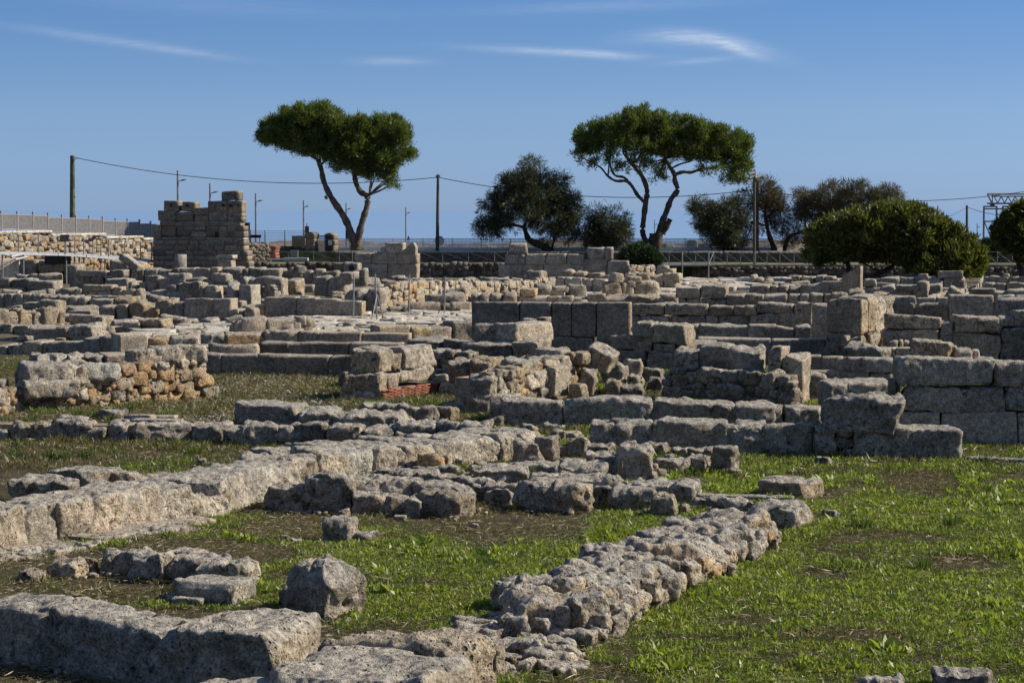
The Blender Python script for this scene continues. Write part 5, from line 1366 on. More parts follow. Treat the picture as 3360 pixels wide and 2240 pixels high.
# --- signs and small structures
rt = empty('site_sign', (PD('Z2', 541, 1210, 155).x, 155, 1.4)); fin(rt, 'dark square road sign on a short post above the tall gate pillar', 'sign')
mb = MB(); pxbox(mb, 'Z2', 523, 559, 1156, 1213, 155, .05); mb.build('board', MAT['dark_panel'], rt)
mb = MB(); a = PD('Z2', 541, 1130, 155.1); mb.tube([(a.x, 155.1, .8), (a.x, 155.1, a.z)], .04, 6); mb.build('post', MAT['grey_paint'], rt)
mb = MB()
for i in range(3): pxbox(mb, 'Z2', 529, 553, 1166 + i * 14, 1171 + i * 14, 154.98, .02)
mb.build('print', MAT['galvanised'], rt)
rt = empty('site_sign', (PD('Z2', 893, 1240, 152).x, 152, 1.4)); fin(rt, 'blue sign panel on legs behind the trunk of the left pine', 'sign')
mb = MB(); pxbox(mb, 'Z2', 874, 914, 1190, 1272, 152, .05); mb.build('board', MAT['sign_blue'], rt)
for x in (880, 908):
    mb = MB(); a = PD('Z2', x, 1272, 152.1); mb.tube([(a.x, 152.1, .9), (a.x, 152.1, a.z + .5)], .035, 6); mb.build('leg', MAT['grey_paint'], rt)
rt = empty('warning_sign', (PD('Z2', 1411, 1275, 158).x, 158, 1.0)); fin(rt, 'triangular road warning sign seen from behind, beside a lamp', 'sign')
a, b_, c = (PD('Z2', x, y, 158) for x, y in ((1393, 1276), (1430, 1276), (1411, 1236)))
V = [tuple(p) for p in (a, b_, c)] + [(p.x, p.y + .05, p.z) for p in (a, b_, c)]
meshobj('plate', V, [[0, 1, 2], [5, 4, 3], [0, 3, 4, 1], [1, 4, 5, 2], [2, 5, 3, 0]], MAT['dark_panel'], rt)
mb = MB(); mb.tube([(a.x / 2 + b_.x / 2, 158.1, .5), (a.x / 2 + b_.x / 2, 158.1, c.z - .1)], .035, 6); mb.build('post', MAT['grey_paint'], rt)
rt = empty('road_sign', (PD('Z2', 1676, 1290, 156).x, 156, 1.0)); fin(rt, 'small round road sign just right of the thin utility pole', 'sign')
a = PD('Z2', 1676, 1281, 156); mb = MB(); mb.tube([(a.x, 156, a.z), (a.x, 156.04, a.z)], .34, 16); mb.build('plate', MAT['grey_paint'], rt)
mb = MB(); mb.tube([(a.x, 156.1, .5), (a.x, 156.1, a.z)], .035, 6); mb.build('post', MAT['grey_paint'], rt)
rt = empty('information_panel', (PD('Z2', 97, 1300, 147).x, 147, 1.4)); fin(rt, 'wide dark board fixed low on the wire fence by a lamp post', 'sign')
mb = MB(); pxbox(mb, 'Z2', 48, 148, 1229, 1256, 147, .06); mb.build('board', MAT['brown_board'], rt)
for x in (60, 136):
    mb = MB(); a = PD('Z2', x, 1256, 147.06); mb.tube([(a.x, 147.1, 1.3), (a.x, 147.1, a.z + .1)], .03, 6); mb.build('leg', MAT['grey_paint'], rt)
rt = empty('kiosk', (PD('Z1', 2100, 800, 146).x, 146, 1.3)); fin(rt, 'small brown and grey kiosk peeping out behind the tall ruined wall', 'kiosk')
mb = MB(); pxbox(mb, 'Z1', 2040, 2126, 655, 716, 146, 1.2); mb.build('roof_box', MAT['brown_board'], rt)
mb = MB(); pxbox(mb, 'Z1', 2050, 2136, 716, 840, 146.1, 1.0); mb.build('body', MAT['grey_paint'], rt)
mb = MB(); pxbox(mb, 'Z1', 2096, 2136, 712, 806, 145.95, .1); mb.build('panel', MAT['galvanised'], rt)

# --- stone wall, fence and walkway at the far left
w = Wall('sunlit rubble wall with a pale coping, stepping down at the far left', name='rubble_wall', sty='w', tint='T')
w.face('Z1', (-30, 124.6), (1330, 140.5), [(-40, 734), (437, 734), (438, 756), (905, 756), (906, 777), (1220, 777), (1221, 792), (1400, 792)], .31, 'TLTLO', t=.6, sty='r', core='M')
P0 = PD('Z1', -30, 0, 124.6); P1 = PD('Z1', 1330, 0, 140.5); P0.z = P1.z = 0
dw = (P1 - P0).normalized(); nw = Vector((-dw.y, dw.x, 0))
for x0, x1, yt in ((-28, 437, 724), (438, 905, 747), (906, 1220, 769), (1221, 1328, 784)):
    A = PP('Z1', x0, yt, P0, nw); B = PP('Z1', x1, yt, P0, nw); zz_ = (A.z + B.z) / 2
    nseg = max(2, int((B - A).length / 1.3))
    for i in range(nseg):
        p = A.lerp(B, (i + .5) / nseg)
        rock('coping_stone', w.root, Vector((p.x, p.y, zz_ - .07)) + nw * .27, ((B - A).length / nseg - .012, .72, .15), math.atan2(dw.y, dw.x), 'a', 'W', MAT['dressed'])
rt = empty('slat_fence', (P0.x, P0.y, 2.5)); fin(rt, 'brown grey metal fence of close upright bars above the sunlit coping, far left', 'fence')
PF0 = P0 + nw * 3.0
segs = ((-150, 10, 580, 712), (10, 148, 583, 716), (148, 283, 588, 720), (283, 411, 595, 724), (411, 530, 612, 745), (530, 650, 616, 748), (650, 765, 620, 750), (765, 880, 626, 754), (880, 990, 641, 764), (990, 1092, 645, 770), (1092, 1195, 650, 776), (1195, 1290, 664, 783), (1290, 1400, 668, 790))
for x0, x1, yt, yb in segs:
    A = PP('Z1', x0, yt, PF0, nw); B = PP('Z1', x1, yt, PF0, nw); C_ = PP('Z1', x0, yb, PF0, nw)
    mb = MB(); mb.box((B.x, B.y, (B.z + C_.z) / 2), (.09, .09, B.z - C_.z + .35), math.atan2(dw.y, dw.x)); mb.build('post', MAT['fence_paint'], rt)
    L = (B - A).length; nb_ = 26; mb = MB()
    zt_, zb_ = (A.z + B.z) / 2 - .03, C_.z + .05
    for i in range(nb_):
        p = A.lerp(B, (i + .5) / nb_); mb.box((p.x, p.y, (zt_ + zb_) / 2), (L / nb_ * .52, .03, zt_ - zb_), math.atan2(dw.y, dw.x))
    mb.box(((A.x + B.x) / 2, (A.y + B.y) / 2, zt_ + .02), (L, .05, .05), math.atan2(dw.y, dw.x)); mb.box(((A.x + B.x) / 2, (A.y + B.y) / 2, zb_ - .02), (L, .05, .05), math.atan2(dw.y, dw.x))
    mb.build('bar_panel', MAT['fence_paint'], rt)
# the bank that carries the fence
V = []; F = []
for i in range(9):
    p = P0 + dw * ((P1 - P0).length * i / 8)
    zt_ = PP('Z1', max(-20, min(1320, (PXX(Vector((p.x, p.y, 2.5))) * FR['Z1'][0]))), 790 - (0 if i > 6 else 25), P0, nw).z
    for off, z in ((.58, zt_ - .15), (9, zt_ - .3), (16, -1)): V.append((p.x + nw.x * off, p.y + nw.y * off, z))
for i in range(8):
    for j in range(2): a_ = i * 3 + j; F.append([a_, a_ + 3, a_ + 4, a_ + 1])
tag(meshobj('bank', V, F, MAT['turf']), None, None, kind='structure')
for x0, x1, y0, y1, lab in ((462, 532, 690, 742, 'dark ribbed planter behind the slat fence'), (662, 742, 697, 750, 'pale ribbed planter behind the slat fence')):
    q = PP('Z1', (x0 + x1) / 2, y1, PF0 + nw * 1.5, nw); z1 = PP('Z1', (x0 + x1) / 2, y0, PF0 + nw * 1.5, nw).z; r_ = (x1 - x0) / 2 / FR['Z1'][0] * q.y / FPX
    mb = MB(); mb.tube([(q.x, q.y, q.z - .9), (q.x, q.y, q.z), (q.x, q.y, z1 - .1), (q.x, q.y, z1)], [r_ * .7, r_ * .78, r_ * .95, r_], 14)
    tag(mb.build('planter', MAT['reed'] if 'pale' in lab else MAT['brown_board'], None), lab, 'planter', None, 'thing')
rt = empty('signboard', (PP('Z1', 620, 740, PF0 + nw * 2, nw).x, PF0.y + 9, 2)); fin(rt, 'dark brown board on a post at the foot of the leftmost utility pole', 'signboard')
qd = PP('Z1', 620, 680, PF0 + nw * 2, nw).y
mb = MB(); pxbox(mb, 'Z1', 556, 684, 622, 652, qd, .08); mb.build('board', MAT['brown_board'], rt)
mb = MB(); pxbox(mb, 'Z1', 585, 655, 668, 715, qd, .08); mb.build('lower_board', MAT['brown_board'], rt)
mb = MB(); pxbox(mb, 'Z1', 612, 626, 640, 800, qd + .1, .12); mb.build('post', MAT['wood'], rt)

rt = empty('walkway', (PD('Z1', 600, 915, 122).x, 122, 0)); fin(rt, 'metal visitor walkway with thin railings crossing above the ruins at far left', 'walkway')
def wk(x): return 119.5 + (x / 1310) * 9.5
pl = [(-40, 905), (330, 912), (570, 918), (900, 942), (1310, 975)]
V = []; F = []
for x, y in pl:
    a = PD('Z1', x, y, wk(x)); z = a.z
    V += [(a.x, a.y, z), (a.x, a.y, z - .14), (a.x + .25, a.y + 1.7, z), (a.x + .25, a.y + 1.7, z - .14)]
for i in range(4):
    a_ = i * 4; b2 = a_ + 4
    F += [[a_, a_ + 1, b2 + 1, b2], [a_, b2, b2 + 2, a_ + 2], [a_ + 1, a_ + 3, b2 + 3, b2 + 1], [a_ + 2, b2 + 2, b2 + 3, a_ + 3]]
F += [[0, 2, 3, 1], [16, 17, 19, 18]]
meshobj('deck', V, F, MAT['deck'], rt)
tops = {}
for x, yt in ((-20, 750), (160, 757), (330, 775), (565, 775), (642, 775), (717, 780), (866, 788), (932, 800), (1070, 812), (1205, 822), (1300, 828)):
    y = float(np.interp(x, [p[0] for p in pl], [p[1] for p in pl])); d = wk(x)
    mb = MB(); a = PD('Z1', x, y, d); b_ = PD('Z1', x, yt, d); mb.tube([a, b_], .035, 6); mb.build('railing_post', MAT['galvanised'], rt); tops[x] = (b_, a)
xs_ = sorted(tops); 
for fr_ in (0, .33, .66):
    mb = MB()
    for a_, b_ in zip(xs_[:-1], xs_[1:]): bar(mb, tops[a_][0].lerp(tops[a_][1], fr_), tops[b_][0].lerp(tops[b_][1], fr_), .02 if fr_ == 0 else .008, 5)
    mb.build('rail', MAT['galvanised'], rt)
for x in (567, 680, 718, 640, 866, 900, 1132, 200, 20):
    d = wk(x) + .4; y = float(np.interp(x, [p[0] for p in pl], [p[1] for p in pl])); a = PD('Z1', x, y + 5, d)
    mb = MB(); mb.tube([(a.x, a.y, -.05), (a.x, a.y, a.z)], .05, 6); mb.build('support_post', MAT['grey_paint'], rt)
for x0, x1, y0, y1 in ((96, 200, 925, 940), (130, 230, 950, 962)):
    a = PD('Z1', x0, y1 + 8, 119); b_ = PD('Z1', x1, y0, 119.6); mb = MB(); bar(mb, a, b_, .06, 6); mb.build('brace', MAT['deck'], rt)
mb = MB(); a = PD('Z1', 330, 915, 122.6); b_ = PD('Z1', 560, 1000, 122.6); mb.box(((a.x + b_.x) / 2, 124.2, (a.z + b_.z) / 2 - .1), (b_.x - a.x, .1, a.z - b_.z)); mb.build('underside_shade', MAT['dark_panel'], rt)  # dark upright sheet standing in for the shade under the deck
for x0, x1, y0, y1, lab in ((515, 590, 757, 812, 'dark square information panel on the walkway railing'), (758, 834, 766, 812, 'tilted dark information panel further along the walkway railing')):
    d = wk(x0) - .1; a = PD('Z1', x0, y1, d); b_ = PD('Z1', x1, y0, d); sl_ = .0 if x0 < 600 else .25
    V = [(a.x, d - .2, a.z), (b_.x - sl_, d - .2, a.z), (b_.x, d + .15, b_.z), (a.x + sl_, d + .15, b_.z)]
    V += [(x, y + .04, z - .03) for x, y, z in V]
    r3 = empty('information_panel', (a.x, d, a.z)); fin(r3, lab, 'sign', 'panels on the walkway')
    meshobj('board', V, [[0, 1, 2, 3], [7, 6, 5, 4], [0, 4, 5, 1], [1, 5, 6, 2], [2, 6, 7, 3], [3, 7, 4, 0]], MAT['dark_panel'], r3)
    mb = MB(); mb.tube([((a.x + b_.x) / 2, d, a.z - .75), ((a.x + b_.x) / 2, d, (a.z + b_.z) / 2 - .05)], .03, 6); mb.build('stem', MAT['galvanised'], r3)
w = Wall('low sunlit tan rubble wall under the visitor walkway', name='rubble_wall', sty='w', tint='O')
w.face('Z1', (575, 128.0), (1320, 133.5), [(570, 962), (1330, 990)], .36, 'OTOT', t=.6, sty='r', core='O')

# --- railings with crossed braces on the terrace edge
DR = 136.9
def railing(label, pts, ytop, ybot, fr, group=None):
    rt = empty('railing', (PD(fr, pts[0], ybot, DR).x, DR, .75)); fin(rt, label, 'railing', 'terrace railings')
    P = [(PD(fr, x, ytop, DR), PD(fr, x, ybot, DR)) for x in pts]
    for a, b_ in P:
        mb = MB(); mb.tube([(a.x, DR, .6), (a.x, DR, a.z)], .020, 6); mb.build('post', MAT['galvanised'], rt)
    for (a, b_), (c, d_) in zip(P[:-1], P[1:]):
        mb = MB(); bar(mb, a, c, .012); bar(mb, b_ + Vector((0, 0, .06)), d_ + Vector((0, 0, .06)), .008); mb.build('rail', MAT['galvanised'], rt)
        mb = MB(); bar(mb, a + Vector((0, .02, -.03)), d_ + Vector((0, .02, .08)), .005); bar(mb, b_ + Vector((0, -.02, .08)), c + Vector((0, -.02, -.03)), .005); mb.build('cross_brace', MAT['galvanised'], rt)
railing('cross braced metal railing between the right pine and the big bush', [1580, 1636, 1737, 1840, 1942, 2083, 2186, 2290, 2390, 2490, 2600, 2700], 1241, 1336, 'Z3')
railing('cross braced metal railing right of the big bush', [1930, 2030, 2138, 2258, 2370, 2470], 848, 950, 'Z4')
railing('cross braced railing on the terrace before the gate', [163, 380, 598, 818, 930], 1374, 1468, 'Z2')
railing('cross braced railing between the two low ashlar ruins', [1515, 1705, 1927, 2150, 2260], 1374, 1470, 'Z2')
rt = empty('wire_gate', (PD('Z3', 1266, 1300, 136).x, 136, .75)); fin(rt, 'narrow white metal wicket at the end of the longer ashlar ruin', 'gate')
for x in (1248, 1286):
    mb = MB(); a = PD('Z3', x, 1240, 136.5); mb.tube([(a.x, 136.5, .6), (a.x, 136.5, a.z)], .03, 6); mb.build('post', MAT['white_paint'], rt)
mb = MB(); bar(mb, PD('Z3', 1248, 1242, 136.5), PD('Z3', 1286, 1242, 136.5), .02); bar(mb, PD('Z3', 1250, 1320, 136.5), PD('Z3', 1284, 1245, 136.5), .015); mb.build('rail', MAT['white_paint'], rt)
rt = empty('footbridge', (PD('Z3', 1800, 1340, 135).x, 135, .6)); fin(rt, 'narrow metal viewing deck on two thin posts at the terrace edge', 'deck')
mb = MB(); a = PD('Z3', 1580, 1338, 134.6); b_ = PD('Z3', 1985, 1350, 134.6); mb.box(((a.x + b_.x) / 2, 135.5, (a.z + b_.z) / 2), (b_.x - a.x, 1.9, a.z - b_.z)); mb.build('deck_plate', MAT['galvanised'], rt)
for x, yt in ((1737, 1238), (1940, 1238)):
    a = PD('Z3', x, yt, 134.5); mb = MB(); mb.tube([(a.x, 134.5, -.05), (a.x, 134.5, a.z)], .045, 6); mb.build('support_post', MAT['galvanised'], rt)
mb = MB(); a = PD('Z3', 1942, 1238, 134.5); c = PD('Z3', 1981, 1238, 135.8); bar(mb, a, c, .022); bar(mb, c, Vector((c.x, c.y, .7)), .022); bar(mb, Vector((a.x, a.y, .8)), c, .015); mb.build('rail', MAT['galvanised'], rt)

# --- low ruins on the shore beyond the fence
for fr, x0, x1, y0, y1, lab in (('Z3', 1300, 1500, 1172, 1240, 'low brown ruin on the shore seen through the mesh fence left of the right pine'), ('Z3', 1560, 1672, 1166, 1240, 'flat topped brown ruin on the shore between the pine and the leaning tree'),
                                ('Z3', 1785, 1965, 1140, 1240, 'humped brown ruin on the shore behind the leaning tree'), ('Z2', 1480, 1750, 1338, 1380, 'brown rocks on the shore right of the thin middle pole'), ('Z2', 2010, 2230, 1325, 1380, 'brown rocks on the shore under the grey feathery tree')):
    a = PD(fr, x0, y0, 205); b_ = PD(fr, x1, y1, 205); Wd = b_.x - a.x
    rt = empty('shore_ruin', ((a.x + b_.x) / 2, 205, b_.z)); fin(rt, lab, 'ruin', 'ruins on the shore')
    nn_ = max(3, int(Wd / 1.1))
    for i in range(nn_):
        h_ = (a.z - b_.z) * RNG.uniform(.65, 1.05)
        rock('stone', rt, Vector((a.x + Wd * (i + .5) / nn_, 205 + RNG.uniform(-.3, .3), b_.z + h_ / 2)), (Wd / nn_ * 1.25, 1.4, h_), RNG.uniform(-.2, .2), 'r', 'T', MAT['porous'], near=.6)

# --- street lamps along the coast road
def lamp(fr, x, yt, ya, xa, ya2, d, label):
    a = PD(fr, x, yt, d); zb = a.z - 6.4
    rt = empty('street_lamp', (a.x, d, zb)); fin(rt, label, 'street lamp', 'street lamps along the coast road')
    mb = MB(); mb.tube([(a.x, d, zb), (a.x, d, a.z)], [.085, .06], 8); mb.build('post', MAT['galvanised'], rt)
    p = PD(fr, x, ya, d); q = PD(fr, xa, ya2, d)
    mb = MB(); mb.tube([p, p.lerp(q, .55)], .035, 6); mb.build('arm', MAT['galvanised'], rt)
    mb = MB(); c = p.lerp(q, .75); L = (q - p).length * .55; v, f = box_grid(1, 1, 1)
    ang = math.atan2(q.z - p.z, q.x - p.x)
    V = [(c.x + vx * L * math.cos(ang) - vz * .09 * math.sin(ang), c.y + vy * .25, c.z + vx * L * math.sin(ang) + vz * .09 * math.cos(ang)) for vx, vy, vz in v]
    meshobj('lamp_head', V, f, MAT['grey_paint'], rt)
lamp('Z1', 1523, 207, 300, 1598, 284, 150, 'tallest slim street lamp, rising behind the left end of the ruined wall')
lamp('Z1', 1800, 318, 404, 1868, 388, 158, 'street lamp rising from the middle notch of the ruined wall')
lamp('Z1', 2192, 405, 476, 2249, 462, 168, 'street lamp standing clear just right of the ruined wall')
lamp('Z2', 512, 934, 994, 557, 981, 190, 'street lamp behind the dark square road sign')
lamp('Z2', 877, 958, 1014, 917, 1002, 210, 'street lamp seen between the two trunks of the left pine')
lamp('Z2', 1389, 993, 1048, 1429, 1036, 235, 'street lamp standing left of the thin utility pole, by the triangular sign')
lamp('Z3', 1524, 990, 1030, 1547, 1022, 300, 'tiny street lamp seen between the trunks of the right pine')
lamp('Z4', 1976, 620, 652, 1998, 645, 300, 'tiny street lamp beside the short pole at the far right')
q = PD('Z1', 2055, 445, 160); rt = empty('street_lamp', (q.x - .3, 160.5, 0)); fin(rt, 'street lamp almost hidden behind the top block of the ruined wall', 'street lamp', 'street lamps along the coast road')
mb = MB(); mb.tube([(q.x - .3, 160.5, -1), (q.x - .3, 160.5, q.z + .2)], .06, 6); mb.build('post', MAT['galvanised'], rt)
mb = MB(); bar(mb, Vector((q.x - .3, 160.5, q.z - .1)), PD('Z1', 2080, 436, 160.5), .05); mb.build('lamp_head', MAT['grey_paint'], rt)

# --- utility poles and wires
def upole(fr, x, yt, yb, d, r0, r1, mat, label, lean=0):
    a = PD(fr, x + lean, yt, d); b_ = PD(fr, x, yb, d)
    rt = empty('utility_pole', (b_.x, d, b_.z)); fin(rt, label, 'utility pole', 'utility poles')
    mb = MB(); mb.tube([(b_.x, d, b_.z - .6), ((a.x + b_.x) / 2, d, (a.z + b_.z) / 2), (a.x, d, a.z)], [r0, (r0 + r1) / 2, r1], 10); mb.build('post', MAT[mat], rt)
    return rt, a
r1_, p1 = upole('Z1', 621, 80, 740, 152, .19, .15, 'mossy_wood', 'thick mossy wooden utility pole at the far left')
mb = MB(); bar(mb, PD('Z1', 632, 118, 152), PD('Z1', 668, 104, 152), .02); bar(mb, PD('Z1', 634, 440, 151.8), PD('Z1', 646, 428, 151.8), .03); mb.build('bracket', MAT['galvanised'], r1_)
r2_, p2 = upole('Z2', 1659, 712, 1372, 144, .12, .08, 'wood', 'thin utility pole in the middle, between the two pines\' gap', 6)
r2_['label'] = 'thin wooden utility pole standing alone in the middle between the pine and the grey tree'
mb = MB(); p = PD('Z2', 1664, 728, 143.8); mb.box((p.x, 143.85, p.z), (.3, .1, .1)); mb.build('insulator', MAT['grey_paint'], r2_)
r3_, p3 = upole('Z4', 185, 195, 942, 137.4, .095, .085, 'wood', 'camera mast pole in front of the brown tamarisk')
r3_['label'] = 'tall pole carrying cameras and floodlights, in front of the brown tamarisk'
for x, y, dx in ((163, 218, -1), (165, 250, -1), (212, 246, 1)):
    mb = MB(); p = PD('Z4', x, y, 137.3); mb.tube([(p.x - .18, 137.2, p.z - .06), (p.x + .18, 137.35, p.z + .05)], [.12, .10], 10); mb.build('camera', MAT['galvanised'], r3_)
    mb = MB(); bar(mb, p + Vector((0, .1, .0)), Vector((PD('Z4', 187, y, 137.4).x, 137.4, p.z + .05)), .025); mb.build('bracket', MAT['galvanised'], r3_)
r4_, p4 = upole('Z4', 207, 236, 836, 143.5, .11, .09, 'wood', 'thinner pole just right of the camera mast, behind it')
r5_, p5 = upole('Z4', 1893, 475, 760, 200, .13, .10, 'wood', 'short distant pole between the big bush and the scaffold')
upole('Z4', 1746, 618, 700, 260, .06, .05, 'wood', 'faint thin post showing above the right slope of the big bush')
def wire(a, b_, sag, label, n=24, r=.022):
    pts = [a.lerp(b_, i / n) - Vector((0, 0, 4 * sag * (i / n) * (1 - i / n))) for i in range(n + 1)]
    mb = MB(); mb.tube(pts, r, 4); tag(mb.build('overhead_wire', MAT['black'], None), label, 'wire', 'overhead wires', 'thing')
wire(PD('Z1', 630, 94, 152), PD('Z2', 1655, 738, 144), .0, 'tmp')
bpy.data.objects['overhead_wire'].select_set(False)
bpy.data.objects.remove(bpy.data.objects['overhead_wire'])
a1 = PD('Z1', 630, 94, 152); b1 = PD('Z2', 1655, 738, 144)
mid = a1.lerp(b1, .5); tz = PD('Z2', 130, 772, 148).z
wire(a1, b1, mid.z - tz, 'overhead wire from the mossy pole to the thin middle pole')
b1 = PD('Z2', 1670, 738, 144); a1 = PD('Z3', 2290, 760, 143.5); m_ = PD('Z3', 1370, 815, 143.8).z
wire(b1, a1, b1.lerp(a1, .52).z - m_, 'overhead wire from the thin middle pole past the right pine')
a1 = PD('Z4', 207, 352, 143.5); b1 = PD('Z4', 2480, 345, 150)
wire(a1, b1, a1.lerp(b1, .51).z - PD('Z4', 1380, 441, 147).z, 'overhead wire running from the camera mast to the scaffold truss')
wire(PD('Z4', 1893, 488, 200), PD('Z4', 1560, 600, 190), .3, 'faint wire sloping from the short distant pole into the big bush')
wire(PD('Z4', 1893, 488, 200), PD('Z4', 2300, 556, 185), .25, 'faint wire from the short distant pole towards the scaffold')

# --- scaffold with a lattice girder at the right edge
DS = 182.0
rt = empty('scaffold_tower', (PD('Z4', 2157, 700, DS).x, DS, 0)); fin(rt, 'steel scaffold towers holding a lattice girder at the right edge', 'scaffold')
for dy in (0, 1.6):
    for x in (2030, 2132, 2182, 2284):
        a = PD('Z4', x, 480, DS + dy); mb = MB(); mb.tube([(a.x, DS + dy, -1.2), (a.x, DS + dy, a.z)], .075, 6); mb.build('upright', MAT['grey_paint'], rt)
for x0, x1, y in ((2030, 2132, 484), (2030, 2132, 503), (2182, 2284, 484), (2182, 2284, 503), (2132, 2182, 503), (2030, 2182, 604)):
    mb = MB(); bar(mb, PD('Z4', x0, y, DS), PD('Z4', x1, y, DS), .06); mb.build('ledger', MAT['grey_paint'], rt)
mb = MB(); bar(mb, PD('Z4', 2034, 612, DS), PD('Z4', 2092, 742, DS), .05); mb.build('brace', MAT['grey_paint'], rt)
for x in (2103, 2250):
    mb = MB(); pxbox(mb, 'Z4', x - 14, x + 14, 465, 480, DS, .5); mb.build('bearing', MAT['dark_panel'], rt)
mb = MB()
for dy in (0, 1.0):
    bar(mb, PD('Z4', 2055, 384, DS + dy), PD('Z4', 2900, 384, DS + dy), .08); bar(mb, PD('Z4', 2055, 460, DS + dy), PD('Z4', 2900, 460, DS + dy), .07)
bar(mb, PD('Z4', 2092, 403, DS), PD('Z4', 2900, 403, DS), .05)
mb.build('girder_chord', MAT['galvanised'], rt)
mb = MB(); bar(mb, PD('Z4', 2058, 388, DS), PD('Z4', 2094, 458, DS), .06); bar(mb, PD('Z4', 2098, 388, DS), PD('Z4', 2098, 458, DS), .05)
x = 2112; k = 0
while x < 2880:
    bar(mb, PD('Z4', x, 456 if k % 2 else 404, DS), PD('Z4', x + 28, 404 if k % 2 else 456, DS), .045); x += 28; k += 1
mb.build('girder_lattice', MAT['galvanised'], rt)
# old walls beyond the big bush
w = Wall('faint pale ruin wall beyond the big bush, near the short distant pole', name='rubble_wall', sty='r', tint='L')
w.rects('Z4', 150, [(1900, 1960, 752, 850, 'r'), (1955, 2030, 745, 850, 'r'), (2025, 2110, 740, 850, 'r')], t=.8, ground=False)

# --- thin metal rods standing in the ruins
def rods(label, segs, d, name='metal_rod', cat='rod'):
    a = PD(segs[0][0], segs[0][1][0], segs[0][1][1], d); rt = empty(name, (a.x, d, 0)); fin(rt, label, cat, 'thin metal rods in the ruins')
    for fr, p, q, nm, dd_ in segs:
        A = PD(fr, p[0], p[1], d); B = PD(fr, q[0], q[1], d + dd_); B.z = max(B.z, -.05) if nm == 'leg' else -.05
        mb = MB(); mb.tube([A, B], .028 if nm == 'rod' else .025, 6); mb.build(nm, MAT['galvanised'], rt)
rods('thin metal rod before the tall smooth slabs, leftmost of the rods', [('Z6', (945, 150), (938, 540), 'rod', 0)], 81.0)
rods('metal tripod with two splayed legs on the edge of the paved road', [('Z6', (1127, 155), (1143, 552), 'rod', 0), ('Z6', (1140, 330), (1097, 550), 'leg', -.4), ('Z6', (1141, 325), (1200, 548), 'leg', .3)], 80.0, 'tripod', 'tripod')
rods('thin rusty rod before the sunlit rubble wall', [('Z6', (1420, 155), (1418, 510), 'rod', 0)], 85.0)
rods('thin metal rod with one leaning leg beside the broken steps', [('Z6', (1726, 178), (1718, 505), 'rod', 0), ('Z6', (1724, 265), (1660, 532), 'leg', 0)], 84.0)
for o in list(COL.objects):
    if o.type == 'EMPTY' and 'category' in o and 'kind' not in o: o['kind'] = 'thing'

# pieces that belong to a part: lamp heads on their arms, prints on their boards, bars in their frame
SUB = {'lamp_head': 'arm', 'notice': 'board', 'print': 'board', 'insulator': 'post', 'bar': 'gate_frame', 'girder_lattice': 'girder_chord', 'lid': 'body', 'bearing': 'girder_chord', 'panel': 'body'}
for o in list(COL.objects):
    b_ = o.name.split('.')[0]
    if o.type == 'MESH' and b_ in SUB and o.parent is not None and o.parent.type == 'EMPTY':
        host = [c for c in o.parent.children if c.name.split('.')[0] == SUB[b_]]
        if host: o.parent = host[0]
# ================================================================== vegetation
LR = np.random.RandomState(5)
def blades(base, dirv, L, Wd, bend=.25, rnd=None):
    """leaf blades as folded diamonds: base (n,3), dirv (n,3) unit, L (n,), Wd (n,)"""
    n = len(base)
    side = np.cross(dirv, LR.normal(size=(n, 3))); side /= np.maximum(np.linalg.norm(side, axis=1, keepdims=True), 1e-6)
    up = np.cross(side, dirv)
    mid = base + dirv * (L * .5)[:, None] + up * (L * bend * .3)[:, None]
    tip = base + dirv * L[:, None] - up * (L * bend * .2)[:, None]
    a = mid + side * (Wd * .5)[:, None]; b = mid - side * (Wd * .5)[:, None]
    v = np.stack([base, a, tip, b], 1).reshape(-1, 3)
    i = np.arange(n)[:, None] * 4
    return v, np.concatenate([i, i + 1, i + 2, i + 3], 1).astype(np.int32)
def leafobj(name, parts, mat, parent):
    vs, fs, k = [], [], 0
    for v, f in parts: vs.append(v); fs.append(f + k); k += len(v)
    return meshobj(name, np.concatenate(vs), np.concatenate(fs), MAT[mat], parent, False)
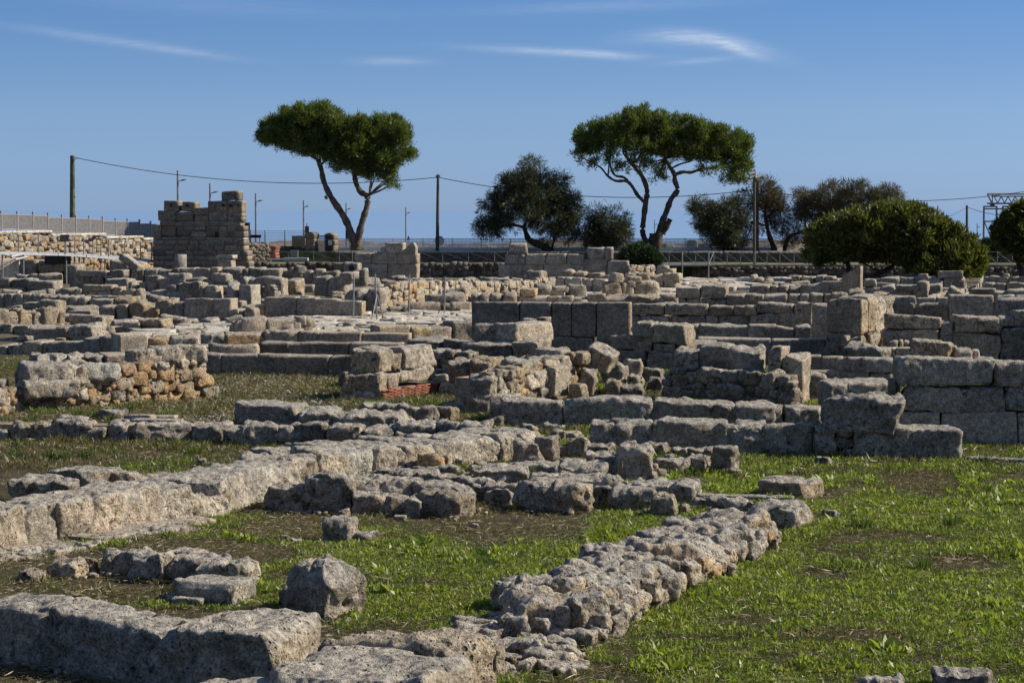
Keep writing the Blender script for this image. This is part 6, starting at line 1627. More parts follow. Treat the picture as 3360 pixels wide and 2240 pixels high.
def crown(fr, d, lobes, per, L, Wd, blades_n=6, up=.5, droop=0.0, spread=.75, clumps=9, shell=.55, csz=.30, seed=1, outer=.95, tall=.75, shrink=1.0, drop=0):
    """lobes (cx,cy,rx,ry[,density]) in picture pixels; gives leaf blades spread through the crown's volume"""
    rs = np.random.RandomState(seed)
    k = FR[fr][0]; m = d / FPX / k
    cxm = np.mean([l[0] for l in lobes]); hw = (max(l[0] + l[2] for l in lobes) - min(l[0] - l[2] for l in lobes)) / 2
    out = []
    for l in lobes:
        cx, cy, rx, ry = l[0], l[1] + drop, l[2] * shrink, l[3] * shrink; den = l[4] if len(l) > 4 else 1.0
        edge = max(.15, 1 - (abs(cx - cxm) / hw) ** 2)
        for side in (-1, 1):
            off = side * rs.uniform(.25, .75) * hw * m * .55 * math.sqrt(edge)
            c = np.array(PD(fr, cx, cy, d)); c[1] += off
            rad = np.array([rx * m, max(ry, rx * .7) * m * .9, ry * m]) * (1.0 if side < 0 else .95)
            nc = max(3, int(clumps * rx * ry / 9000 * 1.2))
            th = rs.normal(size=(nc, 3)); th /= np.linalg.norm(th, axis=1, keepdims=True)
            cc = c + th * rad * (rs.uniform(shell, outer, (nc, 1)))
            nt = int(per * den * rx * ry / 1000) 
            pick = rs.randint(0, nc, nt)
            cr = csz * min(rad[0], rad[2]) + .08
            p = cc[pick] + rs.normal(size=(nt, 3)) * cr * np.array([.9, .9, tall])
            # leave the crown's outline where the lobe ends, with ragged tips
            q = np.linalg.norm((p - c) / rad, axis=1)
            p = np.where((q > outer + .22)[:, None], c + (p - c) / q[:, None] * rs.uniform(.8, outer + .12, (nt, 1)), p)
            o = (p - cc[pick]); o /= np.maximum(np.linalg.norm(o, axis=1, keepdims=True), 1e-6)
            o2 = (p - c) / rad; o2 /= np.maximum(np.linalg.norm(o2, axis=1, keepdims=True), 1e-6)
            ax = o * .5 + o2 * .5 + np.array([0, 0, up]) - np.array([0, 0, droop])
            ax /= np.maximum(np.linalg.norm(ax, axis=1, keepdims=True), 1e-6)
            P = np.repeat(p, blades_n, 0); A = np.repeat(ax, blades_n, 0)
            A = A + rs.normal(size=A.shape) * spread * .6; A /= np.linalg.norm(A, axis=1, keepdims=True)
            n = len(P)
            out.append(blades(P + rs.normal(size=P.shape) * L * .25, A, L * rs.uniform(.6, 1.3, n), Wd * rs.uniform(.7, 1.3, n)))
    return out
def limb(fr, d, pts, rscale=1.0):
    """pts (x,y,halfwidth[,depth offset]) in picture pixels -> smooth knotty tube"""
    k = FR[fr][0]; m = d / FPX / k
    P = []; Rr = []
    for p in pts:
        off = p[3] if len(p) > 3 else 0
        v = PD(fr, p[0], p[1], d + off); P.append(np.array(v)); Rr.append(p[2] * m * rscale)
    P = np.array(P); Rr = np.array(Rr)
    n = len(P); t = np.linspace(0, n - 1, (n - 1) * 5 + 1)
    out = []
    for tt in t:                                       # Catmull-Rom
        i = min(int(tt), n - 2); f = tt - i
        p0, p1, p2, p3 = P[max(i - 1, 0)], P[i], P[i + 1], P[min(i + 2, n - 1)]
        out.append(.5 * ((2 * p1) + (-p0 + p2) * f + (2 * p0 - 5 * p1 + 4 * p2 - p3) * f * f + (-p0 + 3 * p1 - 3 * p2 + p3) * f ** 3))
    r = np.interp(t, np.arange(n), Rr) * (1 + .10 * np.sin(t * 5.1 + P[0][0]) + .07 * np.sin(t * 11.3))
    return [Vector(q) for q in out], list(r)
def tree(name, label, cat, fr, d, base, trunks, branches, lobes, leaf, bark, group=None, extra=None, **kw):
    b = PD(fr, base[0], base[1], d)
    rt = empty(name, (b.x, d, b.z)); tag(rt, label, cat, group, 'thing')
    mb = MB()
    for t_ in trunks: p, r = limb(fr, d, t_); mb.tube(p, r, 10)
    if trunks: mb.build('trunk', MAT[bark], rt, True)
    for bset in branches:
        mb = MB(); p, r = limb(fr, d, bset); mb.tube(p, r, 7); mb.build('branch', MAT[bark], rt, True)
    # twigs reaching from the limbs into the crown
    rs = np.random.RandomState(kw.get('seed', 1) + 50)
    ends = [t_[-1] for t_ in trunks] + [q[-1] for q in branches]
    if ends:
        mb = MB(); k = FR[fr][0]; m = d / FPX / k
        for l in lobes:
            e = min(ends, key=lambda q: (q[0] - l[0]) ** 2 + (q[1] - l[1]) ** 2)
            for j in range(3):
                tx, ty = l[0] + rs.uniform(-.6, .6) * l[2], l[1] + rs.uniform(-.5, .5) * l[3]
                a = (e[0], e[1], e[2] * .7); mid = (e[0] * .5 + tx * .5 + rs.uniform(-12, 12), e[1] * .45 + ty * .55 + rs.uniform(0, 14), e[2] * .45, rs.uniform(-.5, .5))
                p, r = limb(fr, d, [a, mid, (tx, ty, 1.2, rs.uniform(-1.5, 1.5))]); mb.tube(p, r, 5)
        mb.build('twigs', MAT[bark], rt, True)
    parts = crown(fr, d, lobes, **kw)
    if extra: parts += extra
    o = leafobj('crown', parts, leaf, rt)
    return rt

# --- left pine
tree('pine_tree', 'left umbrella pine with two crooked trunks and a dense lopsided crown', 'pine tree', 'Z2', 145.0, (962, 1390),
     [[(958, 1420, 42), (955, 1340, 38), (935, 1262, 33), (905, 1170, 30), (850, 1060, 30), (772, 945, 28), (718, 850, 25), (682, 760, 23), (662, 660, 22), (632, 590, 17), (590, 550, 11)],
      [(972, 1420, 40), (975, 1330, 36), (988, 1230, 30), (1020, 1100, 28), (1052, 1000, 25), (1060, 905, 27), (1000, 860, 25), (962, 782, 22), (945, 690, 21), (955, 600, 17)]],
     [[(715, 905, 16), (695, 915, 17)], [(1050, 890, 18), (1076, 888, 14)], [(655, 640, 12), (700, 590, 9), (760, 540, 7)], [(610, 575, 10), (540, 540, 7), (420, 500, 5)], [(650, 620, 12), (655, 560, 9)]],
     [(280, 300, 110, 90), (400, 210, 120, 90), (560, 190, 140, 80), (680, 180, 150, 78), (770, 250, 90, 90), (230, 380, 75, 60), (340, 370, 130, 80), (500, 330, 150, 100), (650, 320, 150, 110),
      (560, 450, 120, 75), (700, 460, 140, 95), (830, 400, 110, 100), (860, 510, 130, 100), (430, 470, 100, 45, .5), (300, 460, 60, 35, .35), (880, 620, 110, 50, .7),
      (960, 300, 110, 90), (1080, 270, 120, 75), (1220, 280, 120, 75), (1340, 330, 85, 75), (1020, 420, 110, 100), (1160, 400, 130, 110), (1310, 420, 110, 90), (1060, 560, 120, 90), (1020, 640, 90, 70),
      (1200, 540, 130, 80), (1320, 540, 90, 70), (1410, 530, 52, 42), (1200, 640, 130, 60), (1130, 710, 70, 45, .6), (1240, 740, 60, 50, .5), (1290, 790, 40, 35, .5), (780, 640, 90, 25, .3), (860, 380, 130, 110), (840, 300, 90, 70), (910, 480, 120, 110), (180, 350, 60, 50), (150, 395, 30, 25, .6), (1440, 520, 35, 30, .7)],
     'pine_needles', 'bark_pine', per=44, L=.29, Wd=.040, blades_n=7, up=.95, clumps=13, seed=21, csz=.125, outer=1.3, shell=.6, tall=1.3, shrink=.86, drop=15)
# --- right pine
tree('pine_tree', 'right umbrella pine with spreading limbs, a lopped stub and a wide flat crown', 'pine tree', 'Z3', 145.0, (1500, 1230),
     [[(1485, 1262, 30), (1466, 1180, 25), (1432, 1090, 22), (1440, 980, 21), (1455, 860, 22), (1466, 780, 20), (1450, 705, 19), (1402, 615, 18), (1342, 552, 17), (1312, 505, 13), (1300, 440, 9)],
      [(1525, 1262, 46), (1545, 1150, 38), (1580, 1020, 26), (1618, 920, 23), (1652, 830, 21), (1700, 762, 21), (1680, 690, 19), (1676, 640, 18), (1640, 582, 15), (1605, 520, 11)]],
     [[(1440, 850, 14), (1392, 800, 14), (1342, 722, 13), (1300, 692, 12), (1222, 690, 10), (1162, 652, 9), (1112, 592, 7), (1062, 562, 5)],
      [(1316, 690, 11), (1282, 662, 10), (1222, 650, 9), (1190, 602, 8), (1180, 540, 6), (1195, 480, 5)], [(1165, 652, 6), (1170, 565, 6), (1158, 500, 4)],
      [(1682, 642, 15), (1742, 622, 13), (1802, 625, 12), (1872, 605, 11), (1962, 590, 8), (2050, 560, 6)], [(1660, 590, 8), (1720, 562, 7), (1800, 540, 6)], [(1350, 560, 10), (1400, 520, 9), (1430, 450, 7)],
      [(1585, 1100, 24), (1622, 1032, 22), (1645, 985, 20)], [(1500, 1230, 30), (1504, 1150, 28), (1506, 1095, 25)], [(1320, 520, 9), (1285, 480, 7), (1280, 400, 5)], [(1060, 562, 5), (980, 520, 4), (900, 470, 3)]],
     [(1480, 190, 110, 75), (1370, 220, 120, 75), (1250, 250, 120, 75), (1130, 290, 120, 75), (1020, 320, 90, 70), (960, 370, 55, 45), (905, 462, 32, 20, .6), (1000, 400, 90, 50), (1180, 360, 150, 60), (1340, 330, 150, 80), (1480, 290, 130, 90),
      (1550, 240, 80, 80), (1640, 240, 90, 75), (1750, 270, 110, 70), (1870, 290, 110, 75), (1620, 340, 130, 80), (1780, 370, 150, 85), (1930, 360, 110, 85), (2060, 350, 110, 75), (2170, 380, 85, 65), (2220, 430, 45, 70),
      (1880, 450, 150, 75), (2040, 450, 130, 80), (2150, 490, 100, 80), (2180, 580, 65, 75), (2160, 650, 55, 40), (1700, 440, 130, 65), (1550, 410, 130, 65), (1400, 410, 120, 45, .7), (1230, 420, 120, 40, .5), (1080, 440, 110, 35, .4),
      (1260, 590, 55, 40, .45), (1380, 520, 90, 45, .4), (1500, 570, 110, 50, .35), (1550, 640, 90, 40, .3), (1060, 540, 70, 40, .3), (980, 500, 60, 35, .3), (1960, 590, 110, 40, .35), (2070, 660, 50, 30, .4), (1200, 510, 60, 60, .3)],
     'pine_needles', 'bark_pine', per=44, L=.29, Wd=.040, blades_n=7, up=.95, clumps=13, seed=33, csz=.125, outer=1.3, shell=.6, tall=1.3, shrink=.86, drop=15)
# --- tamarisks
tree('tamarisk_tree', 'dark feathery grey tree with a leaning trunk between the two pines', 'tree', 'Z3', 143.0, (715, 1225),
     [[(735, 1250, 34), (690, 1212, 32), (630, 1180, 30), (560, 1150, 25), (532, 1095, 20), (522, 1040, 16), (545, 960, 11), (570, 860, 8), (576, 750, 5)]],
     [[(522, 1050, 12), (460, 1035, 12), (395, 1030, 10), (320, 1050, 6)], [(540, 980, 8), (470, 900, 6), (400, 820, 4)], [(560, 900, 8), (650, 850, 6), (760, 800, 4)], [(730, 1215, 9), (752, 1140, 9), (770, 1080, 7), (820, 980, 5)], [(545, 1040, 9), (640, 960, 7), (720, 920, 4)]],
     [(570, 555, 95, 50, .55), (550, 630, 110, 60, .8), (400, 710, 100, 75), (520, 740, 180, 100), (680, 700, 90, 70), (790, 690, 70, 75, .7), (330, 840, 120, 90), (560, 870, 220, 110), (770, 830, 130, 110), (860, 900, 80, 110), (300, 960, 120, 80),
      (220, 1050, 80, 65, .8), (350, 1010, 130, 65, .7), (650, 980, 180, 80), (830, 1010, 100, 90), (720, 1080, 150, 60, .55), (900, 1060, 45, 70, .7), (290, 1090, 90, 40, .5), (870, 1120, 50, 50, .4), (690, 1150, 60, 40, .3), (930, 950, 40, 60, .6)],
     'tamarisk', 'bark_dark', per=44, L=.30, Wd=.032, blades_n=5, outer=1.35, shrink=.88, up=.2, droop=.35, clumps=15, seed=4, csz=.15, shell=.25)
tree('tamarisk_tree', 'small thin leaved tree left of the right pine trunks', 'tree', 'Z3', 142.5, (1110, 1230),
     [[(1105, 1250, 9), (1090, 1160, 8), (1070, 1080, 6), (1050, 980, 4)], [(1115, 1250, 9), (1160, 1150, 7), (1190, 1060, 5), (1200, 950, 3)]], [[(1150, 1160, 6), (1230, 1110, 5), (1300, 1030, 3)]],
     [(1050, 930, 55, 50, .5), (1040, 1010, 70, 70, .8), (1080, 1090, 110, 80), (1190, 930, 60, 50, .5), (1180, 1000, 80, 70, .7), (1210, 1080, 110, 70), (1310, 1000, 55, 45, .5), (1290, 1070, 70, 60, .7), (1030, 1140, 60, 60), (1130, 1160, 120, 55), (1270, 1140, 70, 55, .8)],
     'tamarisk', 'bark_dark', per=44, L=.30, Wd=.032, blades_n=5, outer=1.35, shrink=.88, up=.35, droop=.1, clumps=15, seed=6, csz=.15, shell=.25)
tree('tamarisk_tree', 'dark leaning tree right of the right pine, next to the camera mast', 'tree', 'Z3', 143.0, (2080, 1230),
     [[(2090, 1250, 16), (2050, 1180, 14), (1985, 1120, 11), (1935, 1050, 8), (1900, 960, 5)], [(2090, 1250, 14), (2100, 1150, 11), (2090, 1020, 6)]], [],
     [(1850, 850, 60, 50, .5), (1830, 890, 70, 40, .5), (1930, 900, 90, 60, .8), (2060, 880, 80, 60, .8), (2140, 930, 70, 70), (1900, 980, 80, 70), (2000, 980, 110, 80), (2110, 1010, 110, 80), (1960, 1060, 90, 60), (2080, 1090, 120, 80), (2150, 1150, 60, 70), (2080, 1180, 100, 60), (1960, 1110, 60, 40, .5)],
     'tamarisk', 'bark_dark', per=44, L=.30, Wd=.032, blades_n=5, outer=1.35, shrink=.88, up=.25, droop=.2, clumps=15, seed=8, csz=.15, shell=.25)
tree('tamarisk_tree', 'brown tamarisk with a bare leaning trunk, behind the camera mast', 'tree', 'Z4', 144.0, (345, 845),
     [[(355, 860, 24), (335, 800, 22), (308, 730, 19), (286, 640, 16), (270, 550, 12), (262, 440, 7)]],
     [[(275, 560, 9), (235, 480, 7), (180, 455, 5)], [(270, 600, 8), (330, 520, 6), (380, 470, 4)], [(285, 640, 8), (170, 600, 5)]],
     [(250, 290, 70, 50, .5), (290, 350, 100, 70, .8), (160, 300, 50, 30, .3), (330, 440, 100, 80, .9), (240, 430, 90, 70, .7), (380, 540, 80, 90, .8), (290, 530, 100, 80, .7), (90, 420, 80, 50, .5), (50, 470, 60, 60, .5), (130, 520, 80, 50, .4), (80, 640, 80, 80, .5), (180, 640, 70, 80, .45), (400, 640, 60, 70, .6), (300, 650, 60, 70, .3), (100, 740, 70, 50, .4), (420, 730, 70, 50, .5)],
     'tamarisk_brown', 'bark_dark', per=38, L=.30, Wd=.030, blades_n=5, outer=1.35, shrink=.88, up=.3, droop=.1, clumps=15, seed=10, csz=.15, shell=.25)
tree('tamarisk_tree', 'wide brown tamarisk with an arching trunk behind the big green bush', 'tree', 'Z4', 144.0, (430, 830),
     [[(425, 850, 18), (440, 780, 17), (475, 722, 15), (540, 695, 14), (590, 680, 13), (650, 620, 10), (720, 540, 8), (800, 440, 5)]],
     [[(600, 670, 9), (590, 590, 8), (600, 480, 5)], [(700, 560, 8), (860, 500, 7), (1000, 400, 4)], [(860, 500, 7), (1100, 470, 6), (1240, 400, 4)]],
     [(560, 400, 80, 50, .6), (660, 390, 80, 45, .6), (600, 470, 120, 70), (760, 330, 50, 40, .5), (850, 320, 90, 45, .7), (960, 330, 70, 45, .7), (1050, 330, 70, 45, .7), (760, 420, 110, 70), (900, 420, 130, 70), (1060, 420, 110, 65), (1180, 390, 70, 50, .7), (1270, 350, 75, 48, .7), (1320, 400, 60, 55, .7), (1230, 440, 120, 50),
      (700, 520, 140, 70), (880, 510, 150, 60), (1040, 490, 120, 50), (550, 560, 80, 70, .8), (640, 600, 90, 70, .8), (500, 640, 60, 50, .4), (540, 720, 80, 60, .5), (470, 760, 60, 50, .5)],
     'tamarisk_brown', 'bark_dark', per=38, L=.30, Wd=.030, blades_n=5, outer=1.35, shrink=.88, up=.35, clumps=15, seed=12, csz=.15, shell=.25)
# --- evergreen bushes
tree('evergreen_bush', 'very large rounded green bush overhanging the dark retaining wall at right', 'bush', 'Z4', 124.0, (945, 1060),
     [[(1050, 1100, 24), (1110, 1062, 22), (1190, 1020, 20), (1290, 965, 16), (1370, 890, 11), (1400, 810, 7)], [(930, 1080, 22), (940, 1010, 19), (935, 930, 16), (900, 850, 9), (800, 780, 6)]],
     [[(935, 950, 9), (840, 900, 7), (720, 860, 6), (640, 820, 4)], [(1200, 1015, 9), (1100, 960, 8), (1000, 900, 5)], [(1290, 960, 9), (1420, 930, 7), (1560, 900, 5)], [(745, 960, 6), (720, 900, 6), (650, 840, 5)]],
     [(1380, 530, 130, 55), (1260, 540, 150, 60), (1480, 560, 110, 60), (1120, 570, 150, 60), (980, 610, 130, 60), (860, 650, 120, 60), (740, 680, 110, 60), (670, 730, 70, 70), (1600, 620, 120, 70), (1700, 690, 110, 70), (1800, 760, 110, 80), (1890, 830, 90, 80), (1940, 910, 80, 80), (1980, 980, 50, 50),
      (1300, 650, 200, 90), (1100, 680, 200, 90), (900, 740, 190, 90), (740, 790, 120, 90), (1480, 680, 170, 100), (1620, 770, 150, 100), (1750, 860, 140, 100), (1850, 950, 120, 80), (1300, 780, 200, 90), (1100, 800, 200, 80), (920, 830, 180, 60), (760, 870, 120, 60, .8),
      (1500, 840, 170, 100), (1640, 940, 150, 80), (1760, 990, 130, 50), (1250, 880, 130, 50, .6), (1500, 940, 120, 60, .8), (1080, 880, 100, 40, .5), (700, 910, 70, 40, .5), (1600, 1010, 110, 30, .6)],
     'evergreen', 'bark_dark', per=30, L=.34, Wd=.08, blades_n=7, up=1.1, clumps=16, seed=14, csz=.12, outer=1.35, shell=.5, tall=1.25, shrink=.86, drop=6)
tree('evergreen_bush', 'dark evergreen bush cut by the right edge, before the scaffold', 'bush', 'Z4', 127.0, (2330, 1060),
     [[(2335, 1090, 20), (2325, 1000, 17), (2300, 900, 13), (2265, 810, 9)], [(2310, 980, 9), (2270, 880, 8), (2230, 790, 5)]], [],
     [(2330, 520, 80, 50), (2270, 580, 80, 50), (2400, 540, 80, 70), (2220, 650, 80, 55), (2320, 650, 110, 80), (2160, 690, 60, 50), (2200, 740, 80, 60), (2300, 750, 120, 80), (2400, 680, 120, 100), (2380, 800, 110, 80), (2250, 810, 70, 50, .7), (2360, 880, 80, 60, .7), (2140, 740, 35, 35, .6), (2420, 900, 90, 70)],
     'evergreen', 'bark_dark', per=34, L=.28, Wd=.08, blades_n=7, up=.8, clumps=16, seed=15, csz=.13, outer=1.2, shell=.45, shrink=.92)
tree('oleander_bush', 'low dark oleander bush on the terrace under the right pine', 'bush', 'Z3', 135.8, (1400, 1345), [], [],
     [(1340, 1265, 60, 50), (1400, 1240, 60, 40), (1380, 1300, 90, 45), (1470, 1270, 70, 50), (1500, 1310, 60, 35), (1440, 1320, 90, 30), (1310, 1310, 50, 40)], 'oleander', 'bark_dark', per=120, L=.30, Wd=.08, blades_n=6, up=.7, clumps=14, seed=16, csz=.4, shell=.3)
tree('shrub', 'low scrubby green shrub left of the right hand bush, on the terrace', 'bush', 'Z4', 141.0, (2090, 850), [], [],
     [(2080, 800, 60, 40), (2040, 830, 50, 30), (2130, 830, 50, 35), (1900, 850, 40, 25)], 'oleander', 'bark_dark', per=100, L=.25, Wd=.07, blades_n=6, up=.6, clumps=14, seed=17, csz=.4, shell=.3)

# --- weeds and grass on the ground
def gmask(px_poly):
    return [PZ('S', x, y) for x, y in px_poly]
def scatter(dmin, dmax, per_m2, seed, thr, soft=.12):
    rs = np.random.RandomState(seed)
    area = .2345 * (dmax ** 2 - dmin ** 2) * 1.32
    n = int(area * per_m2)
    y = np.sqrt(rs.uniform(dmin ** 2, dmax ** 2, n)); x = rs.uniform(-.2345, .2345, n) * 1.32 * y
    f = .55 * n2(x, y, .9, 3.3) + .35 * n2(x, y, .33, 8.8) + .5 * n2(x, y, 3.1, 5.5)
    r = x / (.225 * y)
    bias = np.where(r > .15, .36, np.where(r > -.35, .12, -.06))
    bias = bias - np.clip((y - 27) / 12, 0, 1) * .26 * (r < .3)
    keep = rs.uniform(0, 1, n) < np.clip((f + bias - thr) / soft, 0, 1)
    return x[keep], y[keep], rs
def weeds(name, dmin, dmax, per, seed, thr, nl, L, Wd, flat, mat, zoff=0.0, bend=.25):
    x, y, rs = scatter(dmin, dmax, per, seed, thr)
    z = gz(x, y) - .02 + zoff
    n = len(x)
    big = np.where(n2(x, y, .8, 12.5) > .45, 1.6, 1.0) * rs.uniform(.6, 1.3, n)
    B = np.repeat(np.stack([x, y, z], 1), nl, 0); S_ = np.repeat(big, nl)
    m = len(B)
    a = rs.uniform(0, 2 * math.pi, m); e = rs.uniform(flat[0], flat[1], m)
    D = np.stack([np.cos(a) * np.cos(e), np.sin(a) * np.cos(e), np.sin(e)], 1)
    B = B + D * (L * .15) + np.stack([rs.normal(size=m), rs.normal(size=m), np.zeros(m)], 1) * L * .3 + np.stack([np.zeros(m), np.zeros(m), rs.uniform(0, L * .35, m)], 1)
    return blades(B, D, L * S_ * rs.uniform(.6, 1.3, m), Wd * S_ * rs.uniform(.7, 1.3, m), bend)
o = leafobj('weeds', [weeds('weeds', 19, 32, 440, 1, .12, 6, .047, .018, (.1, 1.3), 'weeds'), weeds('weeds', 32, 56, 150, 2, .16, 6, .075, .028, (.1, 1.2), 'weeds'), weeds('weeds', 19, 34, 22, 7, .34, 7, .085, .030, (.2, 1.1), 'weeds')], 'weeds', None)
tag(o, 'low bright green weeds and clover spread over the open ground', 'weeds', None, 'stuff')
o = leafobj('grass', [weeds('grass', 19, 34, 300, 3, -.02, 5, .055, .007, (.4, 1.4), 'tuft'), weeds('grass', 34, 60, 80, 4, -.15, 5, .09, .012, (.4, 1.4), 'tuft')], 'tuft', None)
tag(o, 'sparse fine grass blades between the weeds', 'grass', None, 'stuff')
o = leafobj('dry_grass', [weeds('dry_grass', 19, 34, 200, 13, -.55, 5, .045, .007, (.2, 1.3), 'olive_grass'), weeds('dry_grass', 34, 62, 90, 14, -.9, 5, .08, .012, (.2, 1.3), 'olive_grass')], 'olive_grass', None)
tag(o, 'short olive and yellowing grass covering the soil', 'grass', None, 'stuff')
o = leafobj('dry_straw', [weeds('straw', 19, 34, 150, 5, -.6, 3, .10, .006, (-.03, .25), 'straw', .012, .05), weeds('straw', 34, 60, 50, 6, -.5, 3, .14, .010, (-.03, .25), 'straw', .012, .05)], 'straw', None)
tag(o, 'dry straw and dead stalks lying on the dark soil', 'straw', None, 'stuff')
# growth and crumbs banked against the feet of the stones
rs = np.random.RandomState(77)
bp_, cp2 = [], []
for (x, y, sx0, sy0, rz) in FOOT:
    if y < 18.5: continue
    nb_ = int((sx0 + sy0) * (44 if y < 40 else 14))
    u = rs.uniform(-.55, .55, nb_) * (sx0 + .05); v = -(sy0 / 2 + np.abs(rs.normal(size=nb_)) * .05 - .01)
    sd_ = rs.uniform(0, 1, nb_) < sy0 / (sx0 + sy0)
    v2 = rs.uniform(-.55, .55, nb_) * sy0; u2 = sx0 / 2 + np.abs(rs.normal(size=nb_)) * .05
    U = np.where(sd_, u2, u); Vv = np.where(sd_, v2, v)
    P = np.stack([x + U * math.cos(rz) - Vv * math.sin(rz), y + U * math.sin(rz) + Vv * math.cos(rz)], 1)
    k = n2(P[:, 0], P[:, 1], .5, 2.2) > -.05
    bp_.append(P[k]); cp2.append(P[~k][::3])
bp_ = np.concatenate(bp_); cp2 = np.concatenate(cp2)
n = len(bp_); a = rs.uniform(0, 6.28, n); e = rs.uniform(.4, 1.4, n)
D = np.stack([np.cos(a) * np.cos(e), np.sin(a) * np.cos(e), np.sin(e)], 1)
sc = np.where(bp_[:, 1] < 34, 1.0, 1.5)
o = leafobj('base_weeds', [blades(np.stack([bp_[:, 0], bp_[:, 1], gz(bp_[:, 0], bp_[:, 1]) - .02], 1), D, sc * rs.uniform(.04, .12, n), sc * rs.uniform(.008, .022, n), .25)], 'tuft', None)
tag(o, 'grass and weeds growing along the feet of the stones', 'weeds', None, 'stuff')
n = len(cp2); g_, f_ = box_grid(2, 2, 1)
sz = rs.uniform(.02, .075, (n, 1, 1)) * np.array([1.2, 1.0, .8])
V = (g_[None] * np.array([.9, .9, 1]) + rs.uniform(-.14, .14, (n, len(g_), 3))) * sz + np.stack([cp2[:, 0], cp2[:, 1], gz(cp2[:, 0], cp2[:, 1])], 1)[:, None, :]
o = meshobj('rubble_crumbs', V.reshape(-1, 3), (f_[None] + (np.arange(n) * len(g_))[:, None, None]).reshape(-1, 4).astype(np.int32), MAT['stone'], None, False, TINT['T'])
tag(o, 'crumbs of stone fallen along the feet of the walls', 'rubble', None, 'stuff')
# pebbles of the gravel floor
rs = np.random.RandomState(9)
n = 5200; y = np.sqrt(rs.uniform(42.0 ** 2, 55.0 ** 2, n)); x = (rs.uniform(500, 1640, n) - 1680) / FPX * y
keep = n2(x, y, 2.0, 6.6) > -.35; x, y = x[keep], y[keep]; n = len(x)
g_, f_ = box_grid(1, 1, 1)
sz = rs.uniform(.02, .055, (n, 1, 1)) * np.array([1.3, 1.0, .6])
V = (g_[None] + rs.uniform(-.2, .2, (n, len(g_), 3))) * sz + np.stack([x, y, gz(x, y)], 1)[:, None, :]
Fm = (f_[None] + (np.arange(n) * len(g_))[:, None, None]).reshape(-1, 4)
o = meshobj('gravel', V.reshape(-1, 3), Fm.astype(np.int32), MAT['dressed'], None, False, (.46, .42, .38))
tag(o, 'pale gravel pebbles on the floor between the walls', 'gravel', None, 'stuff')
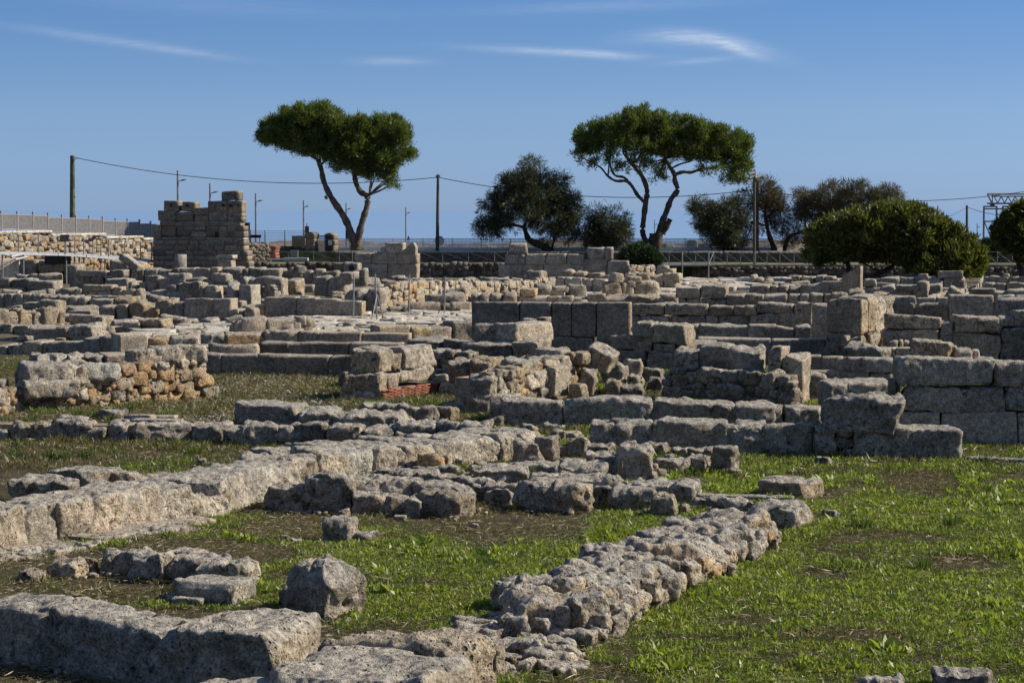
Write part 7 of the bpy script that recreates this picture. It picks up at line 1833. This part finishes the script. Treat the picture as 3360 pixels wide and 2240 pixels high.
# --- upright spiky tufts
def tuft(fr, x, y, h, label, mat='tuft'):
    p = PZ(fr, x, y); rs = np.random.RandomState(int(x * 7 + y))
    n = 70; a = rs.uniform(0, 6.28, n); r = h * .45 * np.sqrt(rs.uniform(0, 1, n))
    B = np.stack([p.x + r * np.cos(a), p.y + r * np.sin(a), np.full(n, -.01)], 1)
    D = np.stack([np.cos(a) * .35, np.sin(a) * .35, np.ones(n)], 1) + rs.normal(size=(n, 3)) * .15; D /= np.linalg.norm(D, axis=1, keepdims=True)
    o = leafobj('grass_tuft', [blades(B, D, h * rs.uniform(.6, 1.1, n), np.full(n, .010 * (1 + p.y / 60)), .2)], mat, None)
    tag(o, label, 'grass tuft', 'spiky grass tufts', 'thing')
for fr, x, y, h, lab in (('A', 1343, 408, .22, 'single upright spiky grass tuft before the shaded row of blocks'), ('C', 1432, 755, .20, 'spiky grass tuft right of the square pitted block'), ('C', 1945, 735, .20, 'dark spiky grass tuft far out on the right hand grass'),
                         ('F', 1780, 295, .20, 'dark spiky tuft in the middle of the lower right grass'), ('A', 195, 190, .20, 'spiky tuft left of two others at the foot of the orange wall'), ('A', 540, 140, .18, 'spiky tuft under the middle of the orange rubble wall'),
                         ('A', 635, 145, .18, 'spiky tuft beside the dark knobbly stone'), ('A', 770, 170, .18, 'spiky tuft right of the dark knobbly stone'), ('A', 250, 130, .2, 'spiky tuft touching the orange rubble wall at its left part'), ('A', 110, 425, .2, 'spiky tuft at the left edge below the shaded row'),
                         ('A', 430, 440, .2, 'spiky tuft below the knob of the shaded row'), ('A', 345, 435, .22, 'spiky tuft left of the one below the knob'), ('A', 600, 425, .2, 'pale spiky tuft in the dry grass of the left middle'), ('A', 1450, 525, .2, 'spiky tuft by the small stones at the start of the diagonal wall'),
                         ('A', 870, 115, .25, 'green weed climbing the right foot of the orange rubble wall'), ('Z7', 990, 1205, .3, 'green weed growing at the foot of the tumbled boulders')):
    tuft(fr, x, y, h, lab)
for fr, x, y, lab in (('E', 935, 520, 'leafy green weed clump nearest the lumpy footing'), ('F', 2160, 590, 'large leafy weed clump at the right edge of the grass'), ('F', 2200, 500, 'leafy weed clump with pale leaves near the right edge'), ('E', 1560, 870, 'leafy weed growing out of the front of the lumpy footing'), ('A', 1690, 1000, 'leafy weed patch left of the broad dark boulder')):
    p = PZ(fr, x, y); rs = np.random.RandomState(int(x)); n = 60; a = rs.uniform(0, 6.28, n); e = rs.uniform(.2, 1.2, n)
    D = np.stack([np.cos(a) * np.cos(e), np.sin(a) * np.cos(e), np.sin(e)], 1)
    B = np.stack([p.x + rs.normal(size=n) * .05, p.y + rs.normal(size=n) * .05, np.full(n, .0)], 1)
    tag(leafobj('weed_clump', [blades(B, D, rs.uniform(.08, .15, n), rs.uniform(.03, .05, n), .3)], 'weeds', None), lab, 'weed', 'leafy weed clumps', 'thing')
# fallen leaves on the nearest wall
for fr, x, y, z, lab in (('D', 1080, 688, .52, 'larger dry brown leaf on the nearest wall'), ('D', 1525, 694, .52, 'small dry leaf on the right block of the nearest wall'), ('D', 1252, 742, .52, 'yellowish leaf on the front lip of the nearest wall')):
    p = PZ(fr, x, y, z); s_ = .05
    V = [(p.x - s_, p.y, z + .005), (p.x, p.y - s_ * .5, z + .02), (p.x + s_ * .9, p.y, z + .03), (p.x + .01, p.y + s_ * .5, z + .045)]
    V += [(a, b, c + .003) for a, b, c in V]
    tag(meshobj('dry_leaf', V, [[0, 1, 2, 3], [7, 6, 5, 4]], MAT['brown_board']), lab, 'leaf', 'dry leaves on the nearest wall', 'thing')
for o in list(COL.objects):
    if o.parent is None and 'category' in o and 'kind' not in o: o['kind'] = 'thing'
